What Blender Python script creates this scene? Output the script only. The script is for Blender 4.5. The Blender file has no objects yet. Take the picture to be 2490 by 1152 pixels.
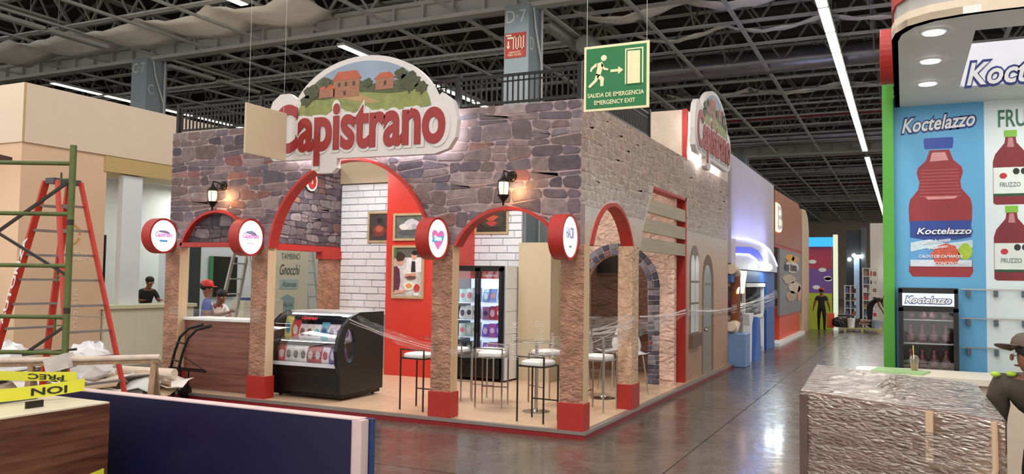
import bpy, bmesh, math, random
from mathutils import Vector, Matrix, Quaternion
PI = math.pi
R = random.Random(7)
SC = bpy.context.scene
COL = SC.collection

# ------------------------------------------------------------------ camera, world, lights, exposure
cam_d = bpy.data.cameras.new('camera')
cam_d.sensor_width = 36.0
cam_d.lens = 2000.0 / 2490.0 * 36.0
cam_d.clip_end = 400
cam = bpy.data.objects.new('camera', cam_d)
COL.objects.link(cam)
_r = Vector((0.9027, 0.4300, 0.0148)).normalized()
_f = Vector((-0.4300, 0.9014, 0.0499)).normalized()
_u = _r.cross(_f).normalized()
_r = _f.cross(_u).normalized()
cam.matrix_world = Matrix(((_r.x, _u.x, -_f.x, 3.621), (_r.y, _u.y, -_f.y, -9.735),
                           (_r.z, _u.z, -_f.z, 2.0), (0, 0, 0, 1)))
SC.camera = cam

SC.view_settings.view_transform = 'Standard'
SC.view_settings.look = 'None'
SC.view_settings.exposure = 0.0
SC.view_settings.gamma = 1.0
SC.view_settings.use_curve_mapping = False

def S(r, g, b):
    def c(v):
        v /= 255.0
        return v / 12.92 if v <= 0.04045 else ((v + 0.055) / 1.055) ** 2.4
    return (c(r), c(g), c(b), 1.0)

world = bpy.data.worlds.new('hall_air')
SC.world = world
world.use_nodes = True
world.node_tree.nodes['Background'].inputs[0].default_value = (1.0, 0.95, 0.9, 1)
world.node_tree.nodes['Background'].inputs[1].default_value = 1.25

def area(name, loc, size, energy, color=(1, .96, .9), rot=(0, 0, 0), size_y=None):
    d = bpy.data.lights.new(name, 'AREA')
    d.energy = energy; d.color = color; d.size = size
    if size_y:
        d.shape = 'RECTANGLE'; d.size_y = size_y
    o = bpy.data.objects.new(name, d); COL.objects.link(o)
    o.location = loc; o.rotation_euler = rot
    return o
def point(name, loc, energy, color, r=.05):
    d = bpy.data.lights.new(name, 'POINT')
    d.energy = energy; d.color = color; d.shadow_soft_size = r
    o = bpy.data.objects.new(name, d); COL.objects.link(o); o.location = loc
    return o
# broad unseen area lights standing in for the hall's luminaire rows
area('hall_lamp_stand_in', (2.0, -6, 9.2), 1.2, 900, size_y=20)
area('hall_lamp_stand_in', (-12.5, -6, 9.2), 1.2, 800, size_y=24)
area('hall_lamp_stand_in', (-5.5, 4, 9.2), 5.0, 450, size_y=10)
area('hall_lamp_stand_in', (6.5, 20, 9.2), 2.0, 900, size_y=24)
area('hall_lamp_stand_in', (-8, 26, 9.2), 2.0, 800, size_y=24)
area('hall_lamp_stand_in', (1.0, 50, 9.2), 2.5, 1500, size_y=30)
area('booth_fill_light', (-3.0, 2.2, 4.15), 1.2, 90, size_y=.8)  # added unseen fill to brighten the booth floor; no lamp hangs here
area('booth_fill_light', (-6.4, 3.0, 4.15), .8, 48, size_y=.8)

# ------------------------------------------------------------------ materials
MATS = {}
def pm(name, col, rough=.55, metal=0., var=.06, scale=7., bump=0., bscale=None, emit=0., ecol=None,
       stretch=None, spec=None, alpha=1., trans=0., detail=4., bdist=.02):
    if name in MATS: return MATS[name]
    m = bpy.data.materials.new(name); m.use_nodes = True
    nt = m.node_tree; b = nt.nodes['Principled BSDF']
    tc = nt.nodes.new('ShaderNodeTexCoord')
    mp = nt.nodes.new('ShaderNodeMapping'); nt.links.new(tc.outputs['Object'], mp.inputs[0])
    if stretch: mp.inputs['Scale'].default_value = stretch
    n = nt.nodes.new('ShaderNodeTexNoise'); n.inputs['Scale'].default_value = scale
    n.inputs['Detail'].default_value = detail
    nt.links.new(mp.outputs[0], n.inputs[0])
    mix = nt.nodes.new('ShaderNodeMix'); mix.data_type = 'RGBA'
    mix.inputs[6].default_value = tuple(max(0, c * (1 - var * 2)) for c in col[:3]) + (1,)
    mix.inputs[7].default_value = tuple(min(1, c * (1 + var * 2)) for c in col[:3]) + (1,)
    nt.links.new(n.outputs[0], mix.inputs[0])
    nt.links.new(mix.outputs[2], b.inputs['Base Color'])
    b.inputs['Roughness'].default_value = rough
    b.inputs['Metallic'].default_value = metal
    if spec is not None: b.inputs['Specular IOR Level'].default_value = spec
    if alpha < 1: b.inputs['Alpha'].default_value = alpha
    if trans: b.inputs['Transmission Weight'].default_value = trans
    if bump:
        bn = nt.nodes.new('ShaderNodeTexNoise'); bn.inputs['Scale'].default_value = bscale or scale
        bn.inputs['Detail'].default_value = 5
        nt.links.new(mp.outputs[0], bn.inputs[0])
        bp = nt.nodes.new('ShaderNodeBump'); bp.inputs['Strength'].default_value = bump
        bp.inputs['Distance'].default_value = bdist
        if bdist > .03: bn.inputs['Distortion'].default_value = 1.5
        nt.links.new(bn.outputs[0], bp.inputs['Height']); nt.links.new(bp.outputs[0], b.inputs['Normal'])
    if emit:
        b.inputs['Emission Color'].default_value = ecol or col
        b.inputs['Emission Strength'].default_value = emit
    MATS[name] = m
    return m

def wood(name, c1, c2, scale=3., axis='z', rough=.5):
    m = bpy.data.materials.new(name); m.use_nodes = True
    nt = m.node_tree; b = nt.nodes['Principled BSDF']
    tc = nt.nodes.new('ShaderNodeTexCoord'); mp = nt.nodes.new('ShaderNodeMapping')
    nt.links.new(tc.outputs['Object'], mp.inputs[0])
    st = {'z': (.6, .6, 9), 'x': (9, .6, .6), 'v': (9, 9, .5)}[axis]
    mp.inputs['Scale'].default_value = st
    n = nt.nodes.new('ShaderNodeTexNoise'); n.inputs['Scale'].default_value = scale
    n.inputs['Detail'].default_value = 8; n.inputs['Distortion'].default_value = .6
    nt.links.new(mp.outputs[0], n.inputs[0])
    cr = nt.nodes.new('ShaderNodeValToRGB')
    cr.color_ramp.elements[0].position = .3; cr.color_ramp.elements[0].color = c1
    cr.color_ramp.elements[1].position = .7; cr.color_ramp.elements[1].color = c2
    nt.links.new(n.outputs[0], cr.inputs[0]); nt.links.new(cr.outputs[0], b.inputs['Base Color'])
    b.inputs['Roughness'].default_value = rough
    MATS[name] = m
    return m

def attr_mat(name, rough=.8, bump=.5, bscale=25., lo=.6, hi=1.35, nscale=9.):
    """printed colour comes from a per-piece colour attribute, grain from noise"""
    m = bpy.data.materials.new(name); m.use_nodes = True
    nt = m.node_tree; b = nt.nodes['Principled BSDF']
    a = nt.nodes.new('ShaderNodeAttribute'); a.attribute_name = 'tint'
    tc = nt.nodes.new('ShaderNodeTexCoord')
    n = nt.nodes.new('ShaderNodeTexNoise'); n.inputs['Scale'].default_value = nscale; n.inputs['Detail'].default_value = 7
    nt.links.new(tc.outputs['Object'], n.inputs[0])
    mr = nt.nodes.new('ShaderNodeMapRange'); mr.inputs[1].default_value = .3; mr.inputs[2].default_value = .7
    mr.inputs[3].default_value = lo; mr.inputs[4].default_value = hi
    nt.links.new(n.outputs[0], mr.inputs[0])
    vm = nt.nodes.new('ShaderNodeVectorMath'); vm.operation = 'SCALE'
    nt.links.new(a.outputs['Color'], vm.inputs[0]); nt.links.new(mr.outputs[0], vm.inputs['Scale'])
    nt.links.new(vm.outputs[0], b.inputs['Base Color'])
    b.inputs['Roughness'].default_value = rough
    bn = nt.nodes.new('ShaderNodeTexNoise'); bn.inputs['Scale'].default_value = bscale; bn.inputs['Detail'].default_value = 5
    nt.links.new(tc.outputs['Object'], bn.inputs[0])
    bp = nt.nodes.new('ShaderNodeBump'); bp.inputs['Strength'].default_value = bump; bp.inputs['Distance'].default_value = .02
    nt.links.new(bn.outputs[0], bp.inputs['Height']); nt.links.new(bp.outputs[0], b.inputs['Normal'])
    MATS[name] = m
    return m

def film_mat(name, dens=.35, bump=1.0, scale=(1, 1, 14), bs=6., tint=(1, 1, 1, 1), rough=.12):
    """clear stretch film: mostly see-through, wrinkled and glossy"""
    m = bpy.data.materials.new(name); m.use_nodes = True
    nt = m.node_tree; nt.nodes.remove(nt.nodes['Principled BSDF'])
    out = nt.nodes['Material Output']
    tr = nt.nodes.new('ShaderNodeBsdfTransparent'); gl = nt.nodes.new('ShaderNodeBsdfGlossy')
    gl.inputs['Roughness'].default_value = rough; gl.inputs['Color'].default_value = tint
    df = nt.nodes.new('ShaderNodeBsdfDiffuse'); df.inputs['Color'].default_value = (.8, .8, .8, 1)
    tc = nt.nodes.new('ShaderNodeTexCoord'); mp = nt.nodes.new('ShaderNodeMapping')
    mp.inputs['Scale'].default_value = scale
    nt.links.new(tc.outputs['Object'], mp.inputs[0])
    n = nt.nodes.new('ShaderNodeTexNoise'); n.inputs['Scale'].default_value = bs; n.inputs['Detail'].default_value = 6
    nt.links.new(mp.outputs[0], n.inputs[0])
    bp = nt.nodes.new('ShaderNodeBump'); bp.inputs['Strength'].default_value = bump; bp.inputs['Distance'].default_value = .05
    nt.links.new(n.outputs[0], bp.inputs['Height'])
    nt.links.new(bp.outputs[0], gl.inputs['Normal']); nt.links.new(bp.outputs[0], df.inputs['Normal'])
    m1 = nt.nodes.new('ShaderNodeMixShader'); m1.inputs[0].default_value = .45
    nt.links.new(gl.outputs[0], m1.inputs[1]); nt.links.new(df.outputs[0], m1.inputs[2])
    mr = nt.nodes.new('ShaderNodeMapRange'); mr.inputs[1].default_value = .35; mr.inputs[2].default_value = .75
    mr.inputs[3].default_value = dens * .25; mr.inputs[4].default_value = min(1, dens * 2)
    nt.links.new(n.outputs[0], mr.inputs[0])
    m2 = nt.nodes.new('ShaderNodeMixShader')
    nt.links.new(mr.outputs[0], m2.inputs[0]); nt.links.new(tr.outputs[0], m2.inputs[1]); nt.links.new(m1.outputs[0], m2.inputs[2])
    nt.links.new(m2.outputs[0], out.inputs[0])
    MATS[name] = m
    return m

def glass_mat(name, tint=(.95, .97, 1, 1), f=.12):
    m = bpy.data.materials.new(name); m.use_nodes = True
    nt = m.node_tree; nt.nodes.remove(nt.nodes['Principled BSDF']); out = nt.nodes['Material Output']
    tr = nt.nodes.new('ShaderNodeBsdfTransparent'); tr.inputs[0].default_value = tint
    gl = nt.nodes.new('ShaderNodeBsdfGlossy'); gl.inputs['Roughness'].default_value = .03
    lw = nt.nodes.new('ShaderNodeLayerWeight'); lw.inputs[0].default_value = .25
    mr = nt.nodes.new('ShaderNodeMapRange'); mr.inputs[3].default_value = f * .5; mr.inputs[4].default_value = .8
    nt.links.new(lw.outputs['Facing'], mr.inputs[0])
    mx = nt.nodes.new('ShaderNodeMixShader')
    nt.links.new(mr.outputs[0], mx.inputs[0]); nt.links.new(tr.outputs[0], mx.inputs[1]); nt.links.new(gl.outputs[0], mx.inputs[2])
    nt.links.new(mx.outputs[0], out.inputs[0])
    MATS[name] = m
    return m

# ------------------------------------------------------------------ mesh helpers
WM = {}
class MB:
    def __init__(s): s.v = []; s.f = []; s.mi = []; s.k = 0
    def add(s, vs, fs):
        o = len(s.v); s.v += [tuple(v) for v in vs]
        for f in fs: s.f.append([i + o for i in f]); s.mi.append(s.k)
        return s
    def box(s, x0, x1, y0, y1, z0, z1):
        return s.add([(x0, y0, z0), (x1, y0, z0), (x1, y1, z0), (x0, y1, z0), (x0, y0, z1), (x1, y0, z1), (x1, y1, z1), (x0, y1, z1)],
                     [(0, 3, 2, 1), (4, 5, 6, 7), (0, 1, 5, 4), (1, 2, 6, 5), (2, 3, 7, 6), (3, 0, 4, 7)])
    def bar(s, p, q, w, h=None, up=(0, 0, 1)):
        h = h or w; p = Vector(p); q = Vector(q); d = (q - p).normalized(); u = Vector(up)
        if abs(d.dot(u)) > .99: u = Vector((1, 0, 0))
        a = d.cross(u).normalized() * (w / 2); b = a.cross(d).normalized() * (h / 2)
        vs = [p - a - b, p + a - b, p + a + b, p - a + b, q - a - b, q + a - b, q + a + b, q - a + b]
        return s.add(vs, [(0, 3, 2, 1), (4, 5, 6, 7), (0, 1, 5, 4), (1, 2, 6, 5), (2, 3, 7, 6), (3, 0, 4, 7)])
    def tube(s, pts, r, n=8, closed=False):
        pts = [Vector(p) for p in pts]; rr = r if isinstance(r, (list, tuple)) else [r] * len(pts)
        vs = []; N = len(pts); prev = None
        for i, p in enumerate(pts):
            if closed: d = (pts[(i + 1) % N] - pts[i - 1]).normalized()
            else: d = (pts[min(i + 1, N - 1)] - pts[max(i - 1, 0)]).normalized()
            if prev is None:
                u = Vector((0, 0, 1)) if abs(d.z) < .9 else Vector((1, 0, 0))
                a = d.cross(u).normalized()
            else:
                a = (prev - d * prev.dot(d)).normalized()
            prev = a; b = d.cross(a)
            for k in range(n):
                t = 2 * PI * k / n
                vs.append(p + (a * math.cos(t) + b * math.sin(t)) * rr[i])
        fs = []
        for i in range(N if closed else N - 1):
            j = (i + 1) % N
            for k in range(n):
                l = (k + 1) % n
                fs.append((i * n + k, i * n + l, j * n + l, j * n + k))
        if not closed:
            fs.append(tuple(reversed(range(n)))); fs.append(tuple((N - 1) * n + k for k in range(n)))
        return s.add(vs, fs)
    def cyl(s, p, q, r0, r1=None, n=16): return s.tube([p, q], [r0, r0 if r1 is None else r1], n)
    def lathe(s, c, prof, n=16, axis='z'):
        vs = []; c = Vector(c)
        for r, h in prof:
            for k in range(n):
                t = 2 * PI * k / n; a, b = r * math.cos(t), r * math.sin(t)
                vs.append(c + Vector({'z': (a, b, h), 'x': (h, a, b), 'y': (b, h, a)}[axis]))
        fs = [(i * n + k, i * n + (k + 1) % n, (i + 1) * n + (k + 1) % n, (i + 1) * n + k) for i in range(len(prof) - 1) for k in range(n)]
        fs += [tuple(reversed(range(n))), tuple((len(prof) - 1) * n + k for k in range(n))]
        return s.add(vs, fs)
    def prism(s, poly, plane, d0, d1):
        f = {'xz': lambda a, b, d: (a, d, b), 'yz': lambda a, b, d: (d, a, b), 'xy': lambda a, b, d: (a, b, d)}[plane]
        n = len(poly)
        vs = [f(a, b, d0) for a, b in poly] + [f(a, b, d1) for a, b in poly]
        fs = [tuple(range(n)), tuple(reversed(range(n, 2 * n)))] + [(i, n + i, n + (i + 1) % n, (i + 1) % n) for i in range(n)]
        return s.add(vs, fs)
    def ball(s, c, rx, ry=None, rz=None, n=12, m=8):
        ry = ry or rx; rz = rz or rx; vs = []
        for i in range(m + 1):
            t = PI * i / m
            for k in range(n):
                p = 2 * PI * k / n
                vs.append((c[0] + rx * math.sin(t) * math.cos(p), c[1] + ry * math.sin(t) * math.sin(p), c[2] + rz * math.cos(t)))
        return s.add(vs, [(i * n + k, (i + 1) * n + k, (i + 1) * n + (k + 1) % n, i * n + (k + 1) % n) for i in range(m) for k in range(n)])
    def sheet(s, grid, t=0.):
        nr = len(grid); nc = len(grid[0]); vs = [p for row in grid for p in row]
        return s.add(vs, [(i * nc + j, i * nc + j + 1, (i + 1) * nc + j + 1, (i + 1) * nc + j) for i in range(nr - 1) for j in range(nc - 1)])
    def strip_wall(s, us, lo, hi, plane, d0, d1):
        """wall with an arched lower edge: columns between us, from lo(u) to hi(u)"""
        f = {'xz': lambda a, b, d: (a, d, b), 'yz': lambda a, b, d: (d, a, b)}[plane]
        n = len(us); vs = []
        for u, l, h in zip(us, lo, hi): vs += [f(u, l, d0), f(u, h, d0), f(u, l, d1), f(u, h, d1)]
        fs = []
        for i in range(n - 1):
            a, b = 4 * i, 4 * i + 4
            fs += [(a, b, b + 1, a + 1), (a + 2, a + 3, b + 3, b + 2), (a, a + 2, b + 2, b), (a + 1, b + 1, b + 3, a + 3)]
        fs += [(0, 1, 3, 2), (4 * n - 4, 4 * n - 2, 4 * n - 1, 4 * n - 3)]
        return s.add(vs, fs)
    def mesh(s, name, mats, smooth=False, fix=True):
        me = bpy.data.meshes.new(name); me.from_pydata(s.v, [], s.f)
        for m in (mats if isinstance(mats, (list, tuple)) else [mats]): me.materials.append(m)
        if len(me.materials) > 1:
            me.polygons.foreach_set('material_index', s.mi)
        if fix:
            bm = bmesh.new(); bm.from_mesh(me); bmesh.ops.recalc_face_normals(bm, faces=bm.faces); bm.to_mesh(me); bm.free()
        if smooth:
            me.polygons.foreach_set('use_smooth', [True] * len(me.polygons)); 
            try: me.set_sharp_from_angle(angle=math.radians(40))
            except Exception: pass
        me.update()
        return me
    def build(s, name, mats, parent=None, smooth=False, bevel=0., label=None, fix=True):
        me = s.mesh(name, mats, smooth, fix)
        o = bpy.data.objects.new(name, me); COL.objects.link(o)
        attach(o, parent)
        if bevel:
            b = o.modifiers.new('bevel', 'BEVEL'); b.width = bevel; b.segments = 2; b.limit_method = 'ANGLE'
        if label: o['label'] = label
        return o
def attach(o, parent):
    if parent is not None:
        o.parent = parent
        o.matrix_parent_inverse = WM.get(parent.name, Matrix.Identity(4)).inverted()
def tag(o, label, cat, group=None, kind=None):
    o['label'] = label; o['category'] = cat
    if group: o['group'] = group
    if kind: o['kind'] = kind
    return o
def empty(name, loc=(0, 0, 0), rz=0., label=None, cat=None, group=None):
    o = bpy.data.objects.new(name, None); COL.objects.link(o); o.empty_display_size = .1
    o.location = loc; o.rotation_euler = (0, 0, rz)
    WM[o.name] = Matrix.Translation(Vector(loc)) @ Matrix.Rotation(rz, 4, 'Z')
    if label: tag(o, label, cat, group)
    return o
def struct(o): o['kind'] = 'structure'; return o
def kids(o): return [c for c in COL.objects if c.parent == o]
KID = {}
def dup(root, loc, rz=0., label=None, group=None):
    def cp(o, parent):
        c = o.copy(); COL.objects.link(c); c.parent = parent
        if parent is not None: c.matrix_parent_inverse = o.matrix_parent_inverse.copy()
        for ch in o.children: cp(ch, c)
        return c
    c = cp(root, None)
    c.location = loc; c.rotation_euler = (0, 0, rz)
    if label: c['label'] = label
    if group: c['group'] = group
    return c
def text(s, name, mat, parent, o, xd, height, width=None, zd=(0, 0, 1), ext=.004, bold=0., shear=0., spacing=1., label=None):
    """lettering as thin raised geometry; o = lower left corner, xd = reading direction"""
    cu = bpy.data.curves.new('t', 'FONT'); cu.body = s; cu.size = 1; cu.extrude = .5; cu.offset = bold
    cu.shear = shear; cu.space_character = spacing; cu.resolution_u = 5 if height > .5 else 3
    t = bpy.data.objects.new('t', cu); COL.objects.link(t)
    dg = bpy.context.evaluated_depsgraph_get(); me = bpy.data.meshes.new_from_object(t.evaluated_get(dg))
    bpy.data.objects.remove(t); bpy.data.curves.remove(cu)
    xs = [v.co.x for v in me.vertices]; ys = [v.co.y for v in me.vertices]
    x0, x1, y0, y1 = min(xs), max(xs), min(ys), max(ys)
    sy = height / (y1 - y0); sx = (width / (x1 - x0)) if width else sy
    xd = Vector(xd).normalized(); zd = Vector(zd).normalized(); nd = xd.cross(zd); o = Vector(o)
    for v in me.vertices:
        c = v.co; v.co = o + xd * ((c.x - x0) * sx) + zd * ((c.y - y0) * sy) + nd * ((c.z + .5) * ext)
    me.materials.clear(); me.materials.append(mat)
    ob = bpy.data.objects.new(name, me); COL.objects.link(ob); me.name = name
    attach(ob, parent)
    if label: ob['label'] = label
    return ob
def arc(cx, cz, r, a0, a1, n):
    return [(cx + r * math.cos(math.radians(a0 + (a1 - a0) * i / n)), cz + r * math.sin(math.radians(a0 + (a1 - a0) * i / n))) for i in range(n + 1)]
def ring_poly(cx, cz, r0, r1, a0, a1, n):
    return arc(cx, cz, r1, a0, a1, n) + list(reversed(arc(cx, cz, r0, a0, a1, n)))
def arch_rim(mb, cx, cz, r, w, a0, a1, plane, d0, d1, n=32):
    f = {'xz': lambda a, b, d: (a, d, b), 'yz': lambda a, b, d: (d, a, b)}[plane]
    I = arc(cx, cz, r, a0, a1, n); O = arc(cx, cz, r + w, a0, a1, n); vs = []
    for (a, b), (c, e) in zip(I, O): vs += [f(a, b, d0), f(c, e, d0), f(c, e, d1), f(a, b, d1)]
    fs = [(4 * i + k, 4 * i + (k + 1) % 4, 4 * i + 4 + (k + 1) % 4, 4 * i + 4 + k) for i in range(n) for k in range(4)]
    fs += [(0, 1, 2, 3), (4 * n, 4 * n + 3, 4 * n + 2, 4 * n + 1)]
    mb.add(vs, fs); return mb

# ------------------------------------------------------------------ colours
RED = pm('red_paint', S(172, 42, 34), .5, var=.04)
REDD = pm('dark_red_paint', S(140, 28, 34), .5, var=.08)
BLACK = pm('black_plastic', S(14, 14, 15), .35, var=.2)
BLACKM = pm('black_metal', S(20, 19, 19), .4, .3, var=.15)
WHITE = pm('white_paint', S(232, 232, 230), .55, var=.02)
CREAM = pm('cream_paint', S(222, 202, 180), .6, var=.02, scale=2)
CREAM2 = pm('pale_cream_paint', S(222, 216, 190), .5, var=.03)
STEEL = pm('galvanised_steel', S(190, 194, 190), .5, .1, var=.12, scale=3)
WEBST = pm('darker_web_steel', S(126, 128, 122), .55, .1, var=.15, scale=2)
STEEL2 = pm('grey_painted_steel', S(176, 178, 172), .5, .1, var=.08, scale=2)
CHROME = pm('brushed_chrome', S(170, 165, 155), .22, 1., var=.05)
DKSTEEL = pm('dark_steel', S(60, 56, 50), .35, .8, var=.1)
DARK = pm('dark_void', S(24, 23, 24), .8, var=.2)
BEIGE = pm('beige_paint', S(188, 172, 144), .6, var=.03, scale=1.5)
GOLD = pm('golden_beige_paint', S(192, 166, 110), .6, var=.03)
LED = pm('led_white', (1, 1, 1, 1), emit=7., ecol=(1, .93, .82, 1))
LEDC = pm('led_cool', (1, 1, 1, 1), emit=5., ecol=(.85, .93, 1, 1))
LEDD = pm('led_downlight', (1, 1, 1, 1), emit=9., ecol=(1, .98, .95, 1))
GLASS = glass_mat('clear_glass')
FILM = film_mat('stretch_film', .16, scale=(.6, .6, 16), bs=5)
FILM2 = film_mat('bunched_film', .75, scale=(2, 2, 30), bs=5)
NAVY = pm('navy_paint', S(15, 13, 56), .4, var=.05, scale=1.5)
PINKW = pm('pinkish_white_edge', S(214, 190, 186), .6)
STONE = attr_mat('printed_stone', bump=.5, lo=.75, hi=1.25)
SKIN = pm('brown_skin', S(128, 82, 60), .5, var=.05)
HAIR = pm('black_hair', S(18, 15, 14), .6, var=.2, scale=40)
# ------------------------------------------------------------------ hall floor
def concrete():
    m = bpy.data.materials.new('polished_concrete'); m.use_nodes = True
    nt = m.node_tree; b = nt.nodes['Principled BSDF']
    tc = nt.nodes.new('ShaderNodeTexCoord')
    n1 = nt.nodes.new('ShaderNodeTexNoise'); n1.inputs['Scale'].default_value = .55; n1.inputs['Detail'].default_value = 9; n1.inputs['Roughness'].default_value = .65
    n2 = nt.nodes.new('ShaderNodeTexNoise'); n2.inputs['Scale'].default_value = 5; n2.inputs['Detail'].default_value = 10; n2.inputs['Distortion'].default_value = 1.2
    nt.links.new(tc.outputs['Object'], n1.inputs[0]); nt.links.new(tc.outputs['Object'], n2.inputs[0])
    c1 = nt.nodes.new('ShaderNodeValToRGB'); e = c1.color_ramp.elements
    e[0].position = .32; e[0].color = S(66, 58, 53); e[1].position = .7; e[1].color = S(108, 97, 88)
    c2 = nt.nodes.new('ShaderNodeValToRGB'); e = c2.color_ramp.elements
    e[0].position = .3; e[0].color = (.72, .70, .68, 1); e[1].position = .75; e[1].color = (1.2, 1.18, 1.15, 1)
    nt.links.new(n1.outputs[0], c1.inputs[0]); nt.links.new(n2.outputs[0], c2.inputs[0])
    mx = nt.nodes.new('ShaderNodeMix'); mx.data_type = 'RGBA'; mx.blend_type = 'MULTIPLY'; mx.inputs[0].default_value = 1
    nt.links.new(c1.outputs[0], mx.inputs[6]); nt.links.new(c2.outputs[0], mx.inputs[7])
    nt.links.new(mx.outputs[2], b.inputs['Base Color'])
    mr = nt.nodes.new('ShaderNodeMapRange'); mr.inputs[3].default_value = .12; mr.inputs[4].default_value = .42
    nt.links.new(n2.outputs[0], mr.inputs[0]); nt.links.new(mr.outputs[0], b.inputs['Roughness'])
    bp = nt.nodes.new('ShaderNodeBump'); bp.inputs['Strength'].default_value = .12; bp.inputs['Distance'].default_value = .02
    nt.links.new(n2.outputs[0], bp.inputs['Height']); nt.links.new(bp.outputs[0], b.inputs['Normal'])
    b.inputs['Coat Weight'].default_value = .25; b.inputs['Coat Roughness'].default_value = .1
    return m
CONC = concrete()
# slabs between sawn joints (joints recessed)
fl = struct(MB().box(-60, 30, -16, 120, -.2, -.006).build('floor', pm('joint_sealant', S(44, 40, 38), .7)))
xs = [-60, -36, -24, -18, -12, -6, 1.35, 5.2, 12, 30]; ys = [-16, -8, -2.3, 3.5, 10, 16, 22, 30, 42, 60, 90, 120]
for i in range(len(xs) - 1):
    for j in range(len(ys) - 1):
        MB().box(xs[i] + .008, xs[i + 1] - .008, ys[j] + .008, ys[j + 1] - .008, -.012, 0).build('slab', CONC, fl)

# ------------------------------------------------------------------ hall roof: deck, joists, beams, bridging
DECK = pm('dark_roof_deck', S(52, 47, 44), .7, .0, var=.3, scale=.6, stretch=(1, 14, 1))
roof = MB()
roof.box(-60, 30, -4, 120, 11.4, 11.6)
roof = struct(roof.build('ceiling', DECK))
rb = MB()
for i in range(60): rb.box(-60, 30, -3 + i * 2.0, -2.4 + i * 2.0, 11.28, 11.4)
rb.build('deck_rib', DECK, roof)['kind'] = 'stuff'
def joist_mesh(L0, L1, z0, z1, step, ch, web, axis='x', two=True):
    m = MB(); f = (lambda a, b, z: (a, b, z)) if axis == 'x' else (lambda a, b, z: (b, a, z))
    for z in (z0, z1):
        if two:
            for s in (-1, 1): m.bar(f(L0, s * ch * .62, z), f(L1, s * ch * .62, z), ch * .9, ch * .5)
        else: m.bar(f(L0, 0, z), f(L1, 0, z), ch)
    n = int((L1 - L0) / step); m.k = 1
    for i in range(n):
        a = L0 + i * step; mid = a + step / 2
        m.bar(f(a, 0, z0), f(mid, 0, z1), web); m.bar(f(mid, 0, z1), f(a + step, 0, z0), web)
    return m
jm = joist_mesh(-46, 12, 9.62, 10.85, 1.7, .1, .06).mesh('joist', [STEEL, WEBST])
jys = [4.6 + 2.5 * k for k in range(2)] + [12.2 + 2.45 * k for k in range(11)] + [42.6 + 2.45 * k for k in range(11)] + [72.5 + 3 * k for k in range(8)]
for y in jys:
    o = bpy.data.objects.new('joist', jm); COL.objects.link(o); o.location = (0, y, 0); attach(o, roof)
# light bridging and knee struts between joists
bxs = [-12.65 - 2.39 * k for k in range(-8, 11)]
bm_ = MB().bar((0, 3, 9.55), (0, 100, 9.55), .12, .06).mesh('bridging', STEEL)
for x in bxs:
    o = bpy.data.objects.new('bridging', bm_); COL.objects.link(o); o.location = (x, 0, 0); attach(o, roof)
sm = MB()
for k in range(40):
    y = 4.6 + k * 2.45
    sm.bar((0, y, 9.6), (0, y + 1.2, 10.85), .045); sm.bar((0, y + 1.2, 10.85), (0, y + 2.45, 9.6), .045)
sm.bar((0, 3, 10.8), (0, 100, 10.8), .06)
smm = sm.mesh('cross_bracing', WEBST)
for x in bxs[::2]:
    o = bpy.data.objects.new('cross_bracing', smm); COL.objects.link(o); o.location = (x + 1.1, 0, 0); attach(o, roof)
# main beams along X over the column lines
for y in (10.5, 40.5, 70.5):
    m = MB()
    for z in (9.45, 9.95):
        m.box(-50, 12, y - .17, y + .17, z - .06, z + .06)
    m.box(-50, 12, y - .02, y + .02, 9.45, 9.95)
    for i in range(60): m.box(-50 + i, -49.92 + i, y - .15, y + .15, 9.5, 9.9)
    m.bar((-50, y, 11.1), (12, y, 11.1), .16)
    for i in range(36):
        a = -50 + i * 1.7; m.bar((a, y, 9.98), (a + .85, y, 11.1), .07); m.bar((a + .85, y, 11.1), (a + 1.7, y, 9.98), .07)
    m.build('main_beam', STEEL2, roof)
for x in (-34.8, -20.1, -5.85):
    m = joist_mesh(3, 100, 9.75, 11.0, 2.2, .14, .09, 'y'); b = m.build('main_girder', [STEEL2, WEBST], roof); b.location = (x, 0, 0)
# cable tray and sprinkler pipes
for i, (y, z) in enumerate(((30.2, 9.7), (44, 9.8), (60, 9.8))):
    m = MB(); m.tube([(-40, y, z), (12, y, z)], .06, 8)
    for k in range(26): m.tube([(-39 + k * 2, y, z), (-39 + k * 2, y, z + 1.2)], .012, 5)
    tag(m.build('sprinkler_pipe', pm('red_pipe', S(140, 40, 44), .5)), ['dark red sprinkler pipe under the roof joists nearest the big sign', 'dark red sprinkler pipe far along under the roof joists', 'farthest dark red sprinkler pipe under the roof'][i], 'pipe', None)
m = MB()
for s in (-.25, .25): m.bar((-46, 14.2 + s, 9.45), (-6, 14.2 + s, 9.45), .03, .08)
for k in range(130): m.bar((-46 + k * .31, 13.95, 9.43), (-46 + k * .31, 14.45, 9.43), .02)
tag(m.build('cable_tray', STEEL), 'grey ladder cable tray hung under the roof', 'cable tray')
# air ducts
DUCT = pm('duct_metal', S(150, 150, 156), .3, .7, var=.15, scale=3)
def duct(name, pts, r, label):
    root = empty(name, pts[0], 0, label, 'duct')
    m = MB(); m.tube(pts, r, 18); m.build('duct_pipe', DUCT, root, smooth=True)
    P = [Vector(p) for p in pts]
    for i in range(len(P) - 1):
        d = (P[i + 1] - P[i]); L = d.length; d.normalize(); n = int(L / 1.6)
        for k in range(1, n + 1):
            c = P[i] + d * (k * 1.6 - .8)
            MB().cyl(c - d * .03, c + d * .03, r + .025, n=18).build('duct_collar', DUCT, root, smooth=True)
duct('air_duct', [(-6.4, 20.6, 9.9), (4.5, 20.6, 9.9)], .42, 'silver round air duct above the emergency exit sign')
duct('air_duct', [(-6, 51, 9.9), (6, 51, 9.9)], .4, 'silver round air duct far down the hall')
duct('air_duct', [(-6, 37, 9.9), (6, 37, 9.9)], .4, 'silver round air duct just before the second main beam')
m = MB(); 
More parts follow.
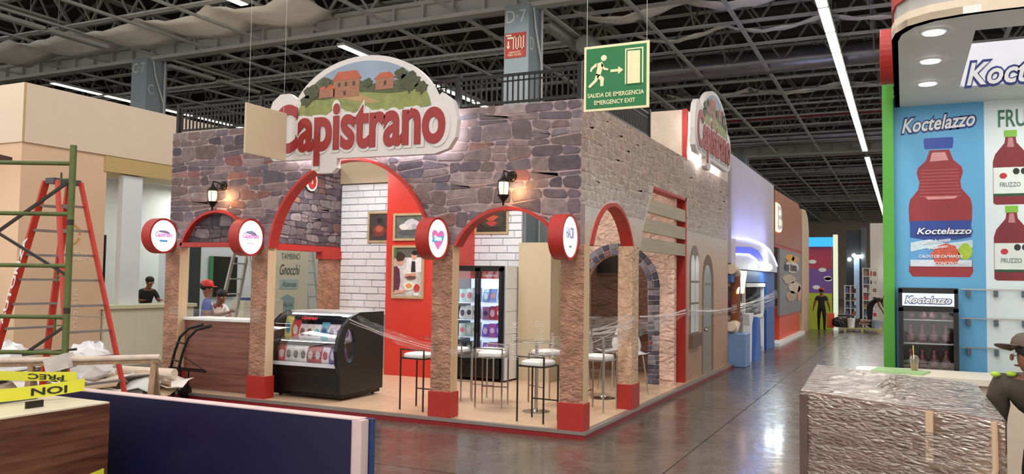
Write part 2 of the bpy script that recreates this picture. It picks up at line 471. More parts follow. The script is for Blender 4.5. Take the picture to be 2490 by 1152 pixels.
for k in range(14): m.lathe((-5.1, 13.4 + k * .09, 9.15 + .05 * math.sin(k * .25)), [(.24, 0), (.29, .045), (.24, .09)], 14, 'y')
tag(m.build('flexible_duct', pm('ribbed_duct', S(150, 150, 146), .5, .3), smooth=True), 'ribbed grey flexible duct beside the pillar marked D-7', 'duct')
# insulation bands sagging below the roof
FAB = pm('white_insulation_fabric', S(244, 240, 228), .8, var=.08, scale=2.5, bump=.4, bscale=6)
def sag(x0, x1, n, y, w, z, dip, label, tilt=0.):
    g = []
    K = n * 10
    for j in range(5):
        row = []
        for i in range(K + 1):
            u = i / K; ph = (u * n) % 1.0
            row.append((x0 + (x1 - x0) * u, y + w * (j / 4 - .5) + .12 * math.sin(i * .7), z - dip * math.sin(PI * ph) ** 1 + tilt * (j / 4 - .5) + .03 * math.sin(i * 2.1 + j * 2)))
        g.append(row)
    o = MB().sheet(g).build('insulation_band', FAB, smooth=True, fix=False)
    so = o.modifiers.new('thick', 'SOLIDIFY'); so.thickness = .015
    tag(o, label, 'insulation', None)
sag(-26.5, -11.5, 5, 8.5, 2.0, 9.75, .3, 'wide white insulation band sagging in scallops under roof, nearest camera')
sag(-5.2, 4.5, 3, 12.9, .7, 9.95, .4, 'white insulation band sagging above the emergency exit sign')
sag(-4.2, 4.5, 3, 15.6, .35, 9.9, .35, 'narrow white insulation band sagging behind the wider one')
sag(-5.5, 5, 3, 24.6, .6, 9.9, .3, 'pale insulation band sagging beyond the silver duct')
# luminaires
def luminaire(x, y, L, z, on, label, cool=False):
    t = empty('linear_light', (x, y, z), 0, label, 'light', 'linear lights in rows under the roof')
    MB().box(x - .15, x + .15, y, y + L, z, z + .09).build('light_housing', STEEL2, t)
    MB().box(x - .12, x + .12, y + .04, y + L - .04, z - .02, z).build('diffuser', (LEDC if cool else LED) if on else pm('unlit_diffuser', S(170, 175, 172), .4), t)
    m = MB()
    for yy in (y + .4, y + L - .4): m.tube([(x, yy, z + .09), (x, yy, z + 1.5)], .008, 5)
    m.build('suspension', STEEL, t)
ORD = [a + b for a in ('', 'twenty-', 'thirty-') for b in ('first', 'second', 'third', 'fourth', 'fifth', 'sixth', 'seventh', 'eighth', 'ninth')]
ORD = ORD[:9] + ['tenth', 'eleventh', 'twelfth', 'thirteenth', 'fourteenth', 'fifteenth', 'sixteenth', 'seventeenth', 'eighteenth', 'nineteenth', 'twentieth'] + ORD[9:18] + ['thirtieth'] + ORD[18:]
y = 11.0; k = 0
while y < 95:
    if not (38.6 < y + 1.1 < 42.2):
        luminaire(1.72, y, 2.32, 9.35, True, ORD[k] + ' glowing strip light from the near end of the row above the right aisle')
    y += 2.4; k += 1
for i, y in enumerate((4.9, 11.3, 15.6, 18.0, 20.4)): luminaire(-12.6, y, 2.2, 9.35, True, ORD[i] + ' nearest glowing strip light of the row passing above the domed sign')
for i, y in enumerate((11.2, 13.6, 16.0, 18.6, 21.0, 23.4)): luminaire(-26.4, y, 2.2, 9.35, True, ORD[i] + ' nearest glowing strip light of the row beside the pillar marked C-7')
for i, y in enumerate((4.2, 6.4, 11.0, 13.4)): luminaire(-19.9, y, 2.1, 9.3, False, ORD[i] + ' nearest unlit grey strip light under the roof at upper left')
luminaire(-5.72, 11.9, 3.2, 9.3, False, 'unlit bluish strip light beside the pillar marked D-7')

# ------------------------------------------------------------------ hall pillars
def pillar(x0, y0, w, d, top, label, txt, side):
    t = empty('hall_pillar', (x0 + w / 2, y0 + d / 2, 0), 0, label, 'pillar')
    P = pm('blue_grey_pillar_paint', S(138, 152, 158), .5, var=.04, scale=1.5)
    MB().box(x0, x0 + w, y0, y0 + d, 0, top).build('shaft', P, t, bevel=.02)
    W = pm('pale_lettering', S(196, 208, 200), .6)
    if txt: text(txt, 'lettering', W, t, (x0 + .06, y0 - .001, 8.95), (1, 0, 0), .34, .6, ext=.006)
    if side: text(side, 'lettering', W, t, (x0 + w + .001, y0 + .1, 8.2), (0, 1, 0), .36, .22, ext=.006)
    m = MB(); m.tube([(x0 + w + .08, y0 + d * .8, 0), (x0 + w + .08, y0 + d * .8, top)], .035, 8)
    m.tube([(x0 + w + .02, y0 + .25, top), (x0 + w + .05, y0 + .35, top - .6), (x0 + w + .08, y0 + .75, top - 1.6), (x0 + w + .06, y0 + .75, 0)], .03, 8)
    m.build('conduit', STEEL, t)
    return t
pl = pillar(-6.22, 10.2, .74, .9, 9.45, 'blue-grey hall pillar marked D-7 with a red hose sign', 'D·7', 'D')
MB().box(-6.18, -5.56, 10.18, 10.2, 7.98, 8.66).build('hose_sign', RED, pl, label='red fire-hose sign')
PW = pm('sign_cream', S(226, 226, 196), .6)
m = MB()
for k in range(5): m.box(-5.93 + k * .075, -5.905 + k * .075, 10.165, 10.18, 8.2, 8.56)
for k in range(4): m.box(-5.93 + k * .075, -5.83 + k * .075, 10.165, 10.18, 8.53 if k % 2 == 0 else 8.2, 8.56 if k % 2 == 0 else 8.23)
m.box(-6.1, -5.93, 10.165, 10.18, 8.5, 8.55); m.box(-6.14, -5.98, 10.165, 10.18, 8.58, 8.62)
m.box(-6.09, -6.05, 10.165, 10.18, 8.3, 8.44); m.prism([(-6.13, 8.31), (-6.01, 8.31), (-6.07, 8.22)], 'xz', 10.165, 10.18)
m.build('hose_symbol', PW, pl)
text('HIDRANTE', 'lettering', PW, pl, (-6.05, 10.18, 8.1), (1, 0, 0), .05, .34, ext=.01)
text('FIRE HOSE', 'lettering', PW, pl, (-6.08, 10.18, 8.03), (1, 0, 0), .05, .4, ext=.01)
pillar(-20.75, 10.2, .74, .9, 9.45, 'blue-grey hall pillar marked C-7 behind the cream fascia', 'C·7', 'C')
pillar(-6.2, 40.2, 1.3, .9, 9.45, 'dark hall pillar far behind the side logo', None, None)
pillar(4.6, 60.2, .74, .9, 9.45, 'farthest hall pillar down the aisle', None, None)
# ------------------------------------------------------------------ stone layout
def rubble(u0, u1, v0, v1, seed, rh=(.11, .2), rw=(.2, .55), gap=.012):
    """irregular coursed stones as convex polygons (u, v)"""
    r = random.Random(seed); out = []; rows = [v0]
    while rows[-1] < v1 - .06: rows.append(min(v1, rows[-1] + r.uniform(*rh)))
    rows[-1] = v1
    def wob(k, u): return 0 if k in (0, len(rows) - 1) else .03 * math.sin(u * 2.1 + k * 2.9 + seed) + .018 * math.sin(u * 6.7 + k * 4.7)
    for k in range(len(rows) - 1):
        u = u0; sl = 0.
        while u < u1 - .01:
            w = r.uniform(*rw)
            if u + w > u1 - .12: w = u1 - u
            a, b = u + gap / 2, u + w - gap / 2; s0_ = sl; sl = 0. if u + w > u1 - .01 else r.uniform(-.035, .035)
            lo = lambda q: rows[k] + wob(k, q) + gap / 2
            hi = lambda q: rows[k + 1] + wob(k + 1, q) - gap / 2
            def piece(a, b, la, lb, ha, hb):
                j = lambda s: r.uniform(-s, s)
                c = min(.028, (b - a) * .14, (ha - la) * .2)
                q0, q1 = s0_ * .6, sl * .6
                out.append([(x_ + (q0 if x_ < (a + b) / 2 - .001 else q1 if x_ > (a + b) / 2 + .001 else 0) * ((z_ - la) / max(.01, ha - la) * 2 - 1), z_) for x_, z_ in [(a + c * r.random() * 1.6, la + .3 * c * r.random()), ((a + b) / 2, (la + lb) / 2 + j(.008)), (b - c * r.random() * 1.6, lb + .3 * c * r.random()), (b, lb + c * (1 + r.random())),
                            (b + j(.006), hb - c * (1 + r.random())), (b - c * (1 + r.random()), hb), ((a + b) / 2, (ha + hb) / 2 + j(.008)), (a + c * (1 + r.random()), ha), (a + j(.006), ha - c * (1 + r.random())), (a, la + c * (1 + r.random()))]])
            la, lb, ha, hb = lo(a), lo(b), hi(a), hi(b)
            if ha - la > .15 and w > .2 and r.random() < .45:
                ma = la + (ha - la) * r.uniform(.4, .6); mb_ = lb + (hb - lb) * r.uniform(.4, .6)
                piece(a, b, la, lb, ma - gap / 2, mb_ - gap / 2); piece(a, b, ma + gap / 2, mb_ + gap / 2, ha, hb)
            else: piece(a, b, la, lb, ha, hb)
            u += w
    return out
def clip(poly, px, pz, nx, nz):
    """keep the side where (p - P).n > 0"""
    out = []; n = len(poly)
    for i in range(n):
        a = poly[i]; b = poly[(i + 1) % n]
        da = (a[0] - px) * nx + (a[1] - pz) * nz; db = (b[0] - px) * nx + (b[1] - pz) * nz
        if da >= 0: out.append(a)
        if (da >= 0) != (db >= 0):
            t = da / (da - db); out.append((a[0] + (b[0] - a[0]) * t, a[1] + (b[1] - a[1]) * t))
    return out
def clip_circle(poly, cx, cz, r, outside=True):
    c = (sum(p[0] for p in poly) / len(poly), sum(p[1] for p in poly) / len(poly))
    dx, dz = c[0] - cx, c[1] - cz; d = math.hypot(dx, dz) or 1e-6; nx, nz = dx / d, dz / d
    far = max(math.hypot(p[0] - cx, p[1] - cz) for p in poly); near = min(math.hypot(p[0] - cx, p[1] - cz) for p in poly)
    if outside:
        if near > r + .3: return poly
        return clip(poly, cx + nx * r, cz + nz * r, nx, nz)
    if far < r: return poly
    return clip(poly, cx + nx * r, cz + nz * r, -nx, -nz)
def parea(p): return abs(sum(p[i][0] * p[(i + 1) % len(p)][1] - p[(i + 1) % len(p)][0] * p[i][1] for i in range(len(p)))) / 2
STC = [(110, 96, 101), (101, 89, 96), (120, 104, 104), (90, 79, 88), (128, 112, 113), (116, 96, 95), (106, 98, 107), (95, 83, 90), (122, 102, 100), (134, 120, 121)]
STR = [(142, 100, 92), (136, 100, 94), (128, 84, 82)]
def tint_mesh(me, col):
    a = me.color_attributes.new('tint', 'FLOAT_COLOR', 'POINT')
    a.data.foreach_set('color', list(col) * len(me.vertices))
def lay_stones(polys, plane, d, sgn, parent, seed, colf=None, name='stone', mat=None, relief=(.004, .011), joint=(STC, STR), limit=300):
    r = random.Random(seed); f = {'xz': lambda a, b, e: (a, e, b), 'yz': lambda a, b, e: (e, a, b)}[plane]
    polys = [p for p in polys if len(p) >= 3 and parea(p) > .0012]
    polys.sort(key=lambda p: -parea(p))
    rest = MB(); rcol = []
    for i, p in enumerate(polys):
        n = len(p); c = (sum(q[0] for q in p) / n, sum(q[1] for q in p) / n); h = r.uniform(*relief)
        ins = .012
        def shrink(q):
            dx, dz = c[0] - q[0], c[1] - q[1]; L = math.hypot(dx, dz) or 1
            return (q[0] + dx / L * min(ins, L * .5), q[1] + dz / L * min(ins, L * .5))
        P2 = [shrink(q) for q in p]
        vs = [f(a, b, d) for a, b in p] + [f(a, b, d + sgn * h * .55) for a, b in p] + [f(a, b, d + sgn * h) for a, b in P2]
        fs = [(k, (k + 1) % n, n + (k + 1) % n, n + k) for k in range(n)] + [(n + k, n + (k + 1) % n, 2 * n + (k + 1) % n, 2 * n + k) for k in range(n)] + [tuple(range(2 * n, 3 * n))]
        rgb = r.choice(joint[1]) if r.random() < .06 else r.choice(joint[0])
        kx = r.uniform(.85, 1.12); col = S(*[min(255, q * kx) for q in rgb])
        if colf: col = colf(c, col)
        if i >= limit:
            rest.add(vs, fs); rcol += list(col) * len(vs); continue
        me = MB().add(vs, fs).mesh(name, mat or STONE)
        tint_mesh(me, col)
        if True:
            o = bpy.data.objects.new(name, me); COL.objects.link(o); attach(o, parent)
    if rest.v:
        o = rest.build(name + '_infill', mat or STONE, parent); a = o.data.color_attributes.new('tint', 'FLOAT_COLOR', 'POINT')
        a.data.foreach_set('color', rcol); o['kind'] = 'stuff'
ROCK = pm('rock_print', S(172, 132, 112), .75, var=.3, scale=2.2, bump=1., bdist=.12, bscale=5, stretch=(1, 1, 2.2), detail=9)
ROCKC = pm('column_rock_print', S(172, 128, 104), .75, var=.34, scale=5, bump=1., bdist=.07, bscale=9, stretch=(1, 1, 1.6), detail=9)
ROCKP = pm('pale_rock_print', S(214, 180, 162), .75, var=.14, scale=2., bump=1., bdist=.12, bscale=4, stretch=(1, 1, 1.6), detail=9)
MORT = pm('printed_mortar', S(160, 139, 139), .85, var=.25, scale=6)
MORTD = pm('printed_dark_mortar', S(62, 52, 56), .85, var=.25, scale=6)
# ------------------------------------------------------------------ booth platform
plat = tag(empty('booth_platform', (-3.5, 5, 0)), 'low exhibition platform with beige floor and red edge under the stone booth', 'platform')
WM[plat.name] = Matrix.Translation((-3.5, 5, 0))
MB().box(-7.7, .0, .0, 9.9, .0, .095).build('deck', pm('beige_floor_vinyl', S(206, 174, 144), .35, var=.06, scale=1.2, stretch=(1, 5, 1)), plat)
m = MB(); m.box(-7.72, .02, -.02, 0, 0, .062); m.box(0, .02, 0, 9.9, 0, .062)
m.build('red_skirting', REDD, plat)
m = MB(); m.box(-7.72, .03, -.03, .05, .062, .1); m.box(-.05, .03, .05, 9.9, .062, .1)
m.build('metal_trim', pm('grey_trim', S(150, 142, 136), .35, .4), plat)
for i in range(7):
    for j in range(5):
        x0 = -7.64 + i * 1.08; y0 = .06 + j * 1.22
        if i == 6: x1 = -.06
        else: x1 = x0 + 1.075
        MB().box(x0, x1, y0, y0 + 1.215, .095, .1).build('floor_panel', MATS['beige_floor_vinyl'], plat)

# ------------------------------------------------------------------ front facade
A1 = (-6.3, 2.214, .786); A2 = (-3.75, 2.26, 1.46); A3 = (-1.135, 2.064, .866)
def lowz(x):
    z = 2.42
    for cx, cz, r in (A1, A2, A3):
        if abs(x - cx) < r: z = max(z, cz + math.sqrt(r * r - (x - cx) ** 2))
    return z
TOP = 4.32
fac = tag(empty('stone_facade', (-3.65, .17, 2.4)), 'front wall of the booth clad in grey-purple stone over three red-trimmed arches', 'facade')
WM[fac.name] = Matrix.Translation((-3.65, .17, 2.4))
us = [-7.35 + 7.25 * i / 290 for i in range(291)]
MB().strip_wall(us, [lowz(u) for u in us], [TOP] * len(us), 'xz', .1, .25).build('wall_panel', MORT, fac)
pol = []
for p in rubble(-7.35, -.1, 2.42, TOP, 3, rh=(.11, .2), rw=(.14, .5), gap=.012):
    for cx, cz, r in (A1, A2, A3):
        if p: p = clip_circle(p, cx, cz, r + .02)
    if p: pol.append(p)
lay_stones(pol, 'xz', .1, -1, fac, 5)
m = MB().prism(arc(A1[0], A1[1], A1[2] - .01, 20, 160, 20), 'xz', .16, .2); tymp = m.build('tympanum', MORTD, fac)
pol = [clip_circle(p, A1[0], A1[1], A1[2] - .02, False) for p in rubble(-7.0, -5.6, 2.5, 3.0, 9, rh=(.08, .13), rw=(.15, .35))]
lay_stones([p for p in pol if p], 'xz', .16, -1, fac, 6, joint=([(84, 78, 86), (98, 88, 96), (72, 66, 74), (110, 102, 108)], [(96, 70, 74)]))
for (cx, cz, r), a in ((A1, 17.5), (A2, 6.0), (A3, 25.0)):
    arch_rim(MB(), cx, cz, r - .025, .042, a, 180 - a, 'xz', .05, .255).build('arch_trim', RED, fac)
MB().box(-7.1, -5.5, .05, .26, 2.43, 2.5).build('arch_lintel', RED, fac)
lettering = None

def column(x0, y0, label):
    t = empty('booth_column', (x0 + .175, y0 + .175, .1), 0, label, 'column', None)
    MB().box(x0 + .01, x0 + .33, y0 + .01, y0 + .19, .42, 2.44).build('shaft', ROCKC, t, bevel=.003)
    MB().box(x0 - .01, x0 + .35, y0 - .01, y0 + .21, .1, .44).build('plinth', RED, t, bevel=.004)
    MB().box(x0 + .325, x0 + .334, y0 + .012, y0 + .188, .44, 2.44).build('lit_side_face', pm('pale_lit_side', S(206, 176, 140), .6, var=.08, scale=3, stretch=(4, 4, .4)), t)  # pale sheet puts the aisle light on the side face into colour
    return t
column(-7.42, .08, 'rock-patterned booth column at the far left end behind the hand truck')
column(-5.56, .08, 'rock-patterned booth column just left of the black deli case')
column(-2.28, .06, 'rock-patterned booth column with red base between the bar stools')
column(-.35, .02, 'rock-patterned booth column at the front corner of the booth')
t = empty('booth_column', (-.12, 2.2, .1), 0, 'slimmer rock-patterned booth column on the aisle side under the small arch', 'column')
MB().box(-.23, -.01, 2.03, 2.36, .42, 2.5).build('shaft', pm('pale_column_rock', S(214, 178, 148), .75, var=.24, scale=5, bump=1., bdist=.07, bscale=9, detail=9), t)
MB().box(-.24, .01, 2.0, 2.38, .1, .46).build('plinth', RED, t, bevel=.004)

# ------------------------------------------------------------------ aisle-side facade (plane x = -0.1)
side = tag(empty('side_facade', (-.17, 5, 2.4)), 'aisle side wall of the booth, stone print fading into plaster with slatted opening', 'facade')
WM[side.name] = Matrix.Translation((-.17, 5, 2.4))
SA = (1.37, 2.08, .98)
def slowz(y):
    if y < .42: return 2.42
    if abs(y - SA[0]) < SA[2] * .985: return max(2.44, SA[1] + math.sqrt(SA[2] ** 2 - (y - SA[0]) ** 2))
    if y < 2.62: return 2.46
    return 2.46 + (y - 2.62) / (3.49 - 2.62) * 1.08
us = [.255 + i * .03 for i in range(int(3.4 / .03) + 1)] + [3.5]
us = [u for u in us if u <= 3.49] + [3.49]
def sidemat():
    m = bpy.data.materials.new('stone_to_plaster_print'); m.use_nodes = True
    nt = m.node_tree; b = nt.nodes['Principled BSDF']; tc = nt.nodes.new('ShaderNodeTexCoord')
    sx = nt.nodes.new('ShaderNodeSeparateXYZ'); nt.links.new(tc.outputs['Object'], sx.inputs[0])
    n = nt.nodes.new('ShaderNodeTexNoise'); n.inputs['Scale'].default_value = 1.2; n.inputs['Detail'].default_value = 6
    nt.links.new(tc.outputs['Object'], n.inputs[0])
    ad = nt.nodes.new('ShaderNodeMath'); ad.operation = 'MULTIPLY_ADD'; ad.inputs[1].default_value = .8
    nt.links.new(n.outputs[0], ad.inputs[0]); nt.links.new(sx.outputs[2], ad.inputs[2])
    cr = nt.nodes.new('ShaderNodeValToRGB'); e = cr.color_ramp.elements
    mr = nt.nodes.new('ShaderNodeMapRange'); mr.inputs[1].default_value = 0; mr.inputs[2].default_value = 5.2
    nt.links.new(ad.outputs[0], mr.inputs[0]); nt.links.new(mr.outputs[0], cr.inputs[0])
    e[0].position = 0; e[0].color = S(158, 122, 96)
    e[1].position = 1; e[1].color = S(176, 150, 128)
    for p, c in ((.3, S(190, 152, 128)), (.55, S(206, 178, 156)), (.64, S(200, 194, 188)), (.74, S(190, 182, 174)), (.85, S(186, 166, 148))):
        q = e.new(p); q.color = c
    n2 = nt.nodes.new('ShaderNodeTexNoise'); n2.inputs['Scale'].default_value = 14; n2.inputs['Detail'].default_value = 8
    nt.links.new(tc.outputs['Object'], n2.inputs[0])
    m2 = nt.nodes.new('ShaderNodeMapRange'); m2.inputs[3].default_value = .75; m2.inputs[4].default_value = 1.25; nt.links.new(n2.outputs[0], m2.inputs[0])
    vm = nt.nodes.new('ShaderNodeVectorMath'); vm.operation = 'SCALE'; nt.links.new(cr.outputs[0], vm.inputs[0]); nt.links.new(m2.outputs[0], vm.inputs['Scale'])
    nt.links.new(vm.outputs[0], b.inputs['Base Color']); b.inputs['Roughness'].default_value = .75
    return m
SIDE = sidemat()
w = MB(); w.strip_wall(us, [slowz(u) for u in us], [TOP] * len(us), 'yz', -.1, -.25)
w.box(-.25, -.1, 3.49, 5.7, 3.54, TOP)
w.box(-.25, -.1, 5.7, 9.82, .1, TOP)
w.build('wall_panel', SIDE, side)
def fade(c, col):
    z = c[1]; k = max(0, min(1, (z - 2.75 - .12 * math.sin(c[0] * 1.7)) / 1.0))
    pl = S(196, 188, 180) if z < 3.4 else S(190, 170, 152)
    warm = S(192, 170, 150)
    base = tuple(.45 * a + .55 * b for a, b in zip(col, warm))
    return tuple(base[i] * (.25 + .75 * k) + pl[i] * (.75 - .75 * k) for i in range(3)) + (1,)
pol = []
for p in rubble(.1, 9.8, 2.95, TOP, 21, rh=(.075, .13), rw=(.13, .32), gap=.009):
    if not p: continue
    c = sum(q[0] for q in p) / len(p), sum(q[1] for q in p) / len(p)
    if 2.6 < c[0] < 5.7 and c[1] < 3.58 and c[1] < slowz(min(c[0], 3.49)) + .09: continue
    p = clip_circle(p, SA[0], SA[1], SA[2] + .05)
    if p and 2.3 < c[0] < 3.6:
        p = clip(p, 2.62, 2.46, -1.08, .87)if c[1] < 3.6 and c[0] < 3.5 else p
    if p and 3.3 < c[0] < 5.8 and c[1] < 3.75: p = clip(p, 0, 3.56, 0, 1)
    pol.append(p)
lay_stones(pol, 'yz', -.1, 1, side, 22, colf=fade, relief=(.001, .004), limit=290)
arch_rim(MB(), SA[0], SA[1], SA[2] - .03, .05, 22, 158, 'yz', -.25, -.06).build('arch_trim', RED, side)
MB().box(-.27, -.085, 5.62, 5.71, .1, 3.56).build('red_jamb', RED, side)
MB().box(-.26, -.085, 3.49, 5.7, 3.5, 3.55).build('red_head_trim', RED, side)
SL = pm('weathered_slat', S(176, 164, 140), .7, var=.12, scale=3, stretch=(1, .4, 6))
for z, y0 in ((3.1, 3.08), (2.77, 2.82), (2.46, 2.64)):
    MB().prism([(y0, z), (5.64, z), (5.64, z + .22), (y0 + .16, z + .22)], 'yz', -.16, -.09).build('slat', SL, side)
# arched window and door recess in the plaster half
FR = pm('window_frame_grey', S(120, 104, 90), .5)
def archpoly(y0, y1, z0, zs, n=12):
    c = (y0 + y1) / 2; r = (y1 - y0) / 2
    return [(y0, z0), (y1, z0)] + [(c + r * math.cos(PI * i / n), zs + (r * 1.1) * math.sin(PI * i / n)) for i in range(n + 1)]
wd = struct(MB().prism(archpoly(6.02, 6.78, .95, 2.28), 'yz', -.1, -.085).build('window_1', FR))
m = MB()
m.prism(archpoly(6.07, 6.38, 2.0, 2.33), 'yz', -.1, -.08).build('pane', pm('window_white_pane', S(214, 212, 208), .3), wd)
MB().prism(archpoly(6.42, 6.73, 2.0, 2.33), 'yz', -.1, -.08).build('pane', MATS['window_white_pane'], wd)
for (a, b) in ((6.07, 6.38), (6.42, 6.73)):
    for (c, d) in ((1.58, 1.96), (1.0, 1.54)): MB().box(-.1, -.08, a, b, c, d).build('pane', MATS['window_white_pane'], wd)
MB().box(-.1, -.02, 5.98, 6.82, .72, .97).build('window_box', pm('brown_window_box', S(112, 88, 74), .7), wd)
dr = struct(MB().prism(archpoly(7.1, 8.2, .1, 1.95), 'yz', -.1, -.094).build('door_1', pm('door_reveal_print', S(122, 98, 80), .7, var=.1)))
MB().prism(archpoly(7.15, 7.95, .1, 1.9), 'yz', -.1, -.088).build('door_leaf', pm('door_leaf_grey', S(138, 130, 116), .55, var=.08), dr)
MB().prism(archpoly(7.25, 7.85, 1.95, 2.0), 'yz', -.09, -.08).build('pane', pm('door_glass', S(170, 176, 180), .15), dr)
MB().box(-.09, -.08, 7.25, 7.85, 1.05, 1.9).build('pane', MATS['door_glass'], dr)
MB().ball((-.06, 7.28, 1.0), .03).build('door_handle', CHROME, dr)

# stepped block carrying the side logo
blk = tag(empty('parapet_block', (-.5, 7.7, TOP)), 'plaster block on top of the side wall with red corner strip', 'parapet')
WM[blk.name] = Matrix.Translation((-.5, 7.7, TOP))
MB().box(-.86, -.1, 5.7, 9.82, TOP, 5.26).build('block_body', pm('pale_plaster_print', S(208, 190, 172), .8, var=.08, scale=3, bump=.6, bscale=8), blk)
MB().box(-.17, -.085, 5.68, 5.74, TOP - .02, 5.27).build('corner_strip', RED, blk)

# ------------------------------------------------------------------ rooftop railings
def railing(p, q, label, z=TOP, h=.44, step=.08, wall=None):
    t = empty('rooftop_railing', ((p[0] + q[0]) / 2, (p[1] + q[1]) / 2, z), 0, label, 'railing')
    P = Vector((p[0], p[1], z)); Q = Vector((q[0], q[1], z)); d = Q - P; L = d.length; d.normalize(); U = Vector((0, 0, 1))
    for hh, w in ((h - .02, .035), (h - .1, .02), (.05, .03)):
        MB().bar(P + U * hh, Q + U * hh, w, w).build('rail', BLACKM, t)
    n = int(L / step); bmsh = MB().bar((0, 0, .03), (0, 0, h - .03), .02, .02).mesh('baluster', BLACKM)
    for i in range(n + 1):
        o = bpy.data.objects.new('baluster', bmsh); COL.objects.link(o); o.location = P + d * (L * i / n); attach(o, t)
    k = max(1, int(L / 1.6)); pmh = MB().box(-.03, .03, -.03, .03, 0, h + .06).mesh('railing_post', BLACKM)
    for i in range(k + 1):
        o = bpy.data.objects.new('railing_post', pmh); COL.objects.link(o); o.location = P + d * (L * i / k); attach(o, t)
railing((-7.3, .17), (-.16, .17), 'black metal railing along the top of the front stone wall')
railing((-.17, .35), (-.17, 3.4), 'black metal railing on the side wall behind the exit sign')

# ------------------------------------------------------------------ left partition, back walls (interior)
lft = tag(empty('left_stone_wall', (-7.3, 2.4, .1)), 'left side wall of the booth seen through the big arch, stone above bar opening', 'wall')
WM[lft.name] = Matrix.Translation((-7.3, 2.4, .1))
MB().box(-7.4, -7.3, .3, 4.7, 2.6, TOP).build('wall_panel', MORTD, lft)
lay_stones(rubble(.3, 4.7, 2.6, TOP, 31, rh=(.1, .17), rw=(.18, .42)), 'yz', -7.3, 1, lft, 32, joint=([(98, 88, 96), (82, 74, 84), (112, 100, 104), (70, 64, 72), (120, 110, 114)], [(118, 84, 80)]), limit=160)
MB().box(-7.42, -7.26, .3, 4.7, 2.48, 2.6).build('red_lintel', RED, lft)
MB().box(-7.42, -7.24, 3.95, 4.7, 2.34, 2.5).build('red_capital', RED, lft)
MB().box(-7.4, -7.28, 4.0, 4.6, .1, 2.4).build('rock_pier', ROCKC, lft)
bk = tag(empty('back_brick_wall', (-5.2, 4.65, .1)), 'white-painted brick back wall inside the booth', 'wall')
WM[bk.name] = Matrix.Translation((-5.2, 4.65, .1))
GRB = pm('grey_brick_joint', S(150, 156, 168), .8)
MB().box(-7.3, -3.0, 4.6, 4.7, .1, 3.95).build('wall_panel', GRB, bk)
WB = pm('white_painted_brick', S(224, 228, 234), .55, var=.04, scale=5, bump=.4, bscale=18)
r = random.Random(5)
for (ux0, ux1, z0, z1) in ((-7.28, -5.4, 1.2, 3.95), (-4.05, -3.0, 2.2, 3.95)):
    z = z0; k = 0
    while z < z1 - .03:
        h = .145; x = ux0 - (k % 2) * .22 - .1 * r.random()
        while x < ux1:
            w = r.uniform(.38, .5); a, b = max(x, ux0), min(x + w, ux1)
            if b - a > .04:
                zt = min(z + h, z1) - .014; e = r.uniform(.012, .022)
                MB().add([(a + .006, 4.6, z), (b - .006, 4.6, z), (b - .006, 4.6, zt), (a + .006, 4.6, zt), (a + .014, 4.6 - e, z + .006), (b - .014, 4.6 - e, z + .006), (b - .014, 4.6 - e, zt - .006), (a + .014, 4.6 - e, zt - .006)],
                         [(4, 5, 6, 7), (0, 1, 5, 4), (1, 2, 6, 5), (2, 3, 7, 6), (3, 0, 4, 7)]).build('brick', WB, bk)
            x += w
        z += h; k += 1
tag(MB().box(-7.3, -5.3, 4.55, 4.7, 3.96, 4.75).build('fascia_panel', BEIGE), 'plain beige panel above the white brick wall inside the arch', 'panel')
rp = tag(MB().box(-5.5, -4.02, 3.7, 4.58, .1, 4.1).build('red_display_wall', pm('bright_red_panel', S(208, 58, 46), .35, var=.03, scale=1)), 'tall glossy red wall block hung with two framed pictures', 'wall')
tag(MB().box(-2.93, -2.27, 4.3, 5.6, .1, 2.67).build('storage_wall_block', BEIGE), 'plain beige wall block right of the drinks fridge', 'wall')
tag(MB().box(-2.27, -1.95, 4.72, 5.6, .1, 2.67).build('storage_wall_return', pm('beige_return', S(174, 160, 132), .6)), 'narrow beige wall section stepping back beside the beige block', 'wall')
t = empty('storage_cabinet', (-2.75, 6.0, 2.7), 0, 'grey metal cabinet doors showing above the beige wall block', 'cabinet')
MB().box(-3.2, -2.3, 5.9, 6.4, .1, 3.6).build('body', pm('grey_cabinet', S(128, 136, 138), .45, .2), t)
for a in (-3.18, -2.72): MB().box(a, a + .42, 5.88, 5.9, 2.75, 3.55).build('door', MATS['grey_cabinet'], t)
# rock room with a stone-lined arch (wall facing the camera at y = 5.05)
rk = tag(empty('rock_partition', (-1.0, 5.1, .1)), 'pinkish rock-print wall with a stone-lined archway at the side of the booth', 'wall')
WM[rk.name] = Matrix.Translation((-1.0, 5.1, .1))
RA = (-1.24, 1.86, .6)
us = [-1.95 + i * (1.8 / 72) for i in range(73)]
def rz_(x): return RA[1] + math.sqrt(max(0, RA[2] ** 2 - (x - RA[0]) ** 2)) if abs(x - RA[0]) < RA[2] else .1
MB().strip_wall(us, [rz_(u) for u in us], [4.2] * len(us), 'xz', 5.05, 5.2).build('wall_panel', ROCKP, rk)
pol = []; r = random.Random(77)
rows = []
z = .1
while z < 1.86: rows.append((z, min(z + r.uniform(.07, .11), 1.86))); z = rows[-1][1]
for a, b in rows:
    for s in (-1, 1):
        x0 = RA[0] + s * RA[2]; x1 = RA[0] + s * (RA[2] + .22); k = r.uniform(.35, .65)
        xm = x0 + (x1 - x0) * k
        for p, q in ((x0, xm), (xm, x1)):
            lo, hi = min(p, q) + .005, max(p, q) - .005
            pol.append([(lo, a + .006), (hi, a + .006 + r.uniform(0, .008)), (hi, b - .005), (lo, b - .005 - r.uniform(0, .008))])
n = 16
for i in range(n):
    a0 = PI * i / n + .01; a1 = PI * (i + 1) / n - .01
    for r0, r1 in ((RA[2], RA[2] + .1), (RA[2] + .11, RA[2] + .22)):
        pol.append([(RA[0] + q * math.cos(t_), RA[1] + q * math.sin(t_)) for q, t_ in ((r0 + .004, a0), (r1, a0), (r1, a1), (r0 + .004, a1))])
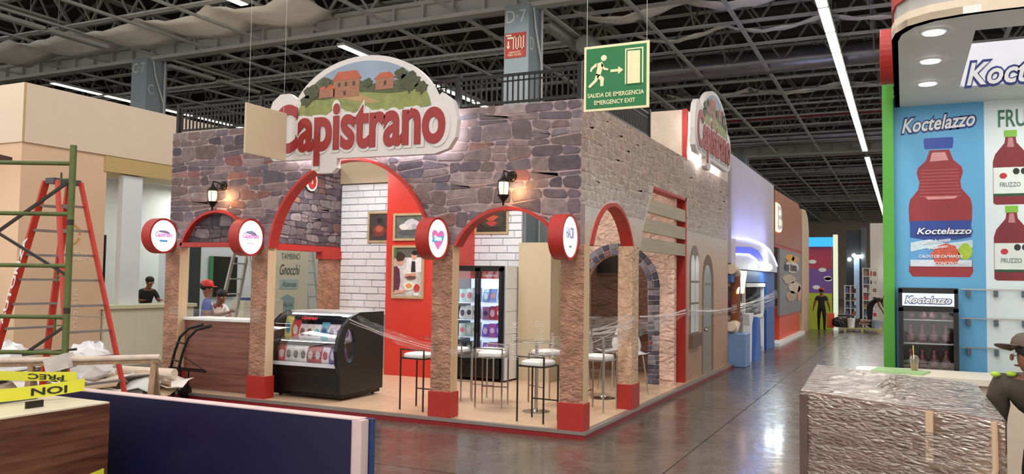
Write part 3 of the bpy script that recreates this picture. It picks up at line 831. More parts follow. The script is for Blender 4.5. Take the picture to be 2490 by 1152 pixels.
lay_stones(pol, 'xz', 5.05, -1, rk, 78, joint=([(92, 90, 108), (78, 78, 98), (120, 118, 132), (66, 64, 82), (140, 136, 146)], [(132, 84, 88)]), relief=(.01, .02))
tag(MB().box(-3.2, .0 - .3, 7.0, 7.1, .1, 3.4).build('rock_back_wall', ROCK), 'brown rock-print wall seen through the stone-lined archway', 'wall')
MB()
t = empty('wall_picture', (-1.75, 6.95, 2.3), 0, 'small dark picture on the brown rock wall inside the archway', 'picture')
MB().box(-2.35, -1.75, 6.95, 7.0, 2.1, 2.55).build('frame', pm('brown_frame', S(120, 92, 70), .6), t)
MB().box(-2.31, -1.79, 6.94, 6.95, 2.14, 2.51).build('print', pm('dark_print', S(46, 38, 36), .5, var=.5, scale=9), t)
tag(MB().box(-1.9, -.45, 6.6, 6.98, 1.0, 1.18).build('rock_ledge', pm('brown_ledge', S(146, 112, 92), .7)), 'brown ledge along the wall inside the archway', 'ledge')
# ------------------------------------------------------------------ domed logo signs
def logo(label, loc, plane, sgn, d, u0, v0, su=1.):
    t = tag(empty('logo_sign', loc), label, 'sign', 'domed logo signs of the stone booth')
    WM[t.name] = Matrix.Translation(Vector(loc))
    U = lambda u: u0 + u * su
    V = lambda v: v0 + v
    def flat(name, pts, mat, a, b, lab=None):
        return MB().prism([(U(u), V(v)) for u, v in pts], plane, d + sgn * a, d + sgn * b).build(name, mat, t, label=lab)
    cu, cv, A, B = 1.62, .42, 1.28, .90
    dome = [(cu + A * math.cos(math.radians(q)), cv + B * math.sin(math.radians(q))) for q in range(12, 159, 5)]
    back = [(-.1, -.02), (.02, -.13), (.78, -.13), (.8, -.3), (.86, -.35), (1.12, -.35), (1.2, -.28), (1.2, -.14), (2.85, -.16), (3.06, -.1), (3.17, .05), (3.2, .3), (3.12, .56), (2.95, .68)] + dome + \
           [(.42, .80), (.3, .88), (.12, .88), (-.02, .78), (-.1, .6), (-.13, .3)]
    CW = pm('sign_white', S(214, 208, 204), .45, var=.02)
    flat('backing_board', back, CW, 0, .1)
    # halo tube fixed behind the board
    m = MB(); f = (lambda a, b, e: (a, e, b)) if plane == 'xz' else (lambda a, b, e: (e, a, b))
    cx = 1.55; cy = .25
    for path in ([(.05, -.06), (.76, -.06), (.84, -.25), (1.1, -.25), (1.16, -.08), (3.0, -.08), (3.1, .1), (3.1, .45), (2.9, .62)], [(2.82, .7), (-0.02, .6), (-.06, .1)][1:]):
        m.tube([f(U(a), V(b), d - sgn * .03) for a, b in path], .012, 5)
    m.build('halo_tube', pm('halo_led', (1, 1, 1, 1), emit=26, ecol=(.93, .94, 1, 1)), t)
    e = .1
    def lay(name, pts, col, k, **kw):
        c = pm('print_' + name + str(k), S(*col), .5, var=kw.get('var', .12), scale=kw.get('scale', 9))
        flat(name, pts, c, e, e + .0015 * k)
    ie = lambda q, s=.915: (cu + A * s * math.cos(math.radians(q)), cv + B * s * math.sin(math.radians(q)))
    def top(u):  # printed picture stops above the lettering
        return .5 + .14 * math.exp(-((u - 1.2) / .12) ** 2) + .1 * math.exp(-((u - 1.68) / .1) ** 2) + .12 * max(0, .8 - u)
    lower = [(u / 10, top(u / 10)) for u in range(5, 28)]
    sky = [ie(q) for q in range(6, 175, 4)]
    lay('sky', [(x, y) for x, y in lower if y < 99] + sky, (140, 156, 176), 1, var=.1, scale=3)
    H = lambda u, b, a1, f1, p1: b + a1 * math.sin(u * f1 + p1)
    def band(fn, lo=None):
        up = []; 
        for i in range(24, -1, -1):
            u = .46 + i * .0967; lim = cv + B * .91 * math.sqrt(max(0, 1 - ((u - cu) / (A * .915)) ** 2))
            up.append((u, max(top(u) + .01, min(fn(u), lim))))
        return [(u / 10, top(u / 10)) for u in range(5, 28)] + up
    lay('hills', band(lambda u: .98 + .09 * math.sin(u * 2.2 + .2) + .03 * math.sin(u * 9)), (84, 88, 62), 2, var=.3, scale=14)
    lay('woods', band(lambda u: .88 + .05 * math.sin(u * 4 + 1) + .03 * math.sin(u * 13)), (74, 84, 44), 3, var=.3, scale=18)
    lay('meadow', band(lambda u: .76 + .03 * math.sin(u * 5)), (132, 140, 74), 4, var=.25, scale=10)
    lay('path', [(1.2, .74), (1.75, .62), (1.95, .62), (1.55, .78), (1.35, .8)], (176, 140, 96), 5)
    for a, b, c, h, r_ in ((1.12, 1.58, .74, 1.0, .12), (.86, 1.14, .76, .88, .07), (1.86, 2.16, .8, .96, .08)):
        lay('house', [(a, c), (b, c), (b, h), (a, h)], (156, 104, 78), 6, var=.2, scale=20)
        lay('roof', [(a - .03, h), (b + .03, h), (b - .06, h + r_), (a + .08, h + r_)], (178, 88, 58), 7, var=.15)
    for a, b in ((1.2, .9), (1.32, .9), (1.46, .9), (1.3, .77), (2.0, .86)):
        lay('opening', [(a, b), (a + .04, b), (a + .04, b + .06), (a, b + .06)], (70, 46, 36), 8)
    for a, b, s in ((.72, .86, .14), (.98, .98, .08), (2.42, .88, .17), (2.28, 1.0, .1), (1.72, .92, .08), (.62, .74, .1), (2.62, .78, .1)):
        lay('tree', [(a + s * (1 + .18 * math.sin(7 * q)) * math.cos(q), b + s * .75 * (1 + .18 * math.cos(5 * q)) * math.sin(q)) for q in [i * 2 * PI / 20 for i in range(20)] if b + s * .75 * math.sin(q) > top(a) - .1], (66, 72, 40), 9, var=.35, scale=24)
        lay('trunk', [(a - .01, b - s), (a + .015, b - s), (a + .01, b), (a - .01, b)], (78, 60, 44), 10)
    # white keyline behind the letters and the red letters themselves
    xd = (1, 0, 0) if plane == 'xz' else (0, 1, 0)
    nm = Vector(xd).cross(Vector((0, 0, 1))); o3 = lambda u, v, e_: Vector(f(U(u), V(v), d + sgn * e_))
    LR = pm('logo_red', S(150, 34, 33), .45, var=.03)
    text('Capistrano', 'white_outline', CW, t, o3(-.05, -.3, .1015), xd, 1.07, 3.14 * su, ext=.012, bold=.05, spacing=1.0)
    text('Capistrano', 'lettering', LR, t, o3(.02, -.24, .1135), xd, .95, 3.0 * su, ext=.012, bold=.032, spacing=1.0, label='red raised lettering')
    return t
logo('large domed landscape sign with red lettering over the big front arch', (-3.4, -.1, 3.8), 'xz', -1, -.03, -5.0, 3.84)
logo('smaller-looking domed landscape sign on the aisle side of the stone booth', (.05, 7.3, 4.6), 'yz', 1, .03, 5.55, 4.56, 1.06)
t = empty('flag_panel', (-4.67, -.64, 3.69), 0, 'plain cream panel standing out from the front wall, hiding the first logo letter', 'panel')
MB().box(-4.69, -4.66, -1.06, -.22, 3.69, 4.4).build('board', pm('flag_cream', S(206, 188, 158), .6, var=.02), t, bevel=.004)
m = MB()
for y in (-1.0, -.28): m.tube([(-4.675, y, 4.4), (-4.675, y, 10.8)], .003, 4)
m.build('suspension_wire', STEEL, t)
# opposite face of the left wall carries a logo too; its white edge letter shows inside the arch
t = empty('wall_logo_letter', (-7.25, 3.5, 3.85), 0, 'red and white logo fragment on the inner left stone wall', 'sign')
text('o', 'white_outline', MATS['sign_white'], t, (-7.26, 3.35, 3.7), (0, 1, 0), .42, .36, ext=.03, bold=.08)
text('o', 'lettering', MATS['logo_red'], t, (-7.22, 3.4, 3.75), (0, 1, 0), .3, .24, ext=.02, bold=.04)

# ------------------------------------------------------------------ round blade signs
def drum(x, y, z, label, kind):
    t = empty('round_lightbox', (x - .1, y, z), 0, label, 'sign', 'round lightboxes on the booth columns')
    r = .285; n = 40
    m = MB().lathe((x - .2, y, z), [(r - .02, 0), (r, .005), (r, .2), (r - .03, .2), (r - .03, .185)], n, 'x'); m.build('red_rim', RED, t, smooth=True)
    MB().lathe((x - .02, y, z), [(r - .032, 0), (r - .032, .006)], n, 'x').build('light_face', pm('lightbox_white', (1, 1, 1, 1), emit=1.25, ecol=(1, .99, 1, 1), var=.0), t)
    MB().bar((x - .1, y + .2, z - .1), (x - .1, y + .32, z - .1), .05).build('bracket', BLACKM, t)
    PK = pm('pink_print', S(226, 120, 190), .5, emit=.35, ecol=S(226, 130, 196)); BL = pm('blue_print', S(96, 178, 224), .5, emit=.35, ecol=S(96, 178, 224)); GR = pm('grey_print', S(140, 140, 176), .5, emit=.3, ecol=S(140, 140, 176))
    X = x - .011
    def P(name, pts, mat, e=.003): MB().prism([(y + a, z + b) for a, b in pts], 'yz', X, X + e).build(name, mat, t)
    if kind == 'cap':
        P('roof_print', [(-.12, .06), (.13, .03), (.1, .07), (.02, .09), (-.08, .085)], GR)
        text('Capistrano', 'lettering', PK, t, (X, y - .17, z - .04), (0, 1, 0), .1, .34, ext=.005, bold=.02)
        P('blue_band', [(-.08, -.1), (.08, -.1), (.08, -.065), (-.08, -.065)], BL)
    elif kind == 'cap2':
        P('roof_print', [(-.13, .06), (.14, .02), (.1, .07), (.02, .1), (-.08, .09)], GR)
        text('Capistrano', 'lettering', PK, t, (X, y - .17, z - .04), (0, 1, 0), .1, .34, ext=.005, bold=.02)
        P('grey_band', [(-.07, -.1), (.08, -.1), (.08, -.09), (-.07, -.09)], GR)
    elif kind == 'heart':
        h = [(.16 * math.sin(q) ** 3, (.13 * math.cos(q) - .05 * math.cos(2 * q) - .02 * math.cos(3 * q))) for q in [i * 2 * PI / 30 for i in range(30)]]
        P('heart_print', h, PK)
        P('blue_banner', [(-.16, -.06), (.14, -.02), (.15, .04), (-.14, .01)], BL, .005)
        text('San', 'lettering', pm('white_print', (1, 1, 1, 1), emit=.8), t, (X + .002, y - .1, z - .03), (0, 1, 0), .07, .18, ext=.006, bold=.02)
    else:
        GN = pm('green_print', S(110, 160, 130), .5, emit=.3, ecol=S(110, 160, 130))
        text('HACIR', 'lettering', GR, t, (X, y - .13, z - .02), (0, 1, 0), .14, .26, ext=.005, bold=.01)
        P('leaf_print', [(-.05, -.12), (0, -.14), (.06, -.12), (.02, -.1)], GN)
    return t
drum(-7.18, -.16, 2.6, 'round red-rimmed lightbox with pink and blue print, farthest left on facade', 'cap')
drum(-5.32, -.18, 2.56, 'round red-rimmed lightbox with pink print above the deli case column', 'cap2')
drum(-2.0, -.23, 2.515, 'round red-rimmed lightbox with a pink and blue heart', 'heart')
drum(-.1, -.24, 2.52, 'round red-rimmed lightbox with grey print at the front corner column', 'h')

# ------------------------------------------------------------------ wall lanterns
def lantern(x, y, z, label):
    t = empty('wall_lantern', (x, .08, z), 0, label, 'lamp', 'black wall lanterns on the stone facade')
    BR = pm('bronze_black', S(30, 22, 18), .45, .5)
    MB().lathe((x + .02, .09, z + .2), [(.001, -.03), (.05, -.03), (.07, -.015), (.075, 0)], 16, 'y').build('wall_plate', BR, t)
    MB().tube([(x + .02, .07, z + .2), (x + .02, -.03, z + .24), (x + .01, -.13, z + .25), (x, y, z + .22), (x, y, z + .17)], .011, 8).build('arm', BR, t)
    MB().tube([(x + .02, .06, z + .16), (x + .02, -.02, z + .14), (x + .02, -.06, z + .19), (x + .02, -.02, z + .22)], .007, 6).build('scroll', BR, t)
    MB().lathe((x, y, z), [(.005, .26), (.012, .22), (.02, .2), (.03, .17), (.075, .12), (.08, .105), (.07, .1)], 8).build('cap', BR, t)
    m = MB()
    for k in range(6):
        a = k * PI / 3; m.tube([(x + .075 * math.cos(a), y + .075 * math.sin(a), z + .1), (x + .08 * math.cos(a), y + .08 * math.sin(a), z + .03), (x + .062 * math.cos(a), y + .062 * math.sin(a), z - .07)], .005, 5)
    m.build('cage', BR, t)
    MB().lathe((x, y, z), [(.05, -.065), (.064, .0), (.068, .06), (.062, .1)], 12).build('glass', pm('lantern_glass', S(255, 220, 150), .4, emit=3.2, ecol=(1, .74, .36, 1)), t)
    MB().lathe((x, y, z), [(.085, -.065), (.08, -.08), (.05, -.12), (.02, -.15), (.012, -.2), (.005, -.21)], 8).build('base', BR, t)
    point('lantern_bulb', (x + .12, -.03, z + .0), 5.5, (1, .58, .26), .03)
lantern(-6.2, -.12, 3.2, 'lit black wall lantern above the small left arch')
lantern(-1.1, -.12, 3.15, 'lit black wall lantern above the right front arch')

# ------------------------------------------------------------------ hanging emergency exit sign
t = empty('exit_sign', (.72, -1, 4.25), 0, 'green emergency exit sign with running figure hanging over the corner', 'sign')
SG = pm('exit_green', S(22, 112, 60), .45, var=.03); SC_ = pm('exit_cream', S(228, 222, 176), .5, var=.02)
ex0, ex1, ez0, ez1 = .335, 1.10, 3.9, 4.65
MB().box(ex0, ex1, -1.0, -.975, ez0, ez1).build('board', SC_, t, bevel=.004)
MB().box(ex0 + .03, ex1 - .03, -1.004, -1.0, ez0 + .03, ez1 - .03).build('green_field', SG, t)
m = MB(); Y0, Y1 = -1.008, -1.004
def xz(a, b): return (ex0 + a, ez0 + b)
m.prism([xz(.49, .28), xz(.70, .28), xz(.70, .68), xz(.49, .68)], 'xz', Y0, Y1); m.build('door_frame', SC_, t)
MB().prism([xz(.505, .27), xz(.685, .27), xz(.685, .665), xz(.505, .665)], 'xz', -1.011, -1.008).build('door_gap', SG, t)
MB().prism([xz(.52, .28), xz(.665, .28), xz(.665, .645), xz(.52, .65)], 'xz', -1.015, -1.011).build('door_leaf', SC_, t)
m = MB(); m.prism([xz(.32, .43), xz(.41, .43), xz(.41, .40), xz(.47, .445), xz(.41, .49), xz(.41, .46), xz(.32, .46)], 'xz', Y0, Y1); m.build('arrow', SC_, t)
m = MB(); m.prism([xz(.24 + .035 * math.cos(q), .6 + .035 * math.sin(q)) for q in [i * PI / 8 for i in range(16)]], 'xz', Y0, Y1)
for pts in ([(.15, .54), (.22, .56), (.235, .52), (.2, .4), (.145, .41), (.165, .5)], [(.15, .55), (.085, .5), (.075, .46), (.095, .455), (.11, .485), (.17, .52)],
            [(.215, .55), (.25, .49), (.295, .475), (.29, .455), (.24, .465), (.21, .51)], [(.15, .43), (.13, .36), (.055, .29), (.075, .27), (.16, .34), (.19, .41)],
            [(.19, .42), (.245, .37), (.235, .28), (.2, .28), (.2, .35), (.155, .39)]):
    m.prism([xz(*p) for p in pts], 'xz', Y0, Y1)
m.build('running_figure', SC_, t)
text('SALIDA DE EMERGENCIA', 'lettering', SC_, t, (ex0 + .05, -1.004, ez0 + .155), (1, 0, 0), .05, .66, ext=.004, bold=.015)
text('EMERGENCY EXIT', 'lettering', SC_, t, (ex0 + .13, -1.004, ez0 + .07), (1, 0, 0), .05, .48, ext=.004, bold=.015)
m = MB()
for x in (ex0 + .03, ex1 - .03): m.tube([(x, -.99, ez1), (x, -.99, 11.3)], .003, 4)
m.build('suspension_wire', STEEL, t)

# ------------------------------------------------------------------ framed pictures inside
FRM = pm('pale_frame', S(180, 158, 120), .5, var=.1, scale=10)
def picture(x0, x1, z0, z1, y, label, base, shapes, fw=.045):
    t = empty('wall_picture', ((x0 + x1) / 2, y, (z0 + z1) / 2), 0, label, 'picture')
    m = MB(); m.box(x0, x1, y - .03, y, z0, z0 + fw); m.box(x0, x1, y - .03, y, z1 - fw, z1); m.box(x0, x0 + fw, y - .03, y, z0 + fw, z1 - fw); m.box(x1 - fw, x1, y - .03, y, z0 + fw, z1 - fw)
    m.build('frame', FRM, t)
    MB().box(x0 + fw, x1 - fw, y - .012, y, z0 + fw, z1 - fw).build('print', pm('print_base_%d' % sum(base), S(*base), .5, var=.35, scale=9), t)
    W, H = x1 - x0 - 2 * fw, z1 - z0 - 2 * fw
    for k, (nm, col, pts) in enumerate(shapes):
        MB().prism([(x0 + fw + a * W, z0 + fw + b * H) for a, b in pts], 'xz', y - .014 - .001 * k, y - .012).build(nm, pm('print_%s_%d' % (nm, sum(col)), S(*col), .5, var=.18, scale=30), t)
def blob(cx, cy, rx, ry, n=16, w=.12, k=3): return [(cx + rx * (1 + w * math.sin(k * q)) * math.cos(q), cy + ry * (1 + w * math.cos(k * q + 1)) * math.sin(q)) for q in [i * 2 * PI / n for i in range(n)]]
picture(-6.57, -6.0, 2.7, 3.35, 4.585, 'dark framed food picture on the white brick wall by the red wall', (66, 60, 62), [('plate', (120, 60, 50), blob(.5, .35, .35, .22)), ('food', (176, 96, 70), blob(.5, .42, .2, .12)), ('bowl', (44, 36, 36), blob(.5, .75, .15, .1))])
picture(-5.34, -4.64, 2.69, 3.22, 3.7, 'upper framed picture of pale cheese on the red wall', (96, 98, 96), [('board', (84, 84, 88), blob(.5, .25, .42, .12)), ('cheese', (196, 194, 202), blob(.62, .6, .28, .24)), ('cheese', (214, 208, 206), blob(.35, .5, .2, .14)), ('rind', (168, 166, 176), blob(.7, .5, .1, .12))])
picture(-5.35, -4.63, 1.58, 2.6, 3.7, 'lower framed picture of people dining together on the red wall', (204, 196, 194), [
    ('background', (90, 92, 84), [(0, .8), (1, .8), (1, 1), (0, 1)]), ('shirt', (96, 48, 70), [(0, .08), (.18, .1), (.24, .3), (.2, .55), (.1, .62), (0, .6)]), ('shirt', (226, 222, 222), [(.42, .45), (.98, .5), (.98, .8), (.6, .78), (.46, .75)]),
    ('face', (206, 150, 130), blob(.2, .72, .15, .1)), ('hair', (62, 42, 34), blob(.22, .81, .17, .1)), ('face', (214, 156, 138), blob(.72, .82, .1, .075)), ('hair', (34, 26, 24), blob(.76, .89, .13, .05)),
    ('apron', (46, 36, 40), [(.62, .5), (.78, .5), (.76, .72), (.64, .72)]), ('arm', (206, 150, 128), [(.4, .38), (.8, .42), (.78, .47), (.42, .46)]), ('pan', (110, 70, 60), blob(.62, .38, .18, .04)),
    ('dish', (236, 224, 206), blob(.55, .2, .2, .09)), ('food', (224, 150, 84), blob(.56, .21, .11, .05)), ('food', (190, 60, 50), blob(.84, .17, .1, .08)), ('arm', (214, 160, 140), [(.02, .04), (.4, .08), (.44, .13), (.05, .12)]), ('dish', (240, 240, 240), blob(.82, .04, .1, .03)), ('plant', (70, 110, 60), blob(.05, .9, .06, .12))])
picture(-4.02, -3.28, 2.85, 3.5, 4.585, 'framed picture of orange-red meats above the drinks fridge', (52, 50, 44), [('plate', (70, 64, 58), blob(.5, .4, .4, .25)), ('meat', (190, 84, 60), blob(.45, .5, .25, .1, k=5, w=.3)), ('meat', (206, 116, 70), blob(.6, .7, .14, .1)), ('meat', (176, 70, 56), blob(.5, .3, .18, .08, k=5, w=.3))])

# ------------------------------------------------------------------ packaged goods
PCOL = [(222, 220, 226), (196, 40, 48), (92, 170, 200), (120, 74, 58), (214, 206, 196), (70, 96, 160), (180, 60, 120), (226, 196, 90), (150, 40, 56), (110, 190, 196)]
def pack(x, y, z, w, h, d, c1, c2, label, cat, group, kind='pouch', name='food_pack'):
    t = empty(name, (x, y, z), 0, label, cat, group)
    m1 = pm('pack_%d_%d_%d' % c1, S(*c1), .35, var=.12, scale=14); m2 = pm('pack_%d_%d_%d' % c2, S(*c2), .35, var=.12, scale=22)
    if kind == 'box':
        MB().box(x - w / 2, x + w / 2, y - d / 2, y + d / 2, z, z + h).build('carton', m1, t, bevel=.004)
        MB().prism(blobxz(x, z + h * .5, w * .33, h * .2), 'xz', y - d / 2 - .002, y - d / 2).build('label', m2, t)
    elif kind == 'pouch':
        m = MB(); g = [(w * .5, 0, d * .3), (w * .5, h * .1, d * .5), (w * .47, h * .5, d * .5), (w * .48, h * .85, d * .2), (w * .5, h * .93, .004), (w * .5, h, .004)]
        vs = []; 
        for a, zz, dd in g: vs += [(x - a, y - dd, z + zz), (x + a, y - dd, z + zz), (x + a, y + dd, z + zz), (x - a, y + dd, z + zz)]
        fs = [(4 * i + k, 4 * i + (k + 1) % 4, 4 * i + 4 + (k + 1) % 4, 4 * i + 4 + k) for i in range(len(g) - 1) for k in range(4)] + [(3, 2, 1, 0), tuple(4 * len(g) - 4 + k for k in range(4))]
        m.add(vs, fs).build('bag', m1, t)
        MB().prism(blobxz(x, z + h * .48, w * .32, h * .26), 'xz', y - d * .5 - .004, y - d * .45).build('label', m2, t)
    elif kind == 'tub':
        MB().lathe((x, y, z), [(w * .4, 0), (w * .48, h * .8), (w * .5, h * .82), (w * .5, h)], 14).build('tub', m1, t)
        MB().lathe((x, y, z + h * .2), [(w * .445, 0), (w * .475, h * .45)], 14).build('label', m2, t)
    return t
def blobxz(cx, cz, rx, rz): return [(cx + rx * math.cos(q), cz + rz * math.sin(q)) for q in [i * PI / 7 for i in range(14)]]

# ------------------------------------------------------------------ curved-glass deli case
CX0, CX1 = -5.46, -4.04
t = empty('deli_case', (-4.75, .95, .1), 0, 'black curved-glass refrigerated deli case filled with packaged meats', 'display case')
prof = [(1.52, .2), (1.52, 1.43), (.86, 1.43), (.66, 1.37), (.47, 1.24), (.35, 1.06), (.30, .86), (.33, .66), (.40, .5), (.42, .2)]
MB().prism([(.42, .2), (1.52, .2), (1.52, .6), (.37, .6), (.40, .5)], 'yz', CX0 + .05, CX1 - .05).build('lower_body', BLACK, t)
MB().prism(prof, 'yz', CX0, CX0 + .06).build('end_panel', BLACK, t, bevel=.004)
# right end panel with an oval port
oc = (.62, .93); N = 36; outer = []; inner = []
def rayhit(a):
    dx, dz = math.cos(a), math.sin(a); best = None
    for i in range(len(prof)):
        (x1, z1), (x2, z2) = prof[i], prof[(i + 1) % len(prof)]
        ex, ez = x2 - x1, z2 - z1; den = dx * ez - dz * ex
        if abs(den) < 1e-9: continue
        s = ((x1 - oc[0]) * ez - (z1 - oc[1]) * ex) / den; q = ((x1 - oc[0]) * dz - (z1 - oc[1]) * dx) / den
        if s > 0 and -1e-6 <= q <= 1 + 1e-6 and (best is None or s < best): best = s
    return (oc[0] + dx * best, oc[1] + dz * best)
angs = sorted(set([2 * PI * i / N for i in range(N)] + [math.atan2(z - oc[1], x - oc[0]) % (2 * PI) for x, z in prof]))
m = MB(); vs = []
for a in angs:
    o_, z_ = rayhit(a); iy, iz = oc[0] + .13 * math.cos(a), oc[1] + .27 * math.sin(a)
    vs += [(CX1 - .06, o_, z_), (CX1, o_, z_), (CX1 - .06, iy, iz), (CX1, iy, iz)]
n = len(angs)
m.add(vs, [q for i in range(n) for q in ((4 * i, 4 * ((i + 1) % n), 4 * ((i + 1) % n) + 1, 4 * i + 1), (4 * i + 1, 4 * ((i + 1) % n) + 1, 4 * ((i + 1) % n) + 3, 4 * i + 3),
                                         (4 * i + 3, 4 * ((i + 1) % n) + 3, 4 * ((i + 1) % n) + 2, 4 * i + 2), (4 * i + 2, 4 * ((i + 1) % n) + 2, 4 * ((i + 1) % n), 4 * i))])
m.build('end_panel', BLACK, t)
MB().prism([(oc[0] + .13 * math.cos(a), oc[1] + .27 * math.sin(a)) for a in [i * PI / 12 for i in range(24)]], 'yz', CX1 - .035, CX1 - .03).build('oval_window', GLASS, t)
MB().box(CX0 + .06, CX1 - .06, 1.44, 1.5, .6, 1.4).build('back_wall', pm('case_back', S(40, 46, 66), .3), t)
MB().box(CX0 + .06, CX1 - .06, .86, 1.52, 1.39, 1.43).build('canopy', pm('silver_canopy', S(196, 192, 188), .3, .4), t)
MB().box(CX0 + .06, CX1 - .06, .38, 1.46, .6, .64).build('lower_deck', pm('case_white_deck', S(214, 216, 220), .4), t)
MB().box(CX0 + .06, CX1 - .06, .55, 1.44, .97, .985).build('glass_shelf', pm('shelf_edge', S(170, 180, 184), .2, .3), t)
MB().box(CX0 + .1, CX1 - .1, .84, .9, 1.365, 1.385).build('light_tube', LEDC, t)
MB().box(CX0 + .1, CX1 - .1, .6, .63, .955, .965).build('light_tube', LEDC, t)
gp = [(.86, 1.42), (.66, 1.36), (.48, 1.23), (.36, 1.05), (.315, .86), (.345, .66)]
MB().sheet([[(x, a, b) for x in (CX0 + .06, CX1 - .06)] for a, b in gp]).build('curved_glass', GLASS, t, smooth=True, fix=False)
text('Capistrano', 'brand_sticker', pm('sticker_red', S(200, 50, 60), .5), t, (-4.95, .56, 1.295), (1, 0, 0), .09, .3, zd=(0, .7, .6), ext=.002, bold=.03)
m = MB(); m.box(CX0 + .04, CX1 - .04, .5, 1.5, .14, .2); m.build('base_frame', BLACKM, t)
for x in (CX0 + .12, CX1 - .12):
    for y in (.6, 1.42): MB().lathe((x - .015, y, .135), [(.034, 0), (.034, .03)], 12, 'x').build('caster', BLACKM, t)
r = random.Random(11)
up = [((226, 220, 120), (60, 150, 190), 'pouch', .3), ((196, 44, 50), (230, 210, 200), 'pouch', .25), ((226, 214, 216), (104, 52, 50), 'pouch', .2), ((230, 220, 218), (96, 50, 46), 'pouch', .2), ((232, 236, 236), (90, 190, 200), 'pouch', .2),
      ((96, 184, 200), (60, 110, 160), 'pouch', .23), ((220, 206, 216), (60, 70, 120), 'pouch', .21), ((226, 214, 224), (70, 90, 150), 'pouch', .21), ((222, 210, 222), (120, 100, 160), 'pouch', .21)]
un = ['yellow and blue bag', 'red bag', 'white bag with brown label left of its twin', 'white bag with brown label right of its twin', 'white bag with turquoise label', 'tall turquoise bag', 'pale bag with dark blue label', 'pale bag with blue label', 'pale bag with violet label']
for i, (c1, c2, k, h) in enumerate(up):
    pack(-5.30 + i * .143, .74, .985, .141, h * 1.2, .11, c1, c2, un[i] + ' on upper shelf of deli case', 'food package', 'packages on the upper deli shelf', k)
lo = [((196, 60, 70), (230, 210, 200)), ((214, 210, 204), (112, 112, 110)), ((222, 216, 210), (120, 120, 116)), ((226, 222, 216), (108, 108, 104)), ((150, 60, 62), (206, 180, 176)), ((166, 66, 70), (190, 186, 190)), ((216, 200, 206), (176, 60, 80)), ((96, 70, 140), (200, 190, 214)), ((72, 62, 128), (190, 70, 120))]
ln = ['red pouch', 'white pouch with grey oval label, first of three', 'white pouch with grey oval label, middle of three', 'white pouch with grey oval label, last of three', 'dark red pouch', 'brighter red pouch', 'white and red pouch', 'violet pouch', 'indigo pouch with pink label']
for i, (c1, c2) in enumerate(lo):
    pack(-5.30 + i * .143, .6, .64, .141, .25, .11, c1, c2, ln[i] + ' on lower deck of deli case', 'food package', 'packages on the lower deli deck', 'pouch')

# ------------------------------------------------------------------ two-door glass fridge
FX0, FX1, FY = -4.0, -3.0, 3.78
t = empty('glass_door_fridge', (-3.5, 4.0, .1), 0, 'tall black two-door glass fridge stocked with packages inside the booth', 'fridge')
m = MB(); m.box(FX0, FX0 + .05, FY, 4.4, .16, 2.2); m.box(FX1 - .05, FX1, FY, 4.4, .16, 2.2); m.box(FX0, FX1, FY, 4.4, 2.14, 2.22); m.box(FX0, FX1, FY, 4.4, .16, .55); m.box(FX0, FX1, 4.36, 4.4, .5, 2.14)
m.build('cabinet', BLACK, t)
MB().box(FX0 + .05, FX1 - .05, 4.33, 4.36, .55, 2.14).build('glowing_back', pm('fridge_back', S(210, 222, 244), .4, emit=.9, ecol=(.72, .82, 1, 1)), t)  # back panel given its own glow to brighten the fridge inside
MB().box(FX0 + .05, FX1 - .05, FY + .02, 4.3, .53, .56).build('floor_shelf', WHITE, t)
for z in (.88, 1.2, 1.52): MB().box(FX0 + .05, FX1 - .05, FY + .06, 4.3, z, z + .02).build('shelf', pm('shelf_white', S(226, 232, 240), .4, emit=.25, ecol=(.8, .88, 1, 1)), t)  # shelves glow faintly in place of light falling on them
MB().box(FX0 + .05, FX1 - .05, FY + .02, FY + .05, 1.98, 2.12).build('header_panel', pm('fridge_header', S(150, 34, 40), .4, emit=.4, ecol=S(170, 60, 60)), t)
text('Capistrano', 'lettering', WHITE, t, (-3.42, FY + .019, 2.01), (1, 0, 0), .07, .3, ext=.003, bold=.02)
for a, b in ((FX0 + .01, -3.505), (-3.495, FX1 - .01)):
    m = MB(); w = .05
    m.box(a, a + w, FY - .04, FY, .56, 2.18); m.box(b - w, b, FY - .04, FY, .56, 2.18); m.box(a, b, FY - .04, FY, 2.12, 2.18); m.box(a, b, FY - .04, FY, .56, .62)
    d = m.build('door', BLACK, t)
    MB().box(a + w, b - w, FY - .02, FY - .015, .62, 2.12).build('pane', GLASS, d)
    MB().bar(((b - .02) if a < -3.6 else a + .02, FY - .06, 1.0), ((b - .02) if a < -3.6 else a + .02, FY - .06, 1.7), .02).build('handle', BLACKM, d)
for x in (FX0 + .06, -3.5, FX1 - .06): MB().box(x - .006, x + .006, FY + .01, FY + .03, .6, 1.97).build('light_strip', LEDC, t)
m = MB()
for k in range(9): m.box(FX0 + .1, FX1 - .1, FY - .015, FY, .2 + k * .036, .215 + k * .036)
m.build('grille', BLACKM, t)
for x in (FX0 + .05, FX1 - .05): MB().cyl((x, FY + .08, .1), (x, FY + .08, .16), .02, n=8).build('foot', BLACKM, t)
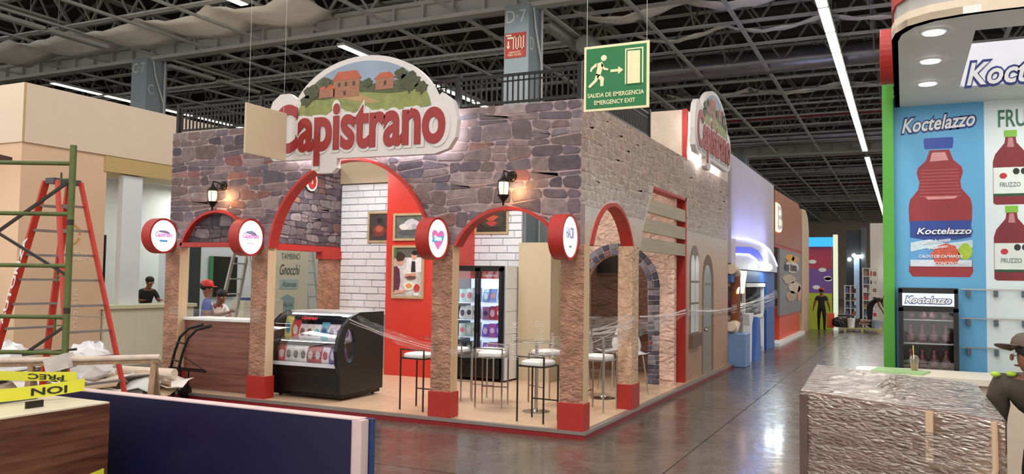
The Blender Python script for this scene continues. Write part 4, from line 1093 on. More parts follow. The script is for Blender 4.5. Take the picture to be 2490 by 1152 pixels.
fr = [(1.54, [((150, 200, 200), (190, 60, 110)), ((196, 214, 210), (190, 70, 100)), ((170, 196, 214), (230, 230, 240)), ((96, 150, 206), (220, 230, 240)), ((70, 130, 206), (214, 110, 90)), ((180, 206, 230), (90, 130, 200))], 'top'),
      (1.22, [((214, 216, 210), (90, 80, 90)), ((222, 222, 216), (70, 66, 80)), ((206, 206, 200), (60, 60, 60)), ((160, 110, 150), (80, 60, 90)), ((176, 60, 84), (220, 190, 200)), ((190, 60, 80), (230, 210, 210))], 'second'),
      (.9, [((190, 206, 196), (230, 110, 130)), ((176, 200, 190), (220, 220, 220)), ((200, 214, 200), (180, 90, 110)), ((120, 96, 186), (220, 190, 230)), ((176, 96, 176), (230, 210, 240)), ((110, 90, 190), (200, 170, 220))], 'third'),
      (.56, [((60, 54, 58), (190, 70, 80)), ((70, 74, 74), (180, 190, 186)), ((190, 190, 190), (60, 70, 70)), ((150, 110, 190), (226, 200, 230)), ((176, 110, 180), (230, 210, 236)), ((196, 90, 170), (236, 216, 236))], 'bottom')]
ADJ = {(222, 222): 'x'}
pos = ['far left', 'left', 'mid-left', 'mid-right', 'right', 'far right']
for z, cs, nm in fr:
    for i, (c1, c2) in enumerate(cs):
        x = FX0 + .13 + (i % 3) * .143 + (0 if i < 3 else .49)
        pack(x, FY + .13, z + .005, .14, .235 + .015 * ((i * 7) % 3), .12, c1, c2, 'package on the %s shelf of the black fridge, %s behind the glass' % (nm, pos[i]), 'food package', 'packages in the two-door fridge', 'box' if (i + int(z * 10)) % 2 else 'pouch')
point('fridge_lamp', (-3.5, FY + .12, 2.05), 9, (.75, .85, 1), .1)
enc = tag(empty('white_brick_return', (-2.97, 4.2, .1)), 'narrow white brick side wall right of the black fridge', 'wall')
WM[enc.name] = Matrix.Translation((-2.97, 4.2, .1))
MB().box(-2.995, -2.965, 3.84, 4.55, .13, 2.22).build('wall_panel', GRB, enc)
for k in range(5):
    MB().box(-2.965, -2.957, 3.845, 4.545, .135 + k * .418, .135 + k * .418 + .41).build('panel', pm('white_panel', S(224, 226, 226), .5, var=.03), enc)

# ------------------------------------------------------------------ bar counter in the left arch
t = empty('bar_counter', (-6.3, .5, .1), 0, 'wood-fronted bar counter with white top under the small left arch', 'counter')
MB().box(-7.08, -5.56, .24, .3, .1, 1.24).build('front_panel', wood('brown_laminate', S(104, 62, 50), S(142, 94, 78), 2.2), t)
MB().box(-7.08, -5.56, .2, .72, 1.24, 1.28).build('counter_top', WHITE, t, bevel=.004)
tag(MB().box(-7.08, -5.56, .19, .235, .1, .125).build('counter_kick', pm('kick_metal', S(170, 150, 132), .4)), 'thin pale strip at the foot of the bar counter', 'trim')

# ------------------------------------------------------------------ stools, tables, chairs
def stool():
    t = empty('bar_stool', (0, 0, 0), 0, 'x', 'bar stool', 'white-seated metal bar stools')
    s = .2; seat = MB()
    g = []
    for zz, k in ((.0, .96), (.02, 1.0), (.045, .98), (.062, .86), (.068, .5)): g.append((zz, k))
    vs = []
    for zz, k in g:
        for i in range(16):
            a = 2 * PI * i / 16; c, q = math.cos(a), math.sin(a); e = (abs(c) ** 5 + abs(q) ** 5) ** (-1 / 5)
            vs.append((s * .98 * k * c * e, s * .98 * k * q * e, .745 + zz))
    fs = [(16 * i + k, 16 * i + (k + 1) % 16, 16 * i + 16 + (k + 1) % 16, 16 * i + 16 + k) for i in range(4) for k in range(16)] + [tuple(range(15, -1, -1)), tuple(range(64, 80))]
    seat.add(vs, fs).build('seat', pm('white_vinyl', S(232, 232, 228), .45), t, smooth=True)
    m = MB()
    for a, b in (((-s, -s), (s, -s)), ((s, -s), (s, s)), ((s, s), (-s, s)), ((-s, s), (-s, -s))): m.bar((*a, .735), (*b, .735), .02)
    m.build('seat_frame', DKSTEEL, t)
    for x in (-s, s):
        MB().bar((x, -s, 0), (x, -s, .87), .018, .018).build('leg', DKSTEEL, t)
        MB().bar((x, s, 0), (x, s, .74), .018, .018).build('leg', DKSTEEL, t)
    MB().bar((-s, -s, .86), (s, -s, .86), .018).build('back_rail', DKSTEEL, t)
    m = MB(); m.bar((-s, s, .26), (s, s, .26), .016); m.build('footrest', DKSTEEL, t)
    return t
def recolor(t, mat):
    for c in t.children:
        if c.name.split('.')[0] != 'seat':
            c.data = c.data.copy(); c.data.materials[0] = mat
s0 = stool(); s0.location = (-.83, .47, .1); s0.rotation_euler = (0, 0, -.1)
s0['label'] = 'bar stool with dark frame nearest the camera, left of the corner column'
c = dup(s0, (-2.7, .5, .1), -.06, 'bar stool with dark frame left of the middle front column')
s1 = dup(s0, (-1.93, 1.28, .1), .22, 'bar stool with pale metal legs in front of the fridge doors'); recolor(s1, CHROME)
s2 = dup(s1, (-2.2, 1.75, .1), 3.0, 'bar stool behind the pale-legged one, seat half hidden in front of fridge')
s3 = dup(s1, (-2.75, 1.6, .1), .1, 'bar stool half hidden behind the middle front column')
s4 = dup(s1, (-.42, 1.72, .1), 1.4, 'bar stool just right of the corner column')
s5 = dup(s1, (-1.35, 2.0, .1), 2.6, 'bar stool behind the glass table, mostly hidden by the corner column')
def high_table(x, y, label):
    t = empty('high_table', (x, y, .1), 0, label, 'table', 'round glass high tables')
    MB().lathe((x, y, 1.09), [(.32, 0), (.33, .004), (.33, .01), (.32, .014)], 28).build('glass_top', glass_mat('table_glass', (.8, .9, .88, 1), .3), t)
    MB().cyl((x, y, .12), (x, y, 1.09), .025, n=12).build('pedestal', CHROME, t)
    MB().lathe((x, y, .1), [(.2, 0), (.2, .008), (.05, .025), (.03, .05)], 24).build('round_foot', CHROME, t)
    m = MB(); m.lathe((x, y, 1.07), [(.1, 0), (.1, .02)], 12); m.build('top_plate', CHROME, t)
high_table(-1.15, 1.15, 'round glass high table between the two front right columns')
high_table(-2.6, .98, 'round glass high table behind the middle front column')
high_table(-.75, 2.9, 'round glass high table near the stone-lined archway')
def shell_chair(x, y, rz, label):
    t = empty('shell_chair', (x, y, .1), rz, label, 'chair', 'pale shell chairs by the archway')
    L = pm('pale_shell', S(206, 204, 206), .35)
    g = []
    for i in range(9):
        u = i / 8
        if u < .5: yy, zz = .2 - .38 * u * 2, .66 - .03 * math.sin(PI * u * 2)
        else: v = (u - .5) * 2; yy, zz = -.18 - .1 * v, .66 + .36 * v
        row = []
        for j in range(7):
            s = j / 6 * 2 - 1; w = .22 * (1 - .25 * max(0, u - .7) / .3)
            row.append((s * w, yy + .05 * s * s * (1 if u > .5 else 0), zz + .03 * s * s))
        g.append(row)
    ob = MB().sheet(g); 
    M = Matrix.Translation((x, y, .1)) @ Matrix.Rotation(rz, 4, 'Z')
    ob.v = [tuple(M @ Vector(v)) for v in ob.v]; ob = ob.build('shell', L, t, smooth=True, fix=False)
    so = ob.modifiers.new('thick', 'SOLIDIFY'); so.thickness = .012
    for a in (-1, 1):
        for b in (-1, 1):
            p = M @ Vector((a * .12, b * .12, .64)); q = M @ Vector((a * .19, b * .19, 0)); MB().cyl(p, q, .01, n=6).build('leg', CHROME, t)
shell_chair(-.95, 4.0, 2.6, 'pale shell chair with its back to the brown archway')
shell_chair(-.5, 3.7, -2.4, 'pale shell chair right of the other one under the arch')
shell_chair(-1.25, 3.1, .5, 'pale shell chair half hidden by the corner column')

# ------------------------------------------------------------------ stretch film
def film(name, rows, label, mat=None, group=None):
    o = MB().sheet(rows).build(name, mat or FILM, smooth=True, fix=False); tag(o, label, 'stretch film', group); return o
def ribbon(P, Q, wp, wq, n=14, sagz=.03, tw=0.):
    P = Vector(P); Q = Vector(Q); rows = []
    for k, s in ((0, -1), (1, -.5), (2, 0), (3, .5), (4, 1)):
        row = []
        for i in range(n + 1):
            u = i / n; c = P.lerp(Q, u); w = (wp + (wq - wp) * u) / 2
            row.append((c.x + tw * s * .05 * math.sin(u * 9), c.y + .012 * math.sin(u * 20 + k * 2), c.z + s * w - sagz * math.sin(PI * u) + .008 * math.sin(u * 31 + k)))
        rows.append(row)
    return rows
film('stretch_film', ribbon((-4.03, .78, 1.34), (-2.2, .03, .98), .12, .2), 'clear stretch film pulled from deli case to the middle front column')
film('stretch_film', ribbon((-7.2, .04, 1.36), (-5.3, .04, 1.36), .2, .18), 'clear stretch film across the bar opening in the small left arch')
film('stretch_film', ribbon((-1.95, .03, .98), (-.3, .03, 1.15), .1, .28), 'faint clear film between the middle and corner front columns')
film('stretch_film', ribbon((-.02, .2, 1.28), (-.02, 2.2, 1.3), .5, .4, tw=1), 'wrinkled clear stretch film between corner column and slim side column', film_mat('side_film', .26, scale=(3, .5, 14), bs=4))
film('stretch_film', ribbon((-.005, 2.36, 1.3), (-.08, 5.66, 1.42), .32, .12), 'clear stretch film from the slim side column to the red jamb', MATS['side_film'])
film('stretch_film', ribbon((-.06, 5.7, 1.42), (-.02, 9.85, 1.35), .16, .1), 'clear stretch film along the plaster wall past the arched window', MATS['side_film'])
film('stretch_film', ribbon((-.02, 9.85, 1.35), (.1, 16.2, 1.55), .2, .5, sagz=.1, tw=1), 'twisted stretch film reaching from the stone booth to the blue booth', MATS['side_film'])
def strands(name, P, Q, n, spread, label, r=.004, seed=3):
    rr = random.Random(seed); m = MB(); P = Vector(P); Q = Vector(Q)
    for k in range(n):
        a = P + Vector((0, 0, rr.uniform(-spread, spread))); b = Q + Vector((0, 0, rr.uniform(-spread, spread)))
        m.tube([a.lerp(b, i / 8) - Vector((0, 0, .03 * math.sin(PI * i / 8))) + Vector((rr.uniform(-.004, .004), 0, rr.uniform(-.004, .004))) for i in range(9)], r, 4)
    tag(m.build(name, pm('film_strand', S(230, 224, 220), .2, var=.05, alpha=.55)), label, 'stretch film', kind='stuff')
strands('film_strands', (-.005, .3, 1.25), (-.0, 2.1, 1.42), 9, .12, 'twisted film strands beside the corner column')
strands('film_strands', (-.0, 2.4, 1.42), (-.07, 5.6, 1.42), 4, .05, 'twisted film strands running to the red jamb', seed=5)
strands('film_strands', (-.02, 5.7, 1.42), (-.0, 9.9, 1.36), 3, .03, 'film strands over the arched window and door', seed=6)
strands('film_strands', (-.0, 9.9, 1.38), (.12, 16.5, 1.62), 7, .12, 'film strands in front of the blue booth', .006, seed=8)
strands('film_strands', (-4.04, .6, 1.33), (-2.25, .03, 1.02), 3, .04, 'film strands between the deli case and column', .003, seed=9)

for k, (x, z0_, z1_, w_) in enumerate(((-.98, .95, 1.42, .11), (-.62, 1.0, 1.44, .13), (-.44, .98, 1.3, .07))):
    m = MB(); rr = random.Random(40 + k)
    for i in range(16):
        z = z0_ + (z1_ - z0_) * i / 15; w = w_ * rr.uniform(.3, 1) / 2
        m.tube([(x + rr.uniform(-.02, .02) + w * (q - 2) / 2, .02 + rr.uniform(-.01, .01), z + rr.uniform(-.008, .008)) for q in range(5)], .004, 4)
    tag(m.build('film_bunch', MATS['film_strand']), ['bunched clear film hanging above the dark-framed stool', 'bunched clear film just left of the corner column', 'small bunch of clear film against the corner column'][k], 'stretch film', kind='stuff')
# ------------------------------------------------------------------ people
def figure(name, label, loc, rz, J, mats, extras=None, cat='person'):
    """one continuous skinned body. J: joint overrides (x right, y forward(-y faces viewer at rz=0), z up)."""
    D = dict(pelvis=(0, 0, .95), spine=(0, 0, 1.12), chest=(0, 0, 1.32), neck=(0, 0, 1.48), jaw=(0, -.01, 1.56), skull=(0, 0, 1.65), crown=(0, 0, 1.73),
             shL=(.17, 0, 1.41), elL=(.23, .02, 1.13), wrL=(.24, -.04, .9), haL=(.24, -.06, .83), shR=(-.17, 0, 1.41), elR=(-.23, .02, 1.13), wrR=(-.24, -.04, .9), haR=(-.24, -.06, .83),
             hipL=(.095, 0, .9), knL=(.11, -.02, .5), anL=(.11, .02, .09), toL=(.12, -.15, .03), hipR=(-.095, 0, .9), knR=(-.11, -.02, .5), anR=(-.11, .02, .09), toR=(-.12, -.15, .03))
    D.update(J)
    RAD = dict(pelvis=(.14, .1), spine=(.13, .095), chest=(.15, .105), neck=(.055, .055), jaw=(.068, .075), skull=(.085, .1), crown=(.05, .06), shL=.068, elL=.045, wrL=.03, haL=.034, shR=.068, elR=.045, wrR=.03, haR=.034,
               hipL=.095, knL=.06, anL=.045, toL=.035, hipR=.095, knR=.06, anR=.045, toR=.035)
    E_ = [('pelvis', 'spine'), ('spine', 'chest'), ('chest', 'neck'), ('neck', 'jaw'), ('jaw', 'skull'), ('skull', 'crown'), ('chest', 'shL'), ('shL', 'elL'), ('elL', 'wrL'), ('wrL', 'haL'), ('chest', 'shR'), ('shR', 'elR'), ('elR', 'wrR'), ('wrR', 'haR'),
          ('pelvis', 'hipL'), ('hipL', 'knL'), ('knL', 'anL'), ('anL', 'toL'), ('pelvis', 'hipR'), ('hipR', 'knR'), ('knR', 'anR'), ('anR', 'toR')]
    names = list(D); vs = [Vector(D[k]) for k in names]; idx = {k: i for i, k in enumerate(names)}; es = [(idx[a], idx[b]) for a, b in E_]
    bk_ = mats.get('bulk', 1.12)
    for k in ('pelvis', 'spine', 'chest'): RAD[k] = (RAD[k][0] * bk_, RAD[k][1] * bk_)
    for k in ('shL', 'shR', 'elL', 'elR', 'hipL', 'hipR', 'knL', 'knR'): RAD[k] = RAD[k] * bk_
    if bk_ > 1.2: RAD['wrL'] = RAD['wrR'] = .045
    rad = [RAD[k] if isinstance(RAD[k], tuple) else (RAD[k], RAD[k]) for k in names]
    reg = {}
    for s in 'LR':   # five fingers of different lengths, thumb from the side of the palm
        w, h = Vector(D['wr' + s]), Vector(D['ha' + s]); d = (h - w).normalized(); side = Vector((0, 1, 0)).cross(d)
        side = Vector((0, 1, 0)) if True else side; side = (side - d * side.dot(d)).normalized()
        for k, (off, L) in enumerate(((-.027, .07), (-.009, .08), (.009, .076), (.027, .06))):
            a = h + side * off + d * .02; b = a + d * L * .55; c_ = b + d * L * .4 + Vector((0, 0, 0)) + d.cross(side) * .012
            vs += [a, b, c_]; rad += [(.0095, .0095), (.009, .009), (.007, .007)]; n = len(vs)
            es += [(idx['ha' + s], n - 3), (n - 3, n - 2), (n - 2, n - 1)]
        a = w + d * .03 - side * .035; b = a + d * .04 - side * .015
        vs += [a, b]; rad += [(.011, .011), (.009, .009)]; n = len(vs); es += [(idx['wr' + s], n - 2), (n - 2, n - 1)]
    me = bpy.data.meshes.new(name); me.from_pydata([tuple(v) for v in vs], es, [])
    o = bpy.data.objects.new(name, me); COL.objects.link(o)
    sk = o.modifiers.new('skin', 'SKIN'); sk.branch_smoothing = .4
    if not me.skin_vertices: 
        bm = bmesh.new(); bm.from_mesh(me); bm.verts.layers.skin.verify(); bm.to_mesh(me); bm.free()
    for i, q in enumerate(me.skin_vertices[0].data): q.radius = rad[i]; q.use_root = (i == idx['pelvis'])
    o.modifiers.new('sub', 'SUBSURF').levels = 1
    dg = bpy.context.evaluated_depsgraph_get(); me2 = bpy.data.meshes.new_from_object(o.evaluated_get(dg))
    bpy.data.objects.remove(o)
    T = empty(name, loc, rz, label, cat)
    for m in (mats['skin'], mats['top'], mats['bottom'], mats['shoe']): me2.materials.append(m)
    segs = [(Vector(D[a]), Vector(D[b]), a, b) for a, b in E_]
    def regof(p):
        best = 9; r_ = 0
        for A, B, a, b in segs:
            d = B - A; t_ = max(0, min(1, (p - A).dot(d) / d.length_squared)); q = (p - (A + d * t_)).length - .02 * (a in ('pelvis', 'spine', 'chest'))
            if q < best:
                best = q
                if a in ('neck', 'jaw', 'skull') : r_ = 0
                elif a == 'chest' and b == 'neck': r_ = 1 if t_ < .75 else 0
                elif a in ('pelvis', 'spine') and b in ('spine', 'chest'): r_ = 1 if (a == 'spine' or t_ > .15) else 2
                elif b in ('shL', 'shR'): r_ = 1
                elif a in ('shL', 'shR'): r_ = 1 if (t_ < mats.get('sleeve', .6) or mats.get('sleeve', .6) >= 1) else 0
                elif a in ('elL', 'elR'): r_ = 1 if mats.get('sleeve', .6) > 1 else 0
                elif a in ('wrL', 'wrR'): r_ = 0
                elif b in ('anL', 'anR', 'knL', 'knR', 'hipL', 'hipR'): r_ = 2
                else: r_ = 3
        return r_
    for pg in me2.polygons: pg.material_index = regof(pg.center); pg.use_smooth = True
    me2.name = 'body'; b = bpy.data.objects.new('body', me2); COL.objects.link(b); b.parent = T
    def child(mb, nm, mat, smooth=True, lab=None):
        o = mb.mesh(nm, mat, smooth); o = bpy.data.objects.new(nm, o); COL.objects.link(o); o.parent = T
        if lab: o['label'] = lab
        return o
    sk_ = Vector(D['skull']); jw = Vector(D['jaw']); up = (Vector(D['crown']) - sk_).normalized()
    fw = Vector(mats.get('face', (0, -1, 0))); fw = (fw - up * fw.dot(up)).normalized(); sd = up.cross(fw)
    m = MB()
    for s in (-1, 1): m.ball(sk_ + fw * .072 + sd * s * .032 - up * .02, .012)
    child(m, 'eyes', pm('eye_white', S(210, 204, 196), .3))
    m = MB().ball(sk_ + fw * .088 - up * .045, .014, .016, .024); child(m, 'nose', mats['skin'])
    m = MB().ball(jw + fw * .066 + up * .005, .026, .01, .008); child(m, 'mouth', pm('lip_brown', S(110, 58, 52), .5))
    m = MB()
    for s in (-1, 1): m.ball(sk_ + sd * s * .08 - up * .03, .012, .02, .03)
    child(m, 'ears', mats['skin'])
    if mats.get('hair') is not None:
        m = MB().ball(sk_ - fw * .018 + up * .035, .098, .108, .085, 16, 10); child(m, 'hair', mats['hair'])
    if mats.get('cap') is not None:
        c_ = sk_ + up * .03; m = MB()
        for i in range(7):
            pass
        q = up.to_track_quat('Z', 'Y').to_matrix().to_4x4(); M = Matrix.Translation(c_) @ q
        mb2 = MB().lathe((0, 0, 0), [(.108, 0), (.112, .02), (.108, .06), (.085, .095), (.045, .115), (.008, .12)], 18)
        mb2.v = [tuple(M @ Vector(v)) for v in mb2.v]; child(mb2, 'cap', mats['cap'])
        rows = []
        for i in range(4):
            row = []
            for j in range(9):
                a = -1.0 + 2.0 * j / 8; r2 = .105 + .035 * i * math.cos(a) * mats.get('brim', .7)
                row.append(tuple(c_ + fw * (r2 * math.cos(a)) + sd * (r2 * math.sin(a)) * .95 + up * (.012 - .006 * i)))
            rows.append(row)
        ob = child(MB().sheet(rows), 'brim', mats['cap']); so = ob.modifiers.new('t', 'SOLIDIFY'); so.thickness = .006
    return T
BSH = pm('black_shirt', S(24, 25, 28), .8, var=.15); BPA = pm('dark_trousers', S(22, 22, 28), .8, var=.15); SHOE = pm('black_shoe', S(14, 14, 14), .5)
REDC = pm('red_cap', S(196, 44, 34), .5)
# ------------------------------------------------------------------ neighbouring cream booth, left
fx = -11.5
t = tag(empty('cream_fascia', (-12.5, 2, 5)), 'large plain cream box fascia on the neighbouring booth at left', 'fascia')
WM[t.name] = Matrix.Translation((-12.5, 2, 5))
MB().box(-16, fx, .27, 7.5, 4.46, 5.6).build('fascia_box', CREAM, t)
MB().box(fx, fx + .004, .26, .31, 4.46, 5.6).build('corner_strip', GOLD, t)
tag(MB().box(-12.4, fx - .05, .3, 2.16, 0, 4.46).build('beige_side_wall', pm('peach_wall', S(222, 188, 156), .6, var=.02, scale=1.2)), 'tall peach wall behind the red step ladder', 'wall')
t = tag(empty('header_beam', (-11.6, 3.2, 4.3)), 'golden beige header beam under the cream fascia', 'beam')
WM[t.name] = Matrix.Translation((-11.6, 3.2, 4.3))
MB().box(-12.4, fx - .02, 2.1, 7.5, 4.12, 4.46).build('beam_body', GOLD, t)
LB = MATS['peach_wall']
W = pm('faint_white_lettering', S(226, 206, 184), .6)
t = empty('wall_lettering', (fx - .04, 1.5, 2), 0, 'faint white round emblem and letters on the peach wall', 'sign')
text('OCDA', 'lettering', W, t, (fx - .05, 1.15, 2.22), (0, 1, 0), .2, .7, ext=.008)
MB().prism(ring_poly(1.4, 2.75, .17, .22, 0, 340, 24), 'yz', fx - .05, fx - .042).build('emblem_ring', pm('ochre_ring', S(206, 150, 90), .6), t)
text('monin', 'lettering', W, t, (fx - .05, 1.62, .75), (0, 0, 1), .14, .9, zd=(0, -1, 0), ext=.008)
PW2 = pm('bright_white_wall', S(226, 232, 236), .5, var=.02)
tag(MB().box(-11.75, fx - .1, 2.62, 3.12, 0, 4.1).build('white_post', PW2), 'bright white square post lit from above beside the cream counter', 'post')
tag(MB().box(-13.0, -12.6, -.9, -.5, 0, 4.2).build('white_post', PW2), 'white square post at the left behind the red ladder', 'post')
t = empty('cream_counter', (-11.7, 3.1, 0), 0, 'cream reception counter with a ledge where a man leans', 'counter')
MB().box(-12.1, -11.5, 2.2, 4.6, 0, 1.22).build('counter_body', CREAM2, t)
MB().box(-12.15, -11.44, 2.15, 4.65, 1.22, 1.3).build('counter_top', pm('counter_top_cream', S(216, 214, 176), .5), t, bevel=.005)
for k in range(3): MB().box(-11.5, -11.49, 2.25 + k * .75, 2.95 + k * .75, .08, 1.15).build('panel', CREAM2, t)
# interior of the cream booth
tag(MB().box(-14.0, -11.5, 4.62, 7.5, 0, .15).box(-14.0, -12.12, .3, 4.62, 0, .15).build('raised_floor', pm('pale_floor', S(206, 200, 190), .4)), 'raised pale floor of the neighbouring cream booth', 'platform')
tag(MB().box(-14.2, -14.05, -4.0, 13, 0, 4.46).build('booth_back_wall', pm('warm_white_wall', S(214, 214, 206), .6, var=.03)), 'white back wall deep inside the neighbouring cream booth', 'wall')
t = empty('wall_screen', (-13.9, 4.0, 2), 0, 'black wall-mounted screen left of the white post', 'screen')
MB().box(-12.9, -12.85, 2.75, 3.25, 1.75, 2.85).build('screen_body', BLACK, t, bevel=.01)
MB().box(-12.85, -12.845, 2.78, 3.22, 1.78, 2.82).build('display', pm('screen_off', S(30, 34, 38), .15), t)
MB().box(-14.1, -12.9, 2.9, 3.1, 2.2, 2.4).build('wall_arm', BLACKM, t)
ceil = tag(MB().box(-14.05, -12.4, .3, 7.5, 4.3, 4.45).build('booth_ceiling', pm('booth_ceiling_white', S(200, 200, 190), .6)), 'pale ceiling panel inside the cream booth', 'ceiling panel')
def downlight(x, y, z, r, label, grp):
    t = empty('downlight', (x, y, z), 0, label, 'light', grp)
    MB().lathe((x, y, z - .012), [(r * .8, 0), (r, .0), (r, .012)], 20).build('trim_ring', WHITE, t)
    MB().lathe((x, y, z - .016), [(r * .8, 0), (r * .8, .006)], 20).build('lamp_disc', LEDD, t)
downlight(-12.7, 3.0, 4.3, .12, 'round downlight above the white post', 'downlights of the cream booth')
downlight(-12.9, 5.0, 4.3, .12, 'round downlight beside the stone wall edge', 'downlights of the cream booth')
area('cream_booth_lamp', (-12.6, 3.3, 4.2), .5, 26, (.93, .97, 1))
area('cream_booth_lamp', (-12.8, 6.6, 4.2), 1.5, 90, (.93, .97, 1))
area('cream_booth_lamp', (-12.8, -1.5, 4.0), 1.0, 45, (1, .98, .92))
# far-left booth glimpsed behind scaffold and ladder
t = empty('left_display_unit', (-13.9, -1.8, 0), 0, 'white display unit with navy panel and dark screen behind the scaffold', 'display unit')
MB().box(-13.6, -13.45, -3.9, .2, 0, 3.4).build('white_panel', pm('unit_white', S(226, 222, 214), .5), t)
MB().box(-13.45, -13.43, -1.15, -.78, .9, 2.75).build('navy_panel', pm('navy_panel_paint', S(30, 36, 90), .5), t)
MB().box(-13.45, -13.42, -2.2, -1.35, 1.95, 2.6).build('dark_screen', BLACK, t)
MB().prism(arc(-1.75, 1.5, .2, 0, 350, 20), 'yz', -13.45, -13.43).build('yellow_emblem', pm('yellow_emblem', S(216, 180, 50), .5), t)
MB().box(-13.45, -13.43, -2.2, -1.3, .35, .8).build('yellow_band', pm('pale_yellow', S(214, 208, 130), .5), t)
m = MB()
for k in range(9): m.box(-13.45, -13.42, -2.2 + k * .09, -2.15 + k * .09, .12, .3)
m.build('blue_grille', pm('pale_blue', S(170, 190, 200), .5), t)
for k in range(3): MB().box(-13.45, -13.4, -2.2, -1.4, .9 + k * .05, .93 + k * .05).build('louvre', STEEL2, t)
t = empty('left_canopy', (-13.5, -2, 3.8), 0, 'pale canopy with a dark louvred ceiling edge at far left', 'canopy')
MB().box(-14, -12.6, -5, .1, 4.15, 4.35).build('canopy_slab', pm('dark_canopy', S(74, 60, 52), .6), t)
MB().box(-14, -12.9, -5, -.2, 3.3, 3.38).build('lower_shelf', pm('taupe', S(170, 150, 134), .6), t)
MB().prism([(-3.0, 2.75), (-1.0, 2.75), (-.8, 3.0), (-3.0, 3.3)], 'yz', -13.2, -13.1).build('slanted_board', pm('taupe2', S(186, 170, 152), .6), t)
downlight(-12.9, -1.6, 4.15, .12, 'round downlight under the dark canopy at far left', 'downlights of the cream booth')
# second neighbouring stand seen through the bar openings
t = empty('names_banner', (-11.3, 7.6, 0), 0, 'cream banner with grey product names seen through the left opening', 'banner')
MB().box(-11.4, -11.35, 7.2, 8.5, .0, 2.7).build('banner_sheet', CREAM2, t)
GT = pm('grey_green_lettering', S(110, 124, 116), .6)
text('TAMBINO', 'lettering', GT, t, (-11.349, 7.4, 2.42), (0, 1, 0), .16, .75, ext=.006)
text('Gnocchi', 'lettering', pm('dark_lettering', S(70, 80, 80), .6), t, (-11.349, 7.35, 2.0), (0, 1, 0), .28, .8, ext=.006, shear=.3)
MB().box(-11.35, -11.34, 7.35, 8.1, 1.62, 1.88).build('blue_plate', pm('pale_teal', S(176, 196, 196), .6), t)
text('Atenas', 'lettering', GT, t, (-11.34, 7.42, 1.68), (0, 1, 0), .15, .6, ext=.006, shear=.3)
MB().prism([(7.4, 1.0), (7.95, 1.0), (7.95, 1.38), (7.68, 1.48), (7.4, 1.38)], 'yz', -11.35, -11.34).build('blue_shield', pm('teal_shield', S(150, 176, 176), .6), t)
text('VILLA', 'lettering', GT, t, (-11.34, 7.48, 1.15), (0, 1, 0), .1, .4, ext=.006)
t = empty('dark_wall_panel', (-12.6, 5.3, 0), 0, 'dark panel with green edge behind the aluminium ladder', 'panel')
MB().box(-12.5, -12.45, 6.1, 6.95, 1.4, 2.45).build('dark_panel', BLACK, t)
MB().box(-12.5, -12.44, 6.0, 6.1, 1.4, 2.45).build('green_edge', pm('green_edge', S(70, 140, 90), .5), t)
t = empty('dark_doorway', (-12.6, 4.3, 0), 0, 'dark doorway with pale strip behind the man in the red cap', 'doorway')
MB().box(-12.5, -12.45, 5.3, 5.68, .0, 2.75).build('dark_leaf', pm('dark_green_grey', S(52, 58, 60), .5), t)
MB().box(-12.5, -12.44, 5.2, 5.3, .0, 2.75).build('pale_jamb', CREAM2, t)
tag(MB().box(-12.7, -12.55, 4.6, 9.9, 0, 3.0).build('white_partition', pm('lit_white_partition', S(222, 232, 238), .5, var=.02)), 'brightly lit white partition behind the aluminium ladders', 'wall')
tag(MB().box(-11.3, -10.9, 5.6, 7.0, 0, 1.35).build('white_work_counter', CREAM2), 'white counter cluttered with papers beyond the bar opening', 'counter')
for i, (y, c, w) in enumerate(((5.8, (60, 76, 130), .14), (6.2, (226, 226, 214), .3), (6.6, (206, 196, 160), .2))):
    tag(MB().box(-11.2, -11.0, y, y + w, 1.35, 1.42 + .03 * i).build('small_box', pm('smallbox%d' % i, S(*c), .6)), ['small dark blue box', 'flat white box', 'small tan box'][i] + ' on the white counter behind the ladder', 'box')
def stepladder(x, y, rz, H, w0, w1, spread, mat, step, label, nsteps, capm=None, rear=True, logo=None, name='step_ladder'):
    t = empty(name, (x, y, 0), rz, label, 'ladder')
    M = Matrix.Translation((x, y, 0)) @ Matrix.Rotation(rz, 4, 'Z')
    P = lambda a, b, c: M @ Vector((a, b, c))
    X = lambda s, z: s * (w0 + (w1 - w0) * (1 - z / H)) / 2
    for side, yy in ((-1, -spread / 2), (1, spread / 2)):
        for s in (-1, 1):
            MB().bar(P(X(s, 0), yy, 0), P(X(s, H), yy * .12, H), .085 if side < 0 else .06, .035, up=M.to_3x3() @ Vector((0, 1, 0)) if side < 0 else M.to_3x3() @ Vector((1, 0, 0))).build('front_rail' if side < 0 else 'rear_rail', mat, t)
    for k in range(1, nsteps + 1):
        z = H * k / (nsteps + 1); yy = -spread / 2 + (spread / 2 - .06) * z / H
        MB().bar(P(X(-1, z), yy, z), P(X(1, z), yy, z), .09, .03).build('step', step, t)
        if rear:
            yy = -yy; MB().bar(P(X(-1, z), yy, z), P(X(1, z), yy, z), .035, .03).build('rear_step', step, t)
    tc = MB().bar(P(X(-1, H) - .03, 0, H), P(X(1, H) + .03, 0, H), .17, .07).build('top_cap', capm or step, t)
    for s in (-1, 1): 
        z = H * .45; MB().bar(P(X(s, z), -spread / 2 * .55, z), P(X(s, z), spread / 2 * .55, z), .02, .01).build('spreader', step, t)
    return t, P, X
ALU = pm('aluminium', S(176, 178, 172), .4, .4)
stepladder(-8.7, 3.35, -1.45, 2.85, .4, .62, 1.4, ALU, ALU, 'aluminium step ladder behind the man in white, seen through bar opening', 8)
stepladder(-12.0, 9.15, -1.45, 3.1, .4, .62, .9, ALU, ALU, 'aluminium step ladder seen over the deli case, right of the names banner', 8)
